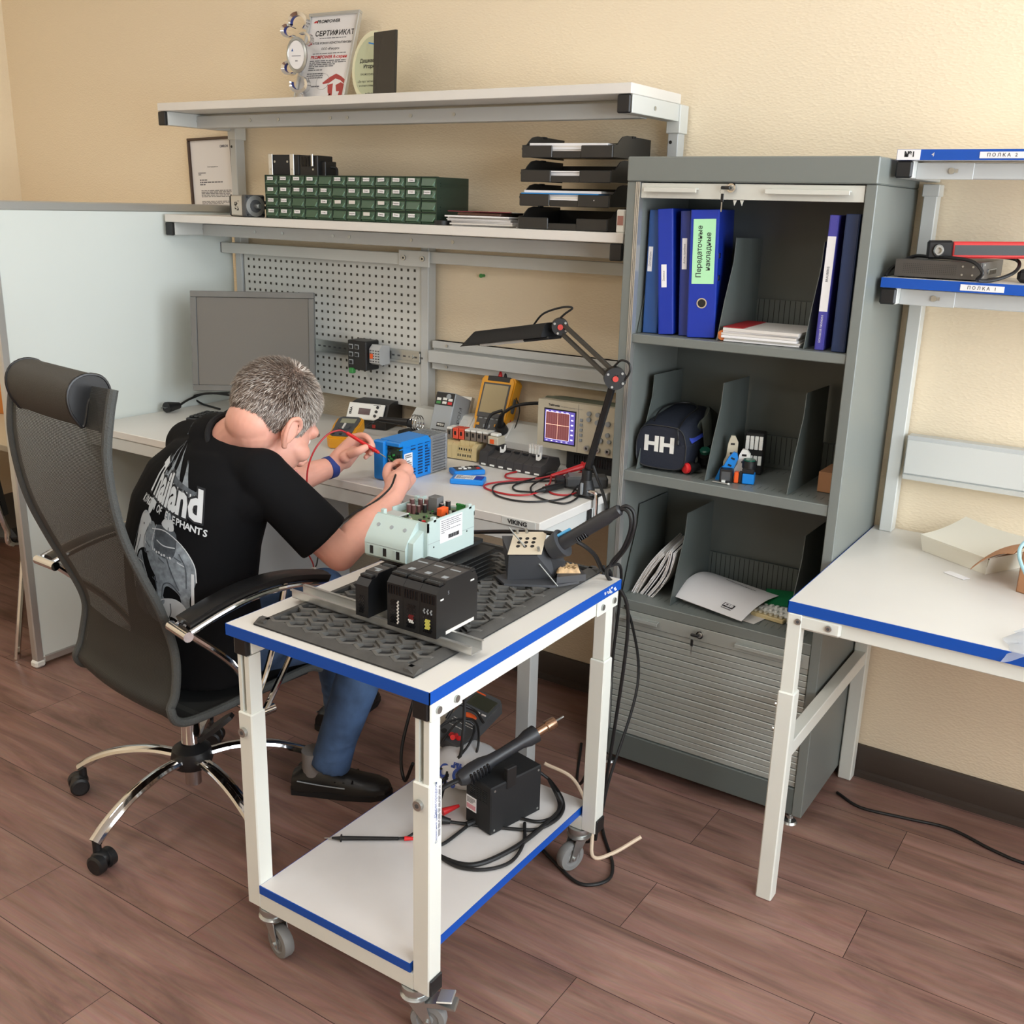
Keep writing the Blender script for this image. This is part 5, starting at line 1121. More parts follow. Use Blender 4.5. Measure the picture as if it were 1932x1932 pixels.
# test leads, clamp meter and red probe right of the bench
t = Th('clamp_meter', 'dark grey instrument case lying behind the lamp clamp', 'instrument', (-1.42, 2.60, BZ), 35)
b = t.mb(); b.box(-.07, .055, -.028, .028, .0005, .034, GREYD, .006); b.box(-.06, .0, -.02, .02, .034, .037, mat('clear_grey', (120, 116, 112), .3)); b.box(-.10, -.07, -.022, .022, .0005, .028, BLACK, .004); b.build('body', t)
t = Th('black_test_probe', 'black test probe with its coiled lead on the bench right end', 'test probe', (-1.5, 2.45, BZ))
b = t.w(); p0 = V((-1.4911,2.4157,0.866)); p1 = V((-1.4643,2.5249,0.868)); b.tube([p0, p0.lerp(p1, .3), p0.lerp(p1, .35), p1], lambda s: (.003 + .0065 * min(1, s * 2.5)), BLACK, n=10); b.build('handle', t)
b = t.w(); b.tube([(-1.4664,2.5288,0.862), (-1.4174,2.525,0.86), (-1.3796,2.4657,0.859), (-1.3759,2.3855,0.859), (-1.445,2.385,0.859), (-1.5036,2.4187,0.86), (-1.5435,2.4815,0.862), (-1.5511,2.571,0.865), (-1.532,2.6389,0.866), (-1.5603,2.6324,0.866), (-1.5903,2.4995,0.86), (-1.5868,2.4454,0.859), (-1.5526,2.4131,0.859), (-1.49,2.414,0.865)], .0028, CABLE); b.build('lead', t)
t = Th('black_lead_loop', 'wide loop of black test lead near the bench front edge', 'cable', (-1.65, 2.4, BZ))
b = t.w(); b.tube([(-1.4446,2.6093,0.87), (-1.5556,2.5484,0.859), (-1.6287,2.4575,0.859), (-1.6262,2.3983,0.859), (-1.5683,2.3352,0.859), (-1.4801,2.3293,0.859), (-1.4159,2.3945,0.859), (-1.4059,2.4659,0.859), (-1.4263,2.531,0.862), (-1.433,2.583,0.866)], .0028, CABLE); b.build('cord', t)
t = Th('red_test_lead', 'red coiled test lead and probe resting against the lamp base', 'test probe', (-1.5, 2.5, BZ))
b = t.w(); p0 = V((-1.536,2.5764,0.873)); p1 = V((-1.4663,2.6641,0.9)); b.tube([p0, p0.lerp(p1, .5), p1], lambda s: .0055 + .004 * s, RED, n=10); b.tube([p0.lerp(p1, .9), p0.lerp(p1, .93)], .0155, RED, n=12); b.build('probe', t)
b = t.w(); b.tube([p0, (-1.5787,2.555,0.862), (-1.6486,2.5158,0.86), (-1.6818,2.5511,0.859), (-1.6745,2.5993,0.859)], .0028, REDC); b.tube([p0, (-1.5049,2.511,0.864), (-1.4925,2.404,0.862), (-1.5486,2.3654,0.859), (-1.6397,2.3798,0.859), (-1.6593,2.4326,0.859), (-1.6009,2.5306,0.86), (-1.5134,2.6491,0.862), (-1.5026,2.705,0.866), (-1.4483,2.6258,0.866)], .0028, REDC); b.tube([(-1.5149,2.5124,0.862), (-1.4624,2.4565,0.859), (-1.4147,2.466,0.859), (-1.3964,2.5253,0.862)], .0028, REDC); b.build('lead', t)

# ------------------------------------------------------------------ trolley
GX0, GX1, GY0, GY1, GZ = -1.577, -1.037, 1.340, 2.088, .80
t = Th('trolley', 'white and blue edged trolley on castors in the foreground', 'trolley', (-1.307, 1.714, 0))
b = t.w(); b.box(GX0 + .002, GX1 - .002, GY0 + .002, GY1 - .002, GZ - .025, GZ, LAMW); b.build('table_top', t)
b = t.w()
for a in ((GX0, GX1, GY0, GY0 + .002), (GX0, GX1, GY1 - .002, GY1), (GX0, GX0 + .002, GY0, GY1), (GX1 - .002, GX1, GY0, GY1)): b.box(*a, GZ - .025, GZ - .0005, BLUEEDGE)
for k in range(14):
    q = random.Random(k + 40); y = 2.0 + q.uniform(0, .055); z = GZ - .016 + q.uniform(-.005, .008); b.box(GX1 - .0005, GX1 + .0004, y, y + q.uniform(.004, .012), z, z + q.uniform(.002, .005), PAPER)
b.build('edge_band', t)
FX0, FX1, FY0, FY1 = -1.560, -1.043, 1.348, 2.075; LW = .041
for x in (FX0, FX1 - LW):
    b = t.w(); b.box(x + .002, x + LW - .002, FY0 + .012, FY1 - .006, GZ - .064, GZ - .0255, PAINTW, .002); b.build('side_rail', t)
    for y0 in (FY0, FY1 - .095):
        b = t.w(); xx = x if x == FX0 else x + .002
        s = (x - .0015, x + .0025) if x == FX0 else (x + LW - .0025, x + LW + .003)
        b.box(s[0], s[1], y0, y0 + .1, GZ - .066, GZ - .0255, PAINTW, .003)
        for yy in (y0 + .022, y0 + .078): b.cyl((s[0] if x == FX0 else s[1], yy, GZ - .046), ((s[0] - .004) if x == FX0 else (s[1] + .004), yy, GZ - .046), .0075, STEEL, n=12)
        b.build('corner_bracket', t)
    b = t.w(); b.box(x, x + LW - .004, FY0 - .002, FY0 + .0125, GZ - .066, GZ - .0255, BLACK, .003); b.build('end_cap', t)
b = t.w(); b.box(FX0 + LW, FX1 - LW, FY1 - .04, FY1 - .006, GZ - .064, GZ - .03, PAINTW, .002); b.build('cross_rail', t)
for x in (FX0, FX1 - LW):
    for y in (FY0, FY1 - LW):
        b = t.w(); zt = .60; i = .004
        b.box(x, x + LW, y, y + LW, .12, zt, PAINTW, .0025)
        if y == FY0: # slotted inner profile
            b.box(x + i, x + .013, y + i, y + LW - i, zt, GZ - .066, PAINTW); b.box(x + .024, x + LW - i, y + i, y + LW - i, zt, GZ - .066, PAINTW); b.box(x + .012, x + .025, y + .018, y + LW - i, zt, GZ - .066, GREYD)
            b.cyl((x + .017, y, .555), (x + .017, y - .008, .555), .0105, STEEL, n=16); b.cyl((x + .017, y - .008, .555), (x + .017, y - .0085, .555), .005, GREYD, n=6)
        else: b.box(x + i, x + LW - i, y + i, y + LW - i, zt, GZ - .066, PAINTW, .002)
        b.build('leg', t)
for x in (FX0, FX1 - LW):
    b = t.w()
    if x == FX0: pass
b = t.w(); b.box(FX0 + LW - .001, FX1 - LW + .001, FY0 + .0002, FY0 + LW - .0002, .1202, .158, PAINTW, 0); b.build('bottom_rail', t)
b = t.w(); b.box(FX0 + LW - .001, FX1 - LW + .001, FY1 - LW + .0002, FY1 - .0002, .1202, .158, PAINTW, 0); b.build('bottom_rail', t)
for y in (FY0, FY1 - LW):
    b = t.w(); b.box(FX1 - .0005, FX1 + .005, y + .001, y + LW - .001, .121, .160, BLACK, .003); b.build('rail_plug', t)
b = t.w(); b.box(FX0 + LW + .001, FX1 - LW - .008, FY0 + .001, FY1 - .001, .159, .180, LAMD); b.build('lower_shelf', t)
b = t.w(); b.box(FX0 + LW - .001, FX1 - LW - .006, FY0 - .001, FY0 + .001, .159, .1795, BLUEEDGE); b.box(FX1 - LW - .008, FX1 - LW - .006, FY0, FY1, .159, .1795, BLUEEDGE); b.box(FX0 + LW - .001, FX0 + LW + .001, FY0, FY1, .159, .1795, BLUEEDGE); b.build('lower_edge_band', t)
b = t.w(); b.box(FX1 - .0003, FX1 + .0006, FY0 + .010, FY0 + .036, .475, .595, PAPER, 0); Q = T3(FX1 + .0007, FY0 + .023, .535) @ FACE_YZ @ RZ(90); b.text('Перегородкин', .011, mat('blue_ink', (70, 100, 160), .6), Q @ T3(.03, .004, 0)); b.text('Сервисный центр', .0085, mat('blue_ink', (70, 100, 160), .6), Q @ T3(-.03, .002, 0)); b.lines(-.055, .055, -.011, -.004, 2, INKG, Q, 6); b.build('sticker', t)
def castor(x, y, rz, brake):
    b = t.w(); Q = T3(x, y, 0) @ RZ(rz)
    b.lathe([(.012, .119), (.030, .119), (.031, .108), (.027, .100), (.033, .096), (.030, .090), (.012, .090)], STEEL, Q, 20)
    for s in (-.0175, .0155): b.prism([(-.022, .094), (.022, .094), (.040, .03), (.026, .03)], s, s + .002, STEEL, Q @ Matrix(((1, 0, 0, 0), (0, 0, -1, 0), (0, 1, 0, 0), (0, 0, 0, 1))))
    fk = b.build('castor_fork', t)
    b = t.w(); Q2 = Q @ T3(.028, 0, .0385) @ RX(90)
    b.lathe([(.0, -.010), (.022, -.010), (.024, -.013), (.036, -.012), (.038, -.008), (.038, .008), (.036, .012), (.024, .013), (.022, .010), (.0, .010)], mat('grey_castor_rubber', (128, 128, 126), .6, bump=.1, bscale=90), Q2, 28)
    b.lathe([(.0, -.0105), (.012, -.0105), (.012, .0105), (.0, .0105)], mat('castor_hub_grey', (170, 172, 170), .5), Q2, 16); b.cyl((0, 0, -.022), (0, 0, .022), .005, STEEL, n=8, X=Q2); b.build('castor_wheel', fk)
    if brake:
        b = t.w(); b.prism([(.02, .085), (.05, .09), (.085, .082), (.088, .078), (.05, .078), (.02, .075)], -.018, .018, STEEL, Q @ Matrix(((1, 0, 0, 0), (0, 0, -1, 0), (0, 1, 0, 0), (0, 0, 0, 1)))); b.box(.06, .094, -.02, .02, .083, .088, ALU, .002, Q @ RY(-8)); b.build('brake_lever', fk)
castor(FX0 + .052, FY0 + .026, -12, False); castor(FX1 - .050, FY0 + .022, 22, True); castor(FX1 - .055, FY1 - .022, 250, False); castor(FX0 + .052, FY1 - .022, 200, False)

# rubber mat
t = Th('rubber_mat', 'black rubber honeycomb mat on the trolley top', 'mat', (-1.31, 1.735, GZ), 0)
b = t.mb(); hw, hl = .212, .366
b.box(-hw, hw, -hl, hl, .0005, .004, mat('black_rubber', (34, 33, 33), .8))
b.build('base', t)
b = t.mb(); w_ = .026
for a in ((-hw, hw, -hl, -hl + w_), (-hw, hw, hl - w_, hl)): b.prism([(a[2], .004), (a[3], .004), (a[3], .013), (a[2] + (.016 if a[2] < 0 else 0), .013) if a[2] < 0 else (a[3] - .016, .013)] if a[2] < 0 else [(a[2], .004), (a[3], .004), (a[3] - .016, .013), (a[2], .013)], -hw, hw, RUBBER, frame((0, 0, 0), (0, 1, 0), (0, 0, 1)))
for s in (-1, 1):
    P = [(s * hw, .004), (s * (hw - w_), .004), (s * (hw - w_), .013), (s * (hw - .016), .013)]; b.prism(P, -hl + .004, hl - .004, RUBBER, T3(0, 0, 0) @ Matrix(((1, 0, 0, 0), (0, 0, -1, 0), (0, 1, 0, 0), (0, 0, 0, 1))))
b.build('bevelled_rim', t)
b = t.mb(); r0, r1 = .0285, .0205; pw = .0465; pl = .041
for j in range(17):
    for i in range(9):
        cx = -hw + .040 + i * pw + (pw / 2 if j % 2 else 0); cy = -hl + .042 + j * pl
        if cx > hw - .030 or cy > hl - .035: continue
        vs = []
        for rr, z in ((r0, .004), (r0, .0135), (r1, .0145), (r1 - .001, .004)):
            vs += [(cx + rr * .92 * math.sin(PI * k / 3), cy + rr * .95 * math.cos(PI * k / 3), z - .0055 * (math.cos(PI * k / 3) > .4) * (z > .01)) for k in range(6)]
        b.add(vs, [(a * 6 + k, a * 6 + (k + 1) % 6, a * 6 + 6 + (k + 1) % 6, a * 6 + 6 + k) for a in range(3) for k in range(6)], mat('grey_rubber_cells', (92, 90, 86), .7, var=.2, vscale=40))
b.build('honeycomb', t)
MZ = GZ + .0135
t = Th('aluminium_rail', 'aluminium mounting rail lying across the trolley under the power supplies', 'rail', (-1.3, 1.515, MZ), -1.6)
b = t.mb(); x0, x1 = -.245, .248
b.box(x0, x1, -.0175, .0175, .0003, .0023, ALU); b.box(x0, x1, -.0175, -.0155, .0003, .020, ALU); b.box(x0, x1, .0155, .0175, .0003, .020, ALU); b.box(x0, x1, -.023, -.0155, .0185, .0205, ALU); b.box(x0, x1, .0155, .023, .0185, .0205, ALU); b.build('profile', t)
PSB = mat('power_supply_black', (21, 22, 24), .38); PST = mat('dusty_black_top', (66, 62, 60), .6, var=.35, vscale=40)
def psu(label, x, z0, w, d, h, kind, group='power supplies on the aluminium rail'):
    t = Th('power_supply', label, 'power supply', (x, 1.478, z0), 0, group)
    P = [(0, 0), (d, 0), (d, h - .022), (d - .008, h - .006), (d - .02, h - .006), (d - .026, h), (.032, h), (.028, h - .006), (.012, h - .008), (0, h - .02)]
    b = t.mb(); b.prism(P, 0, w, PSB, frame((0, 0, 0), (0, 1, 0), (0, 0, 1))); b.build('case', t)
    b = t.mb(); b.box(.001, w - .001, .033, d - .027, h, h + .0006, PST); b.box(w * .5, w * .8, .04, .052, h + .0006, h + .001, GREYP)
    b.box(w * .2, w * .8, d - .05, d - .045, h + .0006, h + .001, GREYP); b.build('top_face', t)
    n = 5
    for k in range(2):
        b = t.mb(); y0 = .012 if k == 0 else d - .02
        b.box(.002, w - .002, y0, y0 + .014, h - .0065, h - .001, BLACK, .001)
        for i in range(n): b.cyl((.005 + (w - .01) * (i + .5) / n, y0 + .007, h - .001), (.005 + (w - .01) * (i + .5) / n, y0 + .007, h - .0004), .0022, GREYD, n=8)
        b.build('terminal_row', t)
    b = t.mb()
    if kind:
        for i in range(5): b.box(.004 + i * (w - .008) / 5, .009 + i * (w - .008) / 5, -.0006, .0, h - .042, h - .024, BLACKG); b.box(.0035 + i * (w - .008) / 5, .0045 + i * (w - .008) / 5, -.002, 0, h - .042, h - .024, PSB)
    q = random.Random(int(x * 1000)); m2 = {1: (BLACKG, BLACKG), 2: (mat('dark_red_core', (110, 24, 28), .4), WHITEP), 3: (mat('yellow_core', (206, 200, 96), .4), mat('yellow_core', (206, 200, 96), .4)), 0: (BLACKG, BLACKG)}[kind]
    for r in range(14 if kind else 10):
        for c in range(5 if kind else 3):
            xx = .010 + (w - .020) * (c + (.5 if r % 2 else 0)) / (5 if kind else 3); zz = .010 + r * (h - .062) / 14 if kind else .010 + r * (h - .05) / 10
            m = BLACKG
            if kind == 2 and 2 < r < 8 and c in (1, 2, 3): m = m2[0] if r > 4 else m2[1]
            if kind == 3 and 1 < r < 8 and c in (1, 2, 3): m = m2[0]
            if kind == 3 and r > 10 and c % 2 == 0: m = GREYP
            if kind == 1 and c == 4: m = PAPER2
            b.cyl((xx, -.0004, zz), (xx, -.0009, zz), .0021, m, n=6)
    b.build('vent_grille', t)
    if kind == 3:
        Q = T3(w, 0, 0) @ FACE_YZ
        for q in ((.012, .022, h - .036, h - .033), (.112, .124, h - .024, h - .021), (.03, .125, 0, .007)):
            b = t.mb(); b.box(q[0], q[1], q[2], q[3], 0, .0008, WHITEP if q[2] else PAPER2, 0, Q); b.build('side_mark', t)
        b = t.mb(); b.text('S', .011, GREYP, Q @ T3(.038, h - .026, .0003)); b.build('lettering', t)
    return t
PZM = MZ + .0207
psu('slim black power supply standing alone at the left on the rail', -1.336, PZM, .034, .10, .088, 0)
psu('black power supply with plain mesh, left of the three side by side', -1.252, PZM - .001, .041, .137, .112, 1)
psu('black power supply with a red core behind its mesh, middle of the three', -1.2105, PZM - .001, .041, .137, .112, 2)
psu('black power supply with a yellow core behind its mesh, right of the three', -1.169, PZM - .001, .041, .137, .112, 3)

# mint drive unit with open circuit board
t = Th('mint_drive_unit', 'pale mint drive unit with an exposed circuit board on the trolley', 'drive unit', (-1.37, 1.75, MZ))
mx0, mx1, my0, my1, mz0, mz1 = -1.442, -1.300, 1.672, 1.845, .897, .992
b = t.w(); FB = mat('black_heatsink', (38, 38, 38), .5)
b.box(mx0 + .01, mx1 - .01, my0 + .0, my1 + .05, mz0 - .01, mz0 - .0005, FB)
for k in range(7): b.box(mx0 + .004, mx1 + .022 - .0, my0 + .0, my1 + .055, MZ + .0005 + k * .0105, MZ + .0025 + k * .0105, FB)
b.box(mx0 + .04, mx0 + .06, my0 + .02, my1, MZ + .0005, mz0 - .008, FB); b.box(mx1 - .05, mx1 - .03, my0 + .02, my1, MZ + .0005, mz0 - .008, FB); b.build('heatsink', t)
b = t.w()
b.box(mx0, mx1, my0, my1, mz0, mz1 - .022, MINT, .002); b.box(mx1 - .003, mx1, my0, my1, mz1 - .024, mz1, MINT); b.box(mx0, mx0 + .003, my0 + .05, my1, mz1 - .024, mz1 - .002, MINT); b.box(mx0, mx1, my0, my0 + .004, mz1 - .024, mz1 - .003, MINT); b.box(mx0, mx1, my1 - .003, my1, mz1 - .024, mz1 - .014, MINT)
for x, y in ((mx0 + .012, my0 + .004), (mx0 + .003, my1 - .04), (mx1 - .006, my0 + .022), (mx1 - .006, my1 - .02)): b.box(x - .004, x + .006, y - .003, y + .008, mz1 - .006, mz1 + .006, MINT, .001)
b.box(mx1 - .0005, mx1 + .0004, my0, my1, mz0 + .044, mz0 + .0448, GREYP)
for y, z in ((my0 + .02, mz0 + .034), (my1 - .03, mz0 + .04)): b.cyl((mx1, y, z), (mx1 + .0006, y, z), .002, BLACK, n=8)
b.build('housing', t)
b = t.w(); P = [(my0, .905), (my0 - .040, .90), (my0 - .046, .906), (my0 - .046, .938), (my0 - .038, .952), (my0 - .008, .986), (my0, .988)]
b.prism([(y, z) for y, z in P], mx0 + .002, mx1 - .026, MINT, frame((0, 0, 0), (0, 1, 0), (0, 0, 1))); b.prism([(my0, .905), (my0 - .040, .902), (my0 - .036, .95), (my0, .97)], mx1 - .026, mx1 - .012, MINT, frame((0, 0, 0), (0, 1, 0), (0, 0, 1)))
for k in range(3):
    x = mx0 + .010 + k * .037; b.box(x, x + .016, my0 - .0468, my0 - .044, .910, .928, BLACK, 0); b.box(x - .001, x + .007, my0 - .0475, my0 - .044, .909, .929, MINT); e = V((0, -.75, .66)); q = V((x + .012, my0 - .022, .9705)); b.cyl(q, q + e * .0012, .0045, GREYP, n=12)
b.box(mx0 + .002, mx1 - .026, my0 - .0466, my0 - .0455, .9325, .9332, GREYP); b.build('front_cover', t)
b = t.w(); b.box(mx0 + .004, mx1 - .004, my0 + .006, my1 - .004, mz1 - .021, mz1 - .018, PCB); bd = b.build('circuit_board', t)
zb = mz1 - .018; R_ = random.Random(12)
BCAP = mat('brown_capacitor', (88, 56, 54), .35); CAPT = mat('capacitor_top', (196, 180, 176), .3, metal=.5)
for x, y, r, h in ((-1.412, 1.745, .0055, .022), (-1.404, 1.752, .0055, .020), (-1.424, 1.772, .006, .026), (-1.410, 1.785, .006, .026), (-1.398, 1.792, .006, .025), (-1.39, 1.775, .005, .018), (-1.40, 1.765, .005, .016), (-1.36, 1.80, .005, .02), (-1.35, 1.81, .006, .026)):
    b = t.w(); m = BCAP if x < -1.395 else BLACK; b.cyl((x, y, zb), (x, y, zb + h), r, m, n=14); b.cyl((x, y, zb + h), (x, y, zb + h + .0008), r * .86, CAPT, n=14); b.build('capacitor', bd)
b = t.w(); b.box(-1.392, -1.366, 1.79, 1.815, zb, zb + .034, mat('grey_transformer', (104, 104, 104), .5), .001); b.build('transformer', bd)
b = t.w(); b.box(-1.352, -1.345 + .008, 1.77, 1.795, zb, zb + .018, ORANGE, .001); b.build('orange_relay', bd)
b = t.w(); b.box(-1.345, -1.306, 1.835, 1.842, zb, zb + .012, GREENL)
for k in range(9): b.box(-1.345 + k * .0043, -1.343 + k * .0043, 1.833, 1.84, zb + .012, zb + .016, GREENL)
b.build('green_connector', bd)
b = t.w()
for k in range(46):
    x = R_.uniform(mx0 + .03, mx1 - .02); y = R_.uniform(my0 + .012, my1 - .02); s = R_.uniform(.002, .008); b.box(x, x + s, y, y + R_.uniform(.002, .007), zb, zb + R_.uniform(.001, .007), R_.choice((BLACK, GREYD, BEIGE, WHITEP, GREENL, GREYP, BLACK, BLACK)))
b.build('chip', bd)['kind'] = 'stuff'
b = t.w(); b.cyl((-1.338, 1.705, zb), (-1.338, 1.705, zb + .007), .0045, RED, n=14); b.box(-1.343, -1.333, 1.70, 1.71, zb, zb + .003, BLACK); b.build('rotary_switch', bd)
b = t.w(); b.box(mx0 + .004, mx0 + .046, my0 + .006, my0 + .05, mz1 - .012, mz1 - .008, mat('grey_bracket', (176, 178, 174), .4), .001); b.build('bracket_plate', t)
b = t.w(); Q = T3(mx1 + .0003, my0 + .042, mz0 + .036) @ FACE_YZ; b.box(0, .082, 0, .054, 0, .0005, PAPER, 0, Q); b.lines(.004, .078, .020, .052, 7, INKG, Q @ T3(0, 0, .0003), 8, .6); b.lines(.03, .07, .003, .016, 1, INK, Q @ T3(0, 0, .0003), 14, .3); b.build('rating_label', t)

# soldering iron stand with hot tweezer handle
t = Th('solder_stand', 'dark grey soldering stand with a beige tool plate on the trolley', 'soldering stand', (-1.16, 1.93, MZ))
SG = mat('stand_dark_grey', (66, 67, 70), .5)
b = t.w(); b.prism([(-1.262, 1.878), (-1.215, 1.846), (-1.118, 1.905), (-1.085, 1.965), (-1.155, 2.02), (-1.235, 1.94)], MZ + .0005, MZ + .006, SG)
b.hull([(-1.2211,1.872,0.8793), (-1.1596,1.895,0.8861), (-1.1406,1.9479,0.8195), (-1.2231,1.8712,0.8195), (-1.2766,1.925,0.902), (-1.2084,1.955,0.908), (-1.1619,1.965,0.9031), (-1.1339,2.0124,0.8195), (-1.2641,1.9977,0.8195)], SG); b.build('base', t)
b = t.w(); c0 = V((-1.1245,1.95,0.9095)); c1 = V((-1.152,1.945,0.8896)); b.cyl(c1, c0, .026, SG, r2=.034, n=24); b.hull([(-1.1811,1.93,0.8746), (-1.1621,1.965,0.9083), (-1.1567,1.97,0.9133), (-1.1195,1.955,0.8627), (-1.1344,1.9935,0.8195), (-1.1444,1.9495,0.8195)], SG); b.build('holder_funnel', t)
b = t.w(); P0_ = V((-1.2212,1.87,0.8786)); M_ = frame(P0_ + V((0, 0, .002)), V((-1.1569,1.893,0.886)) - P0_, V((-1.2797,1.925,0.904)) - P0_)
b.box(-.002, .078, 0, .082, 0, .003, mat('beige_metal_plate', (206, 194, 172), .4), .001, M_)
for i in range(3):
    for j in range(3): b.cyl((.018 + i * .017, .028 + j * .014, .003), (.018 + i * .017, .028 + j * .014, .0035), .0048, BLACK, n=12, X=M_)
for x, y in ((.008, .076), (.03, .078), (.07, .012)): b.cyl((x, y, .003), (x, y, .014), .0035, STEEL, n=10, X=M_)
b.build('tool_plate', t)
b = t.w(); b.prism([(-1.148, 1.972), (-1.138, 2.028), (-1.075, 1.978), (-1.118, 1.918)], MZ + .0062, MZ + .022, SG); b.build('sponge_tray', t)
b = t.w(); M_ = T3(-1.122, 1.973, MZ + .0225) @ RZ(38); R_ = random.Random(3)
b.grid(lambda u, v: ((u - .5) * .056, (v - .5) * .042, .006 + .008 * R_.random() if 0 < u < 1 and 0 < v < 1 else .0), 12, 10, mat('brass_wool', (198, 164, 120), .6, var=.4, vscale=90), M_); b.build('brass_wool', t)
t = Th('steel_rod', 'thin steel rod leaning against the beige tool plate', 'rod', (-1.2, 1.9, .9)); b = t.w(); b.cyl((-1.2415,1.9,0.9361), (-1.1119,1.9125,0.817), .0018, STEEL, n=8); b.build('shaft', t)
t = Th('desoldering_gun', 'black desoldering handle with a blue trigger in the soldering stand', 'soldering iron', (-1.06, 1.96, .93))
h0 = V((-1.1353,1.945,0.9009)); h1 = V((-0.9982,1.975,1.0059)); d = (h1 - h0); L_ = d.length; HM = frame(h0, d, V((0, 0, 1)).cross(d)); HB = mat('handle_black', (42, 43, 46), .42)
b = MB(t.Mi @ HM); b.lathe([(.004, -.03), (.013, -.02), (.023, -.005), (.024, .006), (.017, .014), (.016, .04), (.0165, L_ * .8), (.014, L_ * .86), (.013, L_), (.009, L_ + .004)], HB, RY(90)); 
for k in range(5): b.box(.055 + k * .006, .058 + k * .006, -.0175, .0175, -.0165, -.004, BLACKG, .001)
b.build('handle', t)
b = MB(t.Mi @ HM); b.tube([(.012, 0, .020), (.03, 0, .0195), (.05, 0, .0185)], .0035, mat('light_blue_trigger', (96, 178, 226), .4), n=8); b.build('trigger', t)
b = t.w(); b.tube([h1, (-0.983,1.98,1.0162), (-0.9661,1.985,1.0022), (-0.9648,1.985,0.9629), (-0.9841,1.99,0.9139), (-1.0139,2,0.8729), (-1.0582,2.05,0.8161), (-1.03, 2.12, .70), (-1.06, 2.14, .35), (-1.10, 2.15, .02)], .0046, CABLE); b.tube([h1, (-0.9825,1.975,1.0088), (-0.9698,1.975,0.9953), (-0.9714,1.98,0.9604), (-0.9895,1.985,0.9128), (-1.0243,2,0.8629), (-1.05, 2.11, .8), (-1.08, 2.14, .5), (-1.13, 2.16, .02)], .0038, CABLE); b.build('hose', t)
b = t.w(); b.tube([(-1.4477,2.05,0.8458), (-1.3065,2,0.8877), (-1.1626,1.96,0.9224), (-1.0983,1.96,0.9173), (-1.0699,2,0.8804), (-1.0665,2.04,0.8305), (-1.075, 2.105, .78), (-1.10, 2.13, .5), (-1.12, 2.16, .3)], .0052, CABLE); b.build('cord', t)

# ------------------------------------------------------------------ things on the trolley's lower shelf
LSZ = .1805
t = Th('hot_air_station', 'black hot air rework station box on the lower trolley shelf', 'hot air station', (-1.206, 1.80, LSZ), -13)
b = t.mb(); b.box(-.092, 0, 0, .172, .0005, .131, BLACKM, .003)
for k in range(7):
    for c_ in range(3): b.box(-.075 + c_ * .022, -.058 + c_ * .022, -.0008, .0005, .082 + k * .005, .0845 + k * .005, BLACKG)
for y, z in ((.012, .012), (.16, .012), (.012, .12), (.16, .12)): b.cyl((0, y, z), (.001, y, z), .003, STEEL, n=8)
b.build('case', t)
b = t.mb(); b.box(-.088, -.052, -.0012, 0, .040, .078, PAPER); b.box(-.086, -.054, -.0016, -.001, .044, .056, mat('pink_label', (214, 150, 160), .6)); b.lines(-.085, -.055, .060, .075, 4, INKG, Matrix(((1, 0, 0, 0), (0, 0, 1, -.0018), (0, 1, 0, 0), (0, 0, 0, 1))), 5); b.build('label', t)
b = t.mb(); b.box(-.012, .003, .05, .082, .11, .165, BLACK, .002); b.build('handle_clip', t)
t = Th('hot_air_gun', 'black hot air gun handle with a copper nozzle resting on the station', 'hot air gun', (-1.15, 1.74, .33))
p0 = V((-1.285, 1.79, .318)); p1 = V((-1.19, 2.035, .385)); d = p1 - p0; L_ = d.length; M_ = frame(p0, d, V((0, 0, 1)).cross(d))
b = MB(t.Mi @ M_); b.lathe([(.006, -.012), (.015, -.010), (.020, .0), (.024, .03), (.023, .06), (.017, .085), (.015, .12), (.016, L_ * .66), (.022, L_ * .74), (.023, L_ * .83), (.012, L_ * .84)], HB, RY(90)); 
for k in range(6): b.box(.012 + k * .010, .018 + k * .010, -.0255, -.018, -.012, .014, BLACKG, .001)
b.build('handle', t)
b = MB(t.Mi @ M_); b.lathe([(.010, L_ * .83), (.012, L_ * .83), (.012, L_ * .95), (.015, L_ * .96), (.015, L_ * 1.06), (.006, L_ * 1.06)], mat('copper_nozzle', (176, 138, 112), .25, metal=.85), RY(90), 20); b.cyl((L_ * 1.06, 0, 0), (L_ * 1.17, 0, 0), .0025, STEEL, n=8); b.build('nozzle', t)
b = t.w(); b.tube([p0, p0 + V((-.03, -.05, -.02)), (-1.335, 1.70, .24), (-1.33, 1.69, .186), (-1.25, 1.66, .186), (-1.17, 1.68, .186), (-1.13, 1.78, .187), (-1.12, 1.9, .187), (-1.125, 2.0, .187), (-1.15, 2.02, .21)], .006, CABLE); b.build('hose', t)
PB = mat('white_print_bag', (226, 228, 232), .3); BI = mat('print_blue', (30, 70, 160), .4)
t = Th('parts_bag', 'white plastic bag with blue printed letters behind the hot air handle', 'bag', (-1.39, 1.965, LSZ), -15)
b = t.mb(); b.ell((0, 0, .055), (.10, .085, .055), PB, None, 28, 16); R_ = random.Random(2)
b.v = [p + V((R_.uniform(-.003, .003), R_.uniform(-.003, .003), 0)) for p in b.v]; bag = b.build('bag', t)
b = t.mb()
for s_, x, y, z, a, sz in (('Ф', .05, -.068, .07, 20, .05), ('О', .0, -.077, .065, 10, .045), ('Т', .078, -.045, .078, 40, .045), ('.ru', .03, -.06, .092, 20, .025), ('A', -.05, -.068, .065, 0, .05), ('в.со', .02, -.075, .04, 10, .02)):
    b.text(s_, sz, BI, T3(x, y - .006, z) @ RZ(a) @ RX(62), 'CENTER', .002)
b.build('lettering', t)
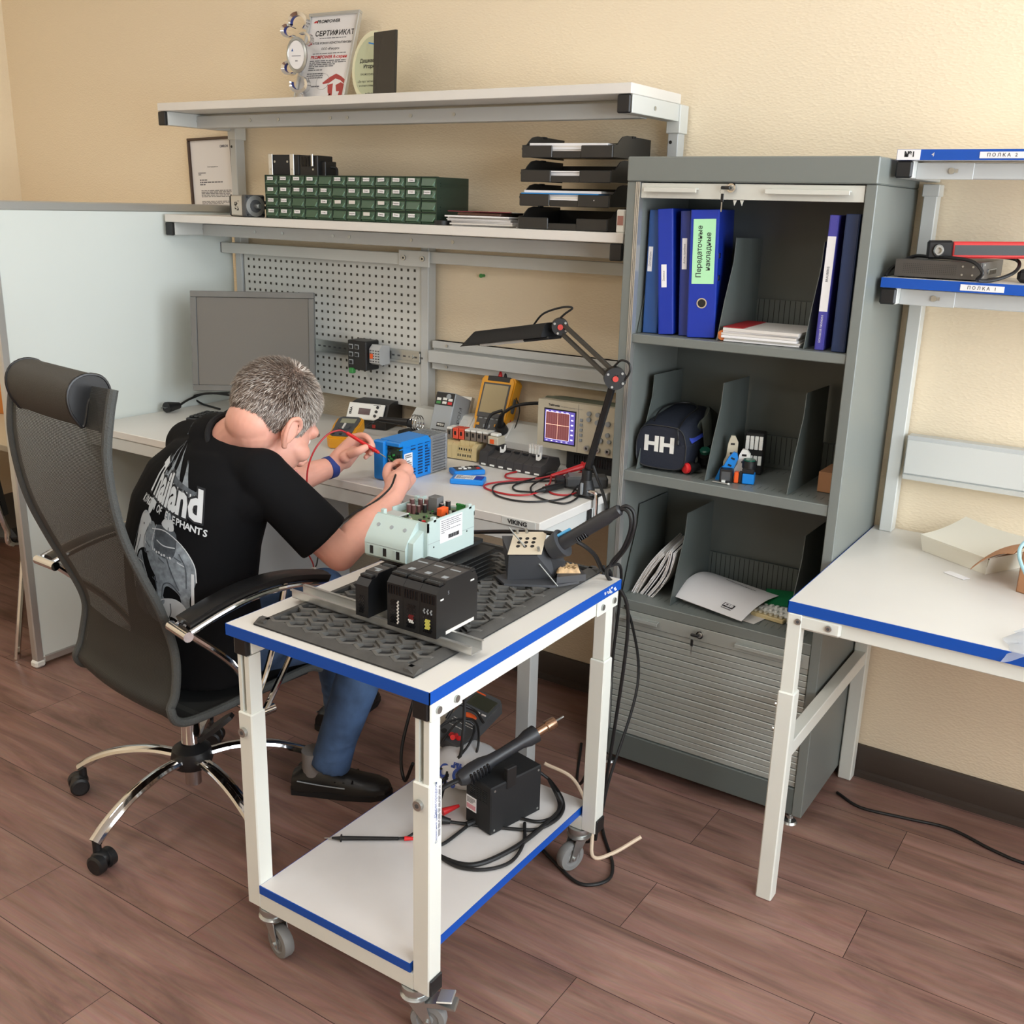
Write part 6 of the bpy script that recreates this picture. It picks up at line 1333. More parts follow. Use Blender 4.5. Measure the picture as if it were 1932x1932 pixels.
t = Th('dark_multimeter', 'dark grey multimeter with an orange button resting on the white bag', 'multimeter', M=frame((-1.455, 1.955, .262), V((.11, .0, -.015)), V((.035, .17, .045))))
b = t.mb(); w_, l_ = .092, .20
b.prism([(-w_ / 2, .01), (-w_ / 2 + .01, 0), (w_ / 2 - .01, 0), (w_ / 2, .01), (w_ / 2, l_ - .01), (w_ / 2 - .012, l_), (-w_ / 2 + .012, l_), (-w_ / 2, l_ - .01)], 0, .036, GREYD); b.build('case', t)
b = t.mb(); b.box(-w_ * .4, w_ * .4, l_ * .70, l_ * .93, .036, .0385, SCRD, .001); b.box(-w_ * .42, -w_ * .1, l_ * .945, l_ * .965, .036, .0375, ORANGE); b.build('display', t)
b = t.mb(); b.ell((0, l_ * .53, .036), (.022, .009, .005), ORANGE, RZ(0), 18, 8); b.build('selector', t)
for k in range(4):
    b = t.mb(); b.box(-.036 + k * .02, -.022 + k * .02, l_ * .62, l_ * .645, .036, .0395, BLUE if k == 0 else PAPER2, .001); b.build('button', t)
for x, m in ((-.025, BLACK), (0, RED), (.025, RED)):
    b = t.mb(); b.cyl((x, l_ * .12, .036), (x, l_ * .12, .0375), .008, m, n=14); b.build('socket', t)
b = t.mb(); b.cyl((.012, l_ * .14, .037), (.02, l_ * .02, .055), .007, RED, n=12); b.build('red_plug', t); b = t.mb(); b.lines(-.035, .035, l_ * .25, l_ * .42, 4, PAPER2, T3(0, 0, .036), 9, .75); b.build('dial_print', t)
t = Th('tangled_test_leads', 'tangle of thin black leads on the dark multimeter', 'cable', (-1.44, 1.93, .3))
b = t.w(); b.tube([(-1.47, 1.93, .27), (-1.43, 1.97, .345), (-1.40, 2.0, .33), (-1.38, 1.94, .30), (-1.42, 1.89, .25), (-1.48, 1.87, .26), (-1.47, 1.95, .33), (-1.42, 2.02, .335), (-1.37, 1.98, .31), (-1.36, 1.93, .26), (-1.40, 1.88, .23)], .0032, CABLE)
b.tube([(-1.46, 1.96, .35), (-1.445, 2.0, .405), (-1.425, 1.99, .40), (-1.40, 1.95, .325), (-1.385, 1.91, .27), (-1.41, 1.865, .22)], .0045, CABLE); b.tube([(-1.52, 1.93, .25), (-1.49, 2.0, .36), (-1.44, 2.05, .345), (-1.39, 2.03, .33)], .0038, CABLE); b.build('lead', t)
t = Th('black_test_lead', 'black test probe lying across the lower trolley shelf towards the left edge', 'test probe', (-1.45, 1.61, LSZ))
b = t.w(); q0 = V((-1.5204,1.5561,0.187)); q1 = V((-1.3733,1.6554,0.189)); d = q1 - q0
b.cyl(q0, q0 + d * .12, .001, STEEL, n=8); b.cyl(q0 + d * .10, q0 + d * .22, .0028, BLACK, r2=.0045, n=12); b.cyl(q0 + d * .22, q0 + d * .235, .0095, BLACK, n=14); b.cyl(q0 + d * .235, q1, .0055, BLACK, r2=.0042, n=12); b.build('probe', t)
b = t.w(); b.cyl(q1 + d * .08, q1 + d * .2, .006, RED, r2=.004, n=12); b.build('red_probe_end', t)
b = t.w(); b.tube([q1, q1 + d * .1 + V((0, .01, .0)), (-1.352, 1.72, .20), (-1.36, 1.80, .22), (-1.39, 1.87, .26)], .0032, CABLE); b.build('lead', t)
t = Th('red_plug_clip', 'red crocodile clip beside the hot air station label', 'test clip', (-1.30, 1.77, LSZ)); b = t.w(); b.cyl((-1.3502,1.799,0.195), (-1.3292,1.8395,0.2), .010, RED, r2=.004, n=12); b.build('clip', t)
t = Th('mains_lead', 'thick black mains lead with plug looped round the lower trolley shelf', 'cable', (-1.1, 1.7, LSZ))
b = t.w(); b.tube([(-1.3311,1.7673,0.195), (-1.3006,1.7875,0.19), (-1.2543,1.8125,0.187), (-1.184,1.8482,0.186), (-1.1288,1.8825,0.186), (-1.1094,1.9382,0.186), (-1.1143,1.9902,0.187), (-1.1414,2.0298,0.195), (-1.199,2.0717,0.2), (-1.2282,2.0645,0.22)], .0042, CABLE); b.tube([(-1.2535,1.8223,0.2), (-1.2301,1.8579,0.19), (-1.1931,1.8977,0.186), (-1.1415,1.9151,0.186), (-1.1214,1.958,0.186), (-1.1382,2.0116,0.19), (-1.2032,2.0644,0.21)], .0042, CABLE)
b.tube([(-1.1646,1.89,0.186), (-1.1224,1.8198,0.186), (-1.106,1.742,0.186), (-1.1342,1.6852,0.186), (-1.1872,1.6545,0.186), (-1.2424,1.6569,0.186), (-1.2877,1.6751,0.186), (-1.275,1.7103,0.186), (-1.2723,1.793,0.186)], .0042, CABLE); b.build('cord', t)
b = t.w(); b.cyl((-1.3316,1.7679,0.196), (-1.3103,1.7786,0.194), .012, BLACK, r2=.007, n=12); b.build('plug_body', t); b = t.w(); b.cyl((-1.2741,1.7954,0.19), (-1.2636,1.8187,0.192), .008, BLACK, n=10); b.build('cord_joint', t)
t = Th('hanging_floor_cables', 'black cables hanging from the bench to the floor behind the trolley', 'cable', (-1.2, 2.3, 0))
b = t.w(); b.tube([(-1.16, 2.18, .74), (-1.15, 2.2, .5), (-1.19, 2.25, .25), (-1.16, 2.28, .03), (-1.1, 2.2, .006), (-1.02, 2.10, .006), (-1.0, 2.03, .006), (-1.05, 1.98, .006), (-1.15, 2.02, .006), (-1.3, 2.1, .006)], .0045, CABLE); b.tube([(-1.25, 2.4, .70), (-1.2, 2.3, .45), (-1.17, 2.28, .3), (-1.22, 2.3, .1), (-1.3, 2.4, .006), (-1.4, 2.6, .006)], .0045, CABLE); b.tube([(-1.30, 2.6, .55), (-1.2, 2.5, .5), (-1.1, 2.35, .4), (-1.09, 2.2, .2), (-1.12, 2.15, .006), (-1.3, 2.2, .006)], .004, CABLE)
b.tube([(-1.72, 2.3, .6), (-1.66, 2.12, .4), (-1.66, 2.02, .18), (-1.62, 1.98, .10), (-1.55, 1.93, .2)], .0048, CABLE); b.build('cord', t)
t = Th('cream_cable', 'cream coloured cable on the floor behind the trolley', 'cable', (-1.15, 2.2, 0)); b = t.w(); b.tube([(-1.28, 2.17, .18), (-1.2, 2.2, .14), (-1.12, 2.16, .06), (-1.08, 2.1, .007), (-1.04, 2.13, .012), (-.99, 2.2, .045)], .0052, mat('cream_cable_skin', (224, 202, 176), .5)); b.build('cord', t)
# ------------------------------------------------------------------ office chair
t = Th('office_chair', 'black high-backed mesh office chair on a chrome five-star base', 'office chair', (-2.124, 1.664, 0), -8); ch = t
NET = net_mat('black_net_back', (52, 53, 50), .62); NETD = mat('black_net_edge', (74, 76, 74), .75, bump=.6, bscale=260); LEATH = mat('black_leather', (26, 26, 27), .32, bump=.03, bscale=200)
prof = spline([(0, -.262, 1.245), (0, -.276, 1.19), (0, -.29, 1.10), (0, -.285, 1.0), (0, -.265, .90), (0, -.228, .80), (0, -.182, .69), (0, -.155, .59), (0, -.168, .49), (0, -.186, .445), (0, -.165, .41), (0, -.10, .402), (0, .05, .412), (0, .22, .425), (0, .27, .41)], 6)
def hw(z, y): 
    w = .235 if z > .45 else .24
    return w - (.018 * math.exp(-((z - .62) / .08) ** 2)) if y < 0 else .24
n = len(prof)
def back(u, v):
    k = u * (n - 1); i = min(int(k), n - 2); p = prof[i].lerp(prof[i + 1], k - i); s = 2 * v - 1; q = prof[min(i + 1, n - 1)] - prof[i]; nn = V((0, q.z, -q.y)).normalized()
    c = .022 * (1 - s * s) * (1 if p.y < -.1 else 0)
    return (s * hw(p.z, p.y), p.y - c, p.z)
b = t.mb(); b.grid(back, n - 1, 14, NET); o = b.build('mesh_back', t, recalc=False)
uvl = o.data.uv_layers.new(name='UVMap'); L = [0]
for i in range(1, n): L.append(L[-1] + (prof[i] - prof[i - 1]).length)
W = 15
for lp in o.data.loops:
    i, j = divmod(lp.vertex_index, W); uvl.data[lp.index].uv = (j / 14 * .47, L[i])
# inner lining seen through the net (lower half is double)
b = t.mb(); m0 = int(n * .50)
def lining(u, v):
    p = V(back((m0 + u * (n - 1 - m0)) / (n - 1), .03 + .94 * v)); return (p.x, p.y + .008, p.z + .004 if p.y > -.1 else p.z)
b.grid(lining, n - 1 - m0, 10, mat('dark_lining', (34, 35, 34), .8)); b.build('seat_lining', t)
for s in (0, 1):
    b = t.mb(); b.tube([back(i / (n - 1), s) for i in range(n)], .0115, NETD, n=10, raw=True); b.build('net_edging', t)
b = t.mb(); b.tube([(-.22, .27, .405), (0, .285, .40), (.22, .27, .405)], .012, NETD, n=8); b.build('seat_front_edge', t)
# headrest saddle cushion over the top
b = t.mb(); HP = [(-.258, 1.12), (-.240, 1.15), (-.222, 1.20), (-.224, 1.245), (-.245, 1.276), (-.285, 1.285), (-.322, 1.27), (-.340, 1.235), (-.336, 1.19), (-.318, 1.155), (-.308, 1.142), (-.300, 1.15), (-.292, 1.18), (-.284, 1.21), (-.272, 1.22), (-.262, 1.20), (-.264, 1.15)]
HP = [(-.278 + (a + .278) * .84, 1.215 + (c - 1.215) * .80) for a, c in HP]
HL = spline([(0, a, c) for a, c in HP], 3, closed=True)
b.prism([(p.y, p.z) for p in HL], -.138, .160, mat('headrest_net', (58, 57, 54), .65, bump=.35, bscale=420), frame((0, 0, 0), (0, 1, 0), (0, 0, 1))); hr = b.build('headrest', t, 60)
for s in (-.139, .161):
    b = t.mb(); b.tube([(s, p.y, p.z) for p in HL], .0035, LEATH, n=6, raw=True, closed=True); c_ = V((0, 0, 0))
    b.prism([(p.y, p.z) for p in HL], s - .001, s + .001, LEATH, frame((0, 0, 0), (0, 1, 0), (0, 0, 1))); b.build('headrest_side', hr)
b = t.mb()
for s in (-.2, .2): b.tube([(s, .25, .395), (s, .1, .392), (s, -.12, .388), (s * .9, -.165, .42)], .009, BLACK, n=8)
b.box(-.2, .2, .08, .14, .375, .39, BLACK, .003); b.box(-.09, .09, -.11, .13, .33, .385, BLACK, .01); b.build('seat_mechanism', t)
for s in (-1, 1):
    b = t.mb(); b.grid(lambda u, v: (s * (.312 + .05 * v), (-.19 + .40 * u), [0][0] + (.695 + .050 * math.sin(PI * (.05 + .82 * u)) + .004 * math.sin(PI * v))), 20, 6, LEATH, thick=.018 if s > 0 else .018); pad = b.build('arm_pad', t)
    b = t.mb(); xs = s * .312 if True else 0
    for xx in (s * .306, s * .368): b.tube([(xx, -.195 + .41 * u, .688 + .050 * math.sin(PI * (.05 + .82 * u))) for u in [i / 12 for i in range(13)]], .0075, CHROME, n=10)
    b.tube([(s * .285, -.197, .690), (s * .375, -.205, .690)], .0125, CHROME, n=14)
    b.tube([(s * .306, -.19, .69), (s * .30, -.05, .55), (s * .27, .03, .42), (s * .2, .03, .385)], .0095, CHROME, n=10)
    b.tube([(s * .306, .215, .70), (s * .300, .13, .52), (s * .29, .05, .385)], .008, CHROME, n=10); b.tube([(s * .306, .12, .735), (s * .300, .06, .52), (s * .29, -.0, .385)], .008, CHROME, n=10)
    b.tube([(s * .29, -.02, .38), (s * .29, .075, .38)], .013, CHROME, n=12); b.tube([(s * .29, .03, .38), (s * .10, .03, .372)], .010, CHROME, n=10); b.build('arm_frame', t)
b = t.mb(); b.cyl((0, 0, .20), (0, 0, .345), .026, CHROME, n=24); b.cyl((0, 0, .07), (0, 0, .2), .022, mat('dull_chrome', (190, 184, 182), .25, metal=1.0), n=20); b.build('gas_lift', t)
b = t.mb(); b.lathe([(.02, .125), (.052, .13), (.058, .15), (.052, .18), (.03, .195), (.026, .196)], BLACK, None, 28)
b.prism([(-.03, .02), (.03, .02), (.026, .10), (.012, .13), (-.012, .13), (-.026, .10)], 0, .012, BLACK, T3(.02, .01, .20) @ RZ(-50) @ RX(38)); b.build('hub_cover', t)
b = t.mb(); b.tube([(.06, .06, .33), (.12, .0, .345), (.16, -.03, .33), (.13, -.02, .30)], .005, BLACK, n=8); b.build('tilt_lever', t)
for k, a in enumerate((-148, -76, -4, 68, 140)):
    ca, sa = math.cos(math.radians(a)), math.sin(math.radians(a)); b = t.mb()
    pts = [(r * ca, r * sa, z) for r, z in ((.03, .155), (.12, .160), (.22, .142), (.30, .108), (.345, .078))]
    ps = spline(pts, 5); k2 = len(ps); vs = []; fs = []; NR = 10
    side = V((-sa, ca, 0))
    for i, p in enumerate(ps):
        tn = (ps[min(i + 1, k2 - 1)] - ps[max(i - 1, 0)]).normalized(); upv = tn.cross(side) * -1
        for j in range(NR): an = 2 * PI * j / NR; vs.append(p + side * math.cos(an) * .019 + upv * math.sin(an) * .0125)
    for i in range(k2 - 1): fs += [(i * NR + j, i * NR + (j + 1) % NR, (i + 1) * NR + (j + 1) % NR, (i + 1) * NR + j) for j in range(NR)]
    fs += [list(range(NR))[::-1], list(range((k2 - 1) * NR, k2 * NR))]; b.add(vs, fs, CHROME); lg = b.build('base_leg', t)
    b = t.mb(); Q = T3(.340 * ca, .340 * sa, 0) @ RZ(a + 40 + 55 * k); b.cyl((0, 0, .048), (0, 0, .082), .011, BLACK, n=12, X=Q)
    b.lathe([(.0, -.012), (.020, -.013), (.026, -.009), (.026, .009), (.020, .013), (0, .012)], BLACK, Q @ T3(.014, .018, .0265) @ RX(90), 22); b.lathe([(.0, -.012), (.020, -.013), (.026, -.009), (.026, .009), (.020, .013), (0, .012)], BLACK, Q @ T3(.014, -.018, .0265) @ RX(90), 22)
    b.ell((.010, 0, .036), (.024, .027, .020), BLACK, Q, 16, 8); b.build('castor', lg)

# ------------------------------------------------------------------ person
SKIN = mat('skin', (226, 166, 146), .5, sss=.12, var=.07, vscale=18); SHIRT = mat('black_cotton', (11, 11, 13), .9, spec=.2, bump=.6, bscale=9)
JEAN = mat('blue_denim', (62, 86, 120), .8, var=.5, vscale=9, bump=.12, bscale=160); LEA = mat('black_shoe_leather', (24, 24, 24), .35, bump=.1, bscale=90)
def organic(name, parts, voxel, smooth_n, m, parent, factor=.5):
    b = MB()
    for p in parts:
        if p[0] == 'c':
            _, a, q, r0, r1 = p; a, q = V(a), V(q); b.cyl(a, q, r0, m, r2=r1, n=20); b.ell(a, r0, m, None, 20, 12); b.ell(q, r1, m, None, 20, 12)
        elif p[0] == 'e': b.ell((0, 0, 0), p[2], m, p[1], 28, 18)
        elif p[0] == 'k': b.cyl(p[1], p[2], p[3], m, r2=p[4], n=28)
        elif p[0] == 'loft':
            rings = p[1]; N = 36; vs = []; fs = []
            for (c, w, f, a, d, e) in rings:
                for j in range(N):
                    an = 2 * PI * j / N; cc, ss = math.cos(an), math.sin(an); k = abs(cc) ** e * math.copysign(1, cc); l = abs(ss) ** e * math.copysign(1, ss)
                    vs.append(V(c) + V(w) * a * k + V(f) * d * l)
            for i in range(len(rings) - 1): fs += [(i * N + j, i * N + (j + 1) % N, (i + 1) * N + (j + 1) % N, (i + 1) * N + j) for j in range(N)]
            fs += [list(range(N))[::-1], list(range((len(rings) - 1) * N, len(rings) * N))]; b.add(vs, fs, m)
        elif p[0] == 't': b.tube(p[1], p[2], m, n=14, per=5)
    o = b.build(name, None)
    md = o.modifiers.new('remesh', 'REMESH'); md.mode = 'VOXEL'; md.voxel_size = voxel; md.use_smooth_shade = True
    if smooth_n:
        sm = o.modifiers.new('smooth', 'SMOOTH'); sm.iterations = smooth_n; sm.factor = factor
    dg = bpy.context.evaluated_depsgraph_get(); me = bpy.data.meshes.new_from_object(o.evaluated_get(dg)); me.name = name
    if not me.materials: me.materials.append(m)
    for pl in me.polygons: pl.use_smooth = True
    old = o.data; o.modifiers.clear(); o.data = me; bpy.data.meshes.remove(old)
    return o
pt = Th('person', 'seated grey-haired man in a black printed t-shirt probing the blue drive', 'person', (-2.09, 1.69, 0))
def adopt(o, par=None):
    P = par or pt.o; o.data.transform(pt.Mi); o.parent = P; return o
B_ = math.radians(9); W_ = V((math.cos(B_), -math.sin(B_), 0)); F_ = V((math.sin(B_), math.cos(B_), 0)); UZV = V((0, 0, 1))
spine = [((-2.075, 1.70, .44), .185, .16), ((-2.085, 1.68, .56), .19, .15), ((-2.08, 1.665, .68), .19, .142), ((-2.07, 1.67, .80), .2, .145), ((-2.05, 1.69, .91), .208, .142), ((-2.03, 1.715, .99), .20, .125), ((-2.01, 1.735, 1.045), .15, .10), ((-1.995, 1.748, 1.07), .08, .07)]
SHR = V((-1.842, 1.705, 1.0)); SHL = V((-2.190, 1.785, 1.012))
ELR = V((-1.688, 1.812, .80)); ELL = V((-2.07, 1.99, .88)); WRR = V((-1.74,2.0812,0.883)); WRL = V((-2.0458,2.1745,0.8991))
HC = V((-1.8871,1.8085,1.1547)); ph = math.radians(36); az = math.radians(6)
hf = V((math.sin(az) * math.cos(ph), math.cos(az) * math.cos(ph), -math.sin(ph))); hr_ = V((math.cos(az), -math.sin(az), 0)); hu = hr_.cross(hf)
roll = math.radians(0); hr_, hu = hr_ * math.cos(roll) - hu * math.sin(roll), hu * math.cos(roll) + hr_ * math.sin(roll)
HC = HC - hu * .022 * 1.2 + hf * .012 * 1.2
HMx = Matrix(((hr_.x, hf.x, hu.x, HC.x), (hr_.y, hf.y, hu.y, HC.y), (hr_.z, hf.z, hu.z, HC.z), (0, 0, 0, 1)))
S_ = 1.2; HMx = HMx @ Matrix.Scale(S_, 4)
def H(x, y, z): return HMx @ V((x, y, z))
E_ = lambda c, r, R=None: ('e', HMx @ T3(*c) @ (R or Matrix()), r)
CR = (0, -.012, .022); CRR = (.076, .097, .090)
head = [E_(CR, CRR), E_((0, .036, -.040), (.063, .058, .082)), E_((0, .034, -.088), (.052, .056, .038)), E_((0, .076, -.108), (.024, .02, .018)), E_((0, .072, .008), (.056, .024, .022)), ('t', [H(0, .092, -.012), H(0, .106, -.036), H(0, .116, -.052)], lambda s: (.009 + .005 * s) * S_), E_((0, .106, -.056), (.017, .013, .009)), E_((0, .094, -.080), (.024, .010, .008)),
        E_((.05, .052, -.045), (.02, .03, .022)), E_((-.05, .052, -.045), (.02, .03, .022)), E_((0, -.05, -.04), (.055, .05, .05))]
for s in (-1, 1):
    head += [E_((s * .079, -.014, -.030), (.005, .016, .028), RZ(-s * 22)), ('t', [H(s * .074, .004, -.030), H(s * .079, .006, -.008), H(s * .086, -.012, .002), H(s * .091, -.032, -.012), H(s * .088, -.028, -.038), H(s * .079, -.012, -.060), H(s * .075, -.002, -.058)], .0052 * S_)]
neck = [('c', H(0, -.034, -.045), H(0, -.034, -.045).lerp(V((-1.99, 1.742, 1.05)), .5), .066, .063), ('c', H(0, -.034, -.045).lerp(V((-1.99, 1.742, 1.05)), .5), (-1.99, 1.742, 1.05), .063, .064), ('c', H(0, -.0, -.085), (-1.965, 1.79, 1.05), .052, .055)]
rings = [(c, W_, F_, a - .012, d - .012, .9) for c, a, d in spine]
body = head + neck + [('loft', rings)]
def arm(s, e, w, r0, r1, r2, r3): return [('c', s, s.lerp(e, .5), r0, r1), ('c', s.lerp(e, .5), e, r1, r2), ('c', e, e.lerp(w, .3), r2, r2 * 1.03), ('c', e.lerp(w, .3), w, r2 * 1.03, r3)]
body += arm(SHR, ELR, WRR, .055, .050, .043, .029) + arm(SHL, ELL, WRL, .055, .048, .041, .029)
# right hand: back of the hand towards the camera, pinching a black probe
def finger(pts, r0, r1): return [('t', [V(p) for p in pts], lambda s: r0 + (r1 - r0) * s), ('c', pts[-1], pts[-1], r1, r1)]
kR = [V((-1.7761,2.1781,0.9416)), V((-1.7715,2.1888,0.928)), V((-1.7699,2.1963,0.9113)), V((-1.7703,2.1967,0.8957))]
body += [('c', WRR, V((-1.7588,2.129,0.9117)), .030, .034), ('c', V((-1.7601,2.1146,0.9084)), V((-1.7684,2.1733,0.9315)), .029, .022), ('c', V((-1.7603,2.1492,0.9012)), V((-1.7662,2.1846,0.9066)), .026, .02)]
body += finger([kR[0], (-1.8018,2.2002,0.9456), (-1.8293,2.2053,0.9402), (-1.8362,2.1971,0.9298)], .0105, .0082) + finger([kR[1], (-1.8108,2.2207,0.9324), (-1.8402,2.2231,0.9226), (-1.844,2.2111,0.9133)], .0105, .0084) + finger([kR[2], (-1.8153,2.2285,0.9099), (-1.8397,2.2224,0.9024), (-1.8364,2.2041,0.8972)], .010, .008) + finger([kR[3], (-1.813,2.2232,0.8909), (-1.8333,2.2145,0.8861), (-1.8293,2.1978,0.884)], .0095, .0075)
body += finger([(-1.7589,2.1018,0.9053), (-1.7951,2.1226,0.9251), (-1.8176,2.1565,0.9391), (-1.8258,2.1871,0.935)], .0155, .0092)
# left hand: thumb side towards the camera, holding the red probe like a pen
kL = [V((-1.9978,2.225,0.9884)), V((-2.0108,2.2441,0.9785)), V((-2.0191,2.2577,0.962)), V((-2.0259,2.2649,0.9419))]
body += [('c', WRL, V((-2.0287,2.1955,0.9267)), .029, .031), ('c', V((-2.0279,2.197,0.9298)), V((-2.0076,2.2265,0.9755)), .030, .020), ('c', V((-2.0305,2.2085,0.9143)), V((-2.0217,2.2554,0.9426)), .027, .018), ('c', V((-1.9995,2.1797,0.9342)), V((-1.9756,2.1902,0.9549)), .019, .014)]
body += finger([kL[0], (-1.9642,2.2243,0.9949), (-1.9407,2.2227,0.9828), (-1.9296,2.2189,0.9693)], .0102, .0078) + finger([kL[1], (-1.9756,2.2487,0.9796), (-1.9546,2.2455,0.9672), (-1.9428,2.2363,0.9547)], .0102, .008) + finger([kL[2], (-1.9872,2.2591,0.96), (-1.9666,2.2567,0.9507), (-1.96,2.244,0.9379)], .010, .0078) + finger([kL[3], (-1.9994,2.2632,0.9413), (-1.9804,2.2603,0.9334), (-1.9763,2.2412,0.9247)], .0095, .0074)
body += finger([(-1.9794,2.1781,0.9455), (-1.9486,2.1782,0.9596), (-1.935,2.1904,0.9689), (-1.9327,2.2017,0.9719)], .0145, .0088)
bo = organic('body', body, .0034, 4, SKIN, pt); adopt(bo)
NAIL = mat('finger_nail', (238, 184, 168), .3)
# eyes, brows and lips on the face
for s in (-1, 1):
    b = MB(pt.Mi @ HMx); b.ell((s * .031, .0725, -.014), .0115, mat('eye_white', (235, 230, 226), .2), None, 16, 10); b.ell((s * .031, .0800, -.016), (.0055, .0055, .0055), mat('iris_brown', (60, 46, 38), .2), None, 12, 8); b.build('eye', bo)
    b = MB(pt.Mi @ HMx); b.tube([(s * .012, .099, .004), (s * .030, .097, .012), (s * .052, .080, .006)], .0042, mat('brow_hair', (92, 76, 66), .8), n=8); b.build('eyebrow', bo)
b = MB(pt.Mi @ HMx); b.tube([(-.022, .095, -.079), (0, .1035, -.077), (.022, .095, -.079)], .0045, mat('lip', (196, 118, 108), .45), n=8); b.tube([(-.020, .095, -.085), (0, .1025, -.087), (.020, .095, -.085)], .005, mat('lip', (196, 118, 108), .45), n=8); b.build('lips', bo)
# hair: short salt and pepper strands over a scalp cap
R_ = random.Random(11)
HW_ = mat('hair_silver', (206, 197, 188), .55); HG = mat('hair_grey', (150, 134, 122), .55); HD = mat('hair_dark_brown', (84, 68, 58), .55); SCALP = mat('scalp_shade', (132, 112, 100), .7, var=.2, vscale=40)
def hline(f):
    P = [(-.12, -.095), (-.075, -.092), (-.045, -.082), (-.030, -.050), (-.012, -.010), (.004, .002), (.012, -.024), (.028, -.026), (.034, .012), (.058, .034), (.078, .056), (.12, .075)]
    for (a, b_), (c, d) in zip(P, P[1:]):
        if f <= c: return b_ + (d - b_) * max(0, (f - a)) / (c - a)
    return P[-1][1]
def scalp(n_, k=1.0): return V((CR[0] + CRR[0] * n_.x * k, CR[1] + CRR[1] * n_.y * k, CR[2] + CRR[2] * n_.z * k))
bvb = BVHTree.FromPolygons([v.co.copy() for v in bo.data.vertices], [list(p.vertices) for p in bo.data.polygons]); HL_ = pt.Mi @ HMx; HLi = HL_.inverted(); H3 = HL_.to_3x3()
def onskin(p, nn, off):
    h = bvb.ray_cast(HL_ @ (p + nn * .05), (H3 @ -nn).normalized())
    return (HLi @ h[0]) + nn * off if h[0] and h[3] < .09 else p
b = MB(pt.Mi @ HMx); NU, NV = 64, 40; keep = {}
vs = []; fs = []
for i in range(NU):
    for j in range(NV + 1):
        a = 2 * PI * i / NU; e = -PI / 2 + PI * j / NV; n_ = V((math.cos(e) * math.cos(a), math.cos(e) * math.sin(a), math.sin(e))); vs.append(scalp(n_, 1.022))
for i in range(NU):
    for j in range(NV):
        q = (i * (NV + 1) + j, ((i + 1) % NU) * (NV + 1) + j, ((i + 1) % NU) * (NV + 1) + j + 1, i * (NV + 1) + j + 1); c = sum((vs[x] for x in q), V()) / 4
        if c.z > hline(c.y) + .004: fs.append(q)
b.add(vs, fs, SCALP)
WH = V((.040, -.032, .104)); cnt = 0
while cnt < 15000:
    n_ = V((R_.gauss(0, 1), R_.gauss(0, 1), R_.gauss(0, 1))).normalized(); p = scalp(n_, 1.012)
    if p.z < hline(p.y) + R_.uniform(-.006, .004): continue
    d2 = (p - WH).length
    if d2 < .012 and R_.random() < .7: continue
    nn = V((n_.x / CRR[0], n_.y / CRR[1], n_.z / CRR[2])).normalized(); tg = (p - WH); tg = (tg - nn * tg.dot(nn)); tg = tg.normalized() if tg.length > 1e-6 else nn.orthogonal()
    sd = nn.cross(tg); sd.normalize(); hz_ = p.z; low = max(0, min(1, (hz_ - hline(p.y)) / .05)); ln = (.008 + .010 * low) * R_.uniform(.75, 1.2)
    dr = (nn * (.30 + .35 * low * (p.z > .02)) + tg * .85 + sd * R_.uniform(-.35, .35)).normalized(); lf = max(0, min(1, (p.y + .05) / .12)) * .55 + (.28 if abs(p.x) > .058 and p.y > -.02 else 0) + max(0, (d2 - .09)) * 1.2 * (p.z > -.01)
    x = R_.random(); m = HW_ if x < .16 + lf * .8 else (HG if x < .62 + lf * .4 else HD)
    if p.z < -.02 and p.y < -.03 and R_.random() < .55: m = HD
    w = .00075; mid = p + dr * ln * .55 + nn * .0008; b.add([p - sd * w, p + sd * w, mid + sd * w * .8, mid - sd * w * .8, p + dr * ln - nn * .001], [(0, 1, 2, 3), (3, 2, 4)], m); cnt += 1
b.build('hair', bo, recalc=False)

# t-shirt
HEM = [(V(c), W_, F_, a + .004, d + .004, .88) for c, a, d in spine]
slR = SHR.lerp(ELR, .80); slL = SHL.lerp(ELL, .70)
shirt = [('loft', HEM), ('c', SHR, SHR, .068, .068), ('c', SHL, SHL, .068, .068), ('c', SHR, V((-2.0, 1.745, 1.03)), .064, .062), ('c', SHL, V((-2.01, 1.75, 1.03)), .064, .062), ('k', SHR, slR, .066, .073), ('k', SHL, slL, .066, .072),
         ('c', (-1.93, 1.66, .93), SHR - V((0, 0, .05)), .085, .06), ('c', (-2.12, 1.73, .93), SHL - V((0, 0, .05)), .08, .06), ('c', (-2.045, 1.655, .80), (-2.04, 1.68, .93), .10, .10), ('c', (-2.03, 1.72, .995), SHL, .075, .068), ('c', (-2.01, 1.71, 1.01), SHR, .08, .066)]
CN = V((-1.985, 1.738, 1.056)); ND = (H(0, -.04, -.055) - CN).normalized()
shirt.append(('k', CN - ND * .05, CN + ND * .012, .095, .072))
so = organic('t_shirt', shirt, .0062, 5, SHIRT, pt)
bvh = BVHTree.FromPolygons([v.co.copy() for v in so.data.vertices], [list(p.vertices) for p in so.data.polygons])
b = MB(pt.Mi); u1 = W_ - ND * W_.dot(ND); u1.normalize(); u2 = ND.cross(u1); c = CN + ND * .012
b.tube([c + u1 * .069 * math.cos(a) + u2 * .069 * math.sin(a) for a in [i * PI / 12 for i in range(24)]], .0075, mat('black_rib_collar', (16, 16, 18), .85), n=8, per=2, closed=True); adopt(so); b.build('collar', so)
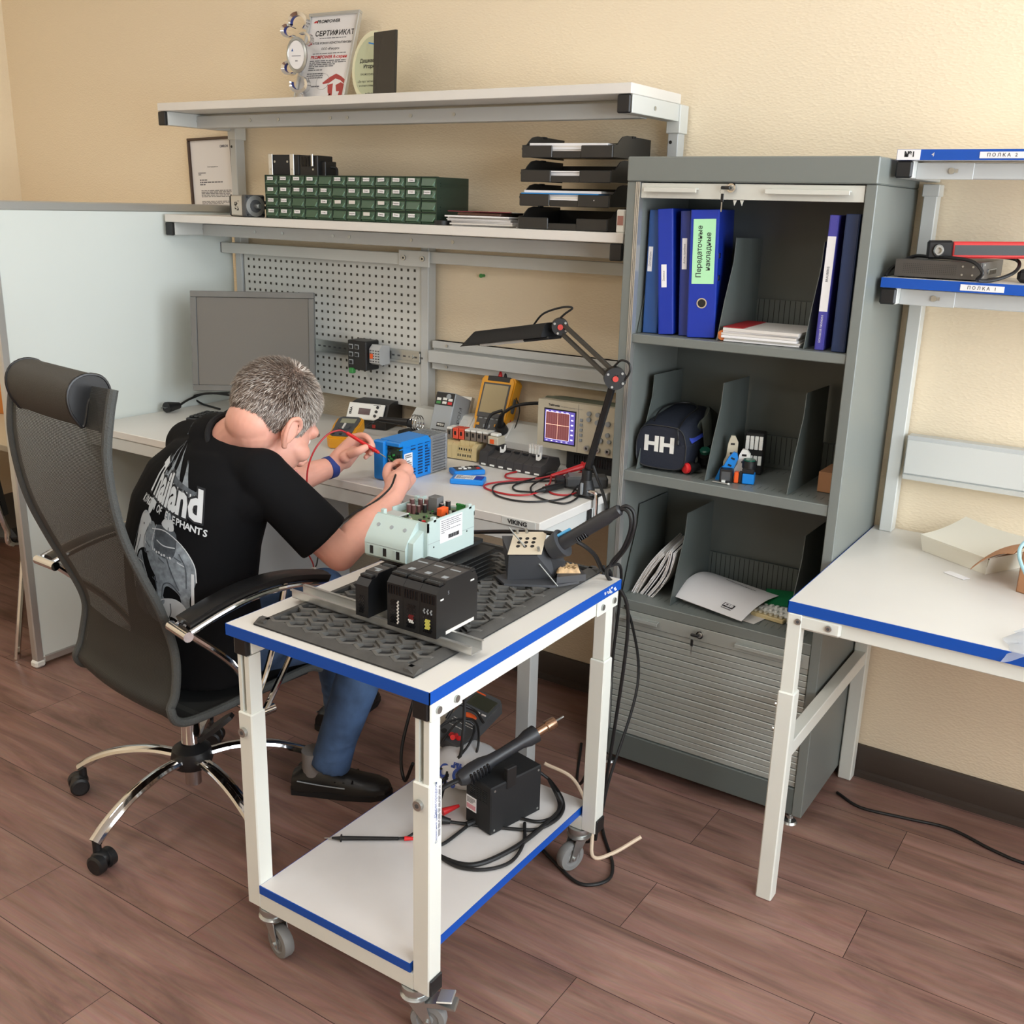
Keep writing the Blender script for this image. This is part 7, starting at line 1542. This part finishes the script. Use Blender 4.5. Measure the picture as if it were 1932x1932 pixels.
# printed artwork: projected from behind onto the cloth
PR1 = mat('print_white', (214, 218, 220), .7); PR2 = mat('print_grey', (142, 150, 156), .75, var=.35, vscale=70); PR3 = mat('print_dark_grey', (86, 92, 98), .75, var=.4, vscale=60)
PO = V((-2.07, 1.68, .845)); BK = -F_
def wrap(x, y, off):
    x, y = x * 1.08 + y * .15 + .108, y * 1.05 - x * .20 + .012; R0 = .23; th = x / R0; dr = (W_ * math.sin(th) + BK * math.cos(th)); ax = PO + UZV * y + V((.05, .04, 0)) * max(0, y) * .6
    h = bvh.ray_cast(ax + dr * .6, -dr)
    return (h[0] + h[1] * off) if h[0] else None
def printed(mb_, name, off):
    """subdivide a flat design (x right, y up, metres) and lay it onto the shirt"""
    bm = bmesh.new(); vv = [bm.verts.new(p) for p in mb_.v]; mats_ = mb_.mats
    for f, i in zip(mb_.f, mb_.m):
        try: bm.faces.new([vv[k] for k in f]).material_index = i
        except Exception: pass
    bmesh.ops.triangulate(bm, faces=bm.faces)
    for _ in range(3):
        ed = [e for e in bm.edges if e.calc_length() > .011]
        if not ed: break
        bmesh.ops.subdivide_edges(bm, edges=ed, cuts=1); bmesh.ops.triangulate(bm, faces=bm.faces)
    out = MB(pt.Mi); idx = {}; bad = set(); vs = []
    for v in bm.verts:
        q = wrap(v.co.x, v.co.y, off + v.co.z); idx[v] = len(vs)
        if q is None: bad.add(v); q = V()
        vs.append(q)
    for k, m in enumerate(mats_):
        fs = [[idx[v] for v in f.verts] for f in bm.faces if f.material_index == k and not any(v in bad for v in f.verts)]
        out.add(vs, fs, m)
    bm.free(); o = out.build(name, so, recalc=False); return o
F2 = MB()
def poly(P, m, z=0): F2.add([(x, y, z) for x, y in P], [list(range(len(P)))], m)
def blob(cx, cy, rx, ry, m, a=0, n_=22, z=0): ca, sa = math.cos(a), math.sin(a); poly([(cx + rx * math.cos(t_) * ca - ry * math.sin(t_) * sa, cy + rx * math.cos(t_) * sa + ry * math.sin(t_) * ca) for t_ in [2 * PI * i / n_ for i in range(n_)]], m, z)
def smoothpoly(P, m, z=0): q = spline([(x, y, 0) for x, y in P], 4, True); poly([(p.x, p.y) for p in q], m, z)
# elephants: mother facing left with saddle cloth and rider, calf in front
smoothpoly([(-.03, .00), (.03, .015), (.085, .0), (.12, -.035), (.128, -.08), (.115, -.125), (.118, -.16), (.098, -.165), (.088, -.125), (.06, -.11), (.04, -.115), (.03, -.15), (.01, -.15), (.006, -.105), (-.02, -.08), (-.045, -.04)], PR2)
smoothpoly([(-.035, .01), (-.075, .03), (-.105, .02), (-.115, -.01), (-.11, -.06), (-.12, -.12), (-.11, -.165), (-.095, -.16), (-.10, -.12), (-.09, -.07), (-.06, -.05), (-.03, -.045)], PR1)
smoothpoly([(-.05, .012), (-.025, .02), (-.012, -.01), (-.025, -.055), (-.05, -.05), (-.06, -.02)], PR2, .0003)
smoothpoly([(-.01, .02), (.06, .028), (.07, -.01), (.055, -.04), (.0, -.04), (-.015, -.01)], PR3, .0003); 
for k in range(7): blob(-.005 + k * .010, -.037 - .002 * (k % 2), .004, .003, PR1, 0, 8, .0006)
smoothpoly([(.01, .03), (.03, .05), (.05, .048), (.058, .028), (.035, .022)], PR1, .0004); smoothpoly([(-.06, .03), (-.045, .055), (-.05, .075), (-.065, .078), (-.078, .06), (-.075, .035)], PR1, .0004)
poly([(.115, -.06), (.122, -.06), (.128, -.135), (.140, -.15), (.120, -.14)], PR1, .0005)
smoothpoly([(.035, -.145), (.075, -.135), (.105, -.15), (.11, -.19), (.10, -.215), (.09, -.215), (.085, -.19), (.06, -.185), (.055, -.205), (.042, -.205), (.038, -.175), (.02, -.165), (.018, -.15)], PR1, .0006); blob(.025, -.150, .016, .014, PR2, 0, 16, .0008); poly([(.10, -.17), (.125, -.185), (.103, -.178)], PR1, .0007)
smoothpoly([(-.09, -.09), (-.07, -.06), (-.045, -.10), (-.02, -.15), (.0, -.19), (.03, -.205), (.01, -.215), (-.03, -.205), (-.06, -.17), (-.085, -.13)], PR2, .0005); smoothpoly([(-.10, -.15), (-.08, -.13), (-.06, -.17), (-.03, -.21), (-.07, -.212), (-.10, -.19)], PR3, .0006)
for k in range(16):
    x = R_.uniform(-.10, .12); y = R_.uniform(-.2, .0); poly([(x, y), (x + .022, y - .006), (x + .024, y - .009), (x + .001, y - .003)], PR3 if k % 2 else PR1, .0009)
def stroke(P, w, m, z=.001):
    q = spline([(x, y, 0) for x, y in P], 4)
    for a, c in zip(q, q[1:]):
        d = (c - a); d = V((-d.y, d.x, 0)).normalized() * w; poly([(a.x - d.x, a.y - d.y), (c.x - d.x, c.y - d.y), (c.x + d.x, c.y + d.y), (a.x + d.x, a.y + d.y)], m, z)
for P in ([(-.112, .0), (-.118, -.06), (-.125, -.12), (-.11, -.16)], [(-.09, -.03), (-.10, -.09), (-.106, -.15)], [(-.055, .0), (-.065, -.03), (-.05, -.055), (-.03, -.05)], [(.03, -.145), (.035, -.11), (.06, -.10), (.09, -.12)], [(.08, -.02), (.10, -.05), (.105, -.10)], [(.0, -.10), (.012, -.13), (.012, -.15)], [(.04, .03), (.045, -.04), (.085, -.11)], [(.06, -.15), (.062, -.175), (.05, -.2)], [(-.07, -.07), (-.05, -.11), (-.02, -.16)]): stroke(P, .0016, PR3)
for P in ([(-.03, .005), (.03, .018), (.085, .003), (.12, -.035), (.13, -.08)], [(-.10, .02), (-.075, .03), (-.04, .012)], [(.02, -.16), (.035, -.147), (.075, -.137), (.105, -.152)], [(-.085, -.085), (-.05, -.09), (-.01, -.15), (.01, -.2)], [(.0, -.012), (.03, -.016), (.068, -.01)], [(-.012, .02), (-.02, -.02), (-.012, -.04)]): stroke(P, .0013, PR1, .0012)
blob(-.082, .0, .0035, .0025, mat('print_outline', (30, 32, 36), .8), 0, 10, .0013); blob(.028, -.158, .0025, .002, mat('print_outline', (30, 32, 36), .8), 0, 10, .0013)
smoothpoly([(-.045, .062), (-.055, .08), (-.068, .078), (-.07, .066)], PR3, .0009); smoothpoly([(.02, .045), (.028, .062), (.042, .062), (.045, .05)], PR2, .0009)
# temple skyline
for x, h, w in ((-.075, .245, .011), (-.02, .225, .015), (.03, .20, .02), (.075, .165, .012)): poly([(x - w, .13), (x - w * .5, .155), (x - w * .2, .18), (x, h), (x + w * .2, .18), (x + w * .5, .155), (x + w, .13)], PR2, 0)
poly([(.0, .138), (.11, .128), (.125, .142), (.118, .125), (.12, .108), (.0, .118)], PR3, .0002); 
for k in range(9): poly([(.01 + k * .012, .12), (.014 + k * .012, .12), (.014 + k * .012, .112), (.01 + k * .012, .112)], PR1, .0004)
for k in range(14): blob(R_.uniform(-.09, .06), .128 + R_.uniform(-.01, .02), .007, .006, PR2 if k % 2 else PR3, 0, 10, .0003)
printed(F2, 'printed_picture', .0016)
F2 = MB(); F2.text('Thailand', .094, PR1, T3(.0, .098, 0), 'CENTER', .0035, sx=.82); printed(F2, 'printed_lettering', .0026)
F2 = MB(); F2.text('Thailand', .094, mat('print_outline', (30, 32, 36), .8), T3(.0, .098, 0), 'CENTER', .0085, sx=.82); printed(F2, 'lettering_outline', .0022)
F2 = MB(); s_ = 'KINGDOM OF ELEPHANTS'
for k, c_ in enumerate(s_):
    if c_ != ' ': F2.text(c_, .0225, PR1, T3(-.132 + k * .0143, .047 - .00010 * (k - 9.5) ** 2 + .006, 0), 'CENTER', .0006)
printed(F2, 'printed_words', .0026)

# jeans, socks, shoes
HIR = V((-1.995, 1.665, .52)); HIL = V((-2.165, 1.725, .52)); KNR = V((-1.745, 2.015, .525)); ANR = V((-1.855, 1.93, .105)); KNL = V((-2.06, 2.14, .52)); ANL = V((-2.05, 2.2, .105))
jeans = []
for hp, kn, an in ((HIR, KNR, ANR), (HIL, KNL, ANL)):
    jeans += [('c', hp, kn, .092, .066), ('c', kn, kn.lerp(an, .45), .066, .064), ('c', kn.lerp(an, .45), kn.lerp(an, .85), .064, .056), ('k', kn.lerp(an, .8), an - V((0, 0, .018)), .055, .058)]
    for q in (.62, .72, .82, .92): cc = kn.lerp(an, q); jeans.append(('e', T3(*cc) @ RX(12 if int(q * 100) % 20 else -10), (.0605, .0605, .012)))
jeans += [('e', T3(-2.085, 1.70, .50), (.175, .15, .10))]
jo = organic('jeans', jeans, .0065, 3, JEAN, pt); adopt(jo)
def shoe(heel, dirv, par):
    d = V(dirv).normalized(); M_ = pt.Mi @ frame(heel, d, V((-d.y, d.x, 0))); b = MB(M_); NS = 24
    sec = [(.0, .034, .062), (.02, .041, .075), (.07, .042, .092), (.11, .044, .090), (.15, .048, .072), (.20, .050, .056), (.245, .046, .048), (.272, .034, .040), (.284, .012, .028)]
    vs = []; fs = []; N = 16
    for x, w, h in sec:
        for j in range(N): a = 2 * PI * j / N; c_, s2 = math.cos(a), math.sin(a); vs.append((x, w * math.copysign(abs(c_) ** .75, c_), .016 + (h - .016) * max(0, s2) ** .8 if s2 > 0 else .016 + .006 * s2))
    for i in range(len(sec) - 1): fs += [(i * N + j, i * N + (j + 1) % N, (i + 1) * N + (j + 1) % N, (i + 1) * N + j) for j in range(N)]
    fs += [list(range(N))[::-1], list(range((len(sec) - 1) * N, len(sec) * N))]; b.add(vs, fs, LEA)
    for x in (.13, .155, .18): b.tube([(x, -.04, .05), (x - .006, 0, .085 - (x - .13) * .5), (x, .04, .05)], .004, BLACKG, n=6)
    b.tube([(.02, .0425, .05), (.09, .0445, .042), (.16, .051, .04)], .002, GREYP, n=5); b.tube([(.02, -.0425, .05), (.09, -.0445, .042), (.16, -.051, .04)], .002, GREYP, n=5)
    so_ = b.build('shoe', par)
    b = MB(M_); P = [(-.006, -.02), (.0, -.036), (.08, -.043), (.16, -.051), (.235, -.049), (.275, -.034), (.29, 0), (.275, .034), (.235, .049), (.16, .051), (.08, .043), (0, .036), (-.006, .02)]; b.prism(P, 0, .018, BLACKM); b.build('sole', so_)
    b = MB(M_); b.cyl((.062, 0, .06), (.062, 0, .13), .037, mat('grey_sock', (128, 122, 118), .9), n=18); b.build('sock', so_)
shoe((-1.955, 1.885, .0005), (.87, .49, 0), bo); shoe((-2.12, 2.18, .0005), (-.1, 1, 0), bo)
b = MB(pt.Mi); ax = (WRL - ELL).normalized(); c = WRL - ax * .012; b.lathe([(.031, -.013), (.0335, -.012), (.0335, .012), (.031, .013)], mat('blue_wristband', (36, 58, 128), .6), frame(c, ax.orthogonal(), ax.cross(ax.orthogonal())), 28); b.build('wristband', bo)

# probes in the hands
t = Th('red_test_probe', 'red test probe held in the left hand with its lead looping down', 'test probe', WRL)
p0 = V((-1.9914,2.1796,1.0064)); p1 = V((-1.8946,2.2083,0.9561)); d = p1 - p0; p2 = V((-1.8772,2.2157,0.9448))
b = t.w(); b.tube([p0, p0 + d * .1, p0 + d * .85, p0 + d * .93, p1], lambda s: .0052 if s < .8 else .0052 - .012 * (s - .8), RED, n=12); b.cyl(p0 + d * .82, p0 + d * .845, .0075, RED, n=14); b.cyl(p1, p2, .0016, STEEL, n=8); b.build('probe', t)
b = t.w(); b.tube([p0, (-2.0085,2.165,1.0142), (-2.0208,2.1292,1.0059), (-2.028,2.088,0.9732), (-2.0155,2.0458,0.9367), (-1.9847,2.0044,0.904), (-1.9441,1.965,0.8588), (-1.90, 1.98, .70)], .0026, REDC); b.build('lead', t)
t = Th('black_hand_probe', 'black test probe pinched in the right hand with its lead crossing the forearm', 'test probe', WRR)
b = t.w(); b.cyl((-1.7957,2.1669,0.9284), (-1.8557,2.2112,0.9349), .0058, mat('dark_brown_probe', (72, 48, 42), .4), r2=.004, n=12); b.cyl((-1.8557,2.2112,0.9349), (-1.875,2.2248,0.9387), .0015, STEEL, n=8); b.build('probe', t)
b = t.w(); b.tube([(-1.7957,2.1669,0.9284), (-1.7383,2.0885,0.9355), (-1.7196,2.0438,0.9155), (-1.723,1.9828,0.8902), (-1.7287,1.9121,0.8766), (-1.7157,1.8417,0.8649), (-1.7049,1.7949,0.8536)], .0028, CABLE); b.build('lead', t)
t = Th('bench_wire', 'thin red and white connector wire hanging below the right elbow', 'cable', (-1.8, 1.9, .7)); b = t.w(); b.tube([(-1.9156,1.9107,0.7941), (-1.8798,1.892,0.7461), (-1.8488,1.8791,0.7233), (-1.8432,1.8766,0.7058)], .002, REDC); b.tube([(-1.8535,1.9045,0.7333), (-1.8429,1.8867,0.7164), (-1.8439,1.8775,0.7098)], .002, CABLE); b.box(-.006, .006, -.004, .004, -.008, .008, WHITEP, .001, T3(*(-1.8432,1.8766,0.7058))); b.build('cord', t)
# ------------------------------------------------------------------ light, camera, view
wd = bpy.data.worlds.new('daylight'); SC.world = wd; wd.use_nodes = True
bg = wd.node_tree.nodes['Background']; bg.inputs[0].default_value = (.86, .93, 1.0, 1); bg.inputs[1].default_value = 8.5; FILL_W = 7.0  # daylight sky; the wattage is for the added ceiling fill
def portal(x, y, z, rot, sx, sz):
    l = bpy.data.lights.new('window_portal', 'AREA'); l.shape = 'RECTANGLE'; l.size = sx; l.size_y = sz; l.cycles.is_portal = True
    o = bpy.data.objects.new('window_portal', l); COL.objects.link(o); o.location = (x, y, z); o.rotation_euler = rot
for a, b, c, d in WR: portal(RXW + .11, (a + b) / 2, (c + d) / 2, (0, math.radians(90), 0), d - c, b - a)
for a, b, c, d in WB: portal((a + b) / 2, RY0 - .11, (c + d) / 2, (math.radians(90), 0, 0), b - a, d - c)
for i, (x, y) in enumerate(((-3.6, 1.0), (-1.4, 1.0), (-3.6, -1.2), (-1.4, -1.2))):  # unseen panels added as soft fill for the left of the room
    t = Th('added_fill_panel', ('added square fill light panel on the ceiling over the workbench left end', 'added square fill light panel on the ceiling over the trolley', 'added square fill light panel on the ceiling at the rear left', 'added square fill light panel on the ceiling behind the camera')[i], 'added fill light', (x, y, CZ), 0, 'added fill light panels')
    b = t.mb()
    for a in ((-.3, .3, -.3, -.27), (-.3, .3, .27, .3), (-.3, -.27, -.27, .27), (.27, .3, -.27, .27)): b.box(*a, -.03, -.001, WHITEP)
    b.build('frame', t)
    b = t.mb(); b.box(-.27, .27, -.27, .27, -.006, -.002, mat('fill_panel_glow', (255, 250, 240), .5, emit=2.0)); b.build('diffuser', t)  # glowing sheet of the added fill panel
    l = bpy.data.lights.new('added_fill_lamp', 'AREA'); l.size = .52; l.energy = FILL_W; l.color = (1, .96, .9); o = bpy.data.objects.new('added_fill_lamp', l); COL.objects.link(o); o.location = (x, y, CZ - .035)  # area light added for fill, not a known room lamp
cd = bpy.data.cameras.new('camera'); co = bpy.data.objects.new('camera', cd); COL.objects.link(co)
cd.sensor_fit = 'HORIZONTAL'; cd.sensor_width = 36.0; cd.lens = 36.0 * 1940.0 / 1932.0; cd.clip_start = .05
ya, pi_, ro = math.radians(33.0), math.radians(-16.6), math.radians(1.58)
fw = V((-math.sin(ya) * math.cos(pi_), math.cos(ya) * math.cos(pi_), math.sin(pi_))); rt = V((math.cos(ya), math.sin(ya), 0)); up = rt.cross(fw)
r2 = rt * math.cos(ro) + up * math.sin(ro); u2 = up * math.cos(ro) - rt * math.sin(ro); bk = -fw
co.matrix_world = Matrix(((r2.x, u2.x, bk.x, 0), (r2.y, u2.y, bk.y, 0), (r2.z, u2.z, bk.z, 1.65), (0, 0, 0, 1)))
SC.camera = co
SC.view_settings.view_transform = 'Standard'; SC.view_settings.look = 'None'; SC.view_settings.gamma = 1.0; SC.view_settings.use_curve_mapping = False
SC.view_settings.exposure = 0.38
SC.cycles.use_denoising = True; SC.cycles.max_bounces = 10; SC.cycles.diffuse_bounces = 5; SC.cycles.transparent_max_bounces = 12
SC.cycles.caustics_reflective = False; SC.cycles.caustics_refractive = False; SC.cycles.sample_clamp_indirect = 6.0
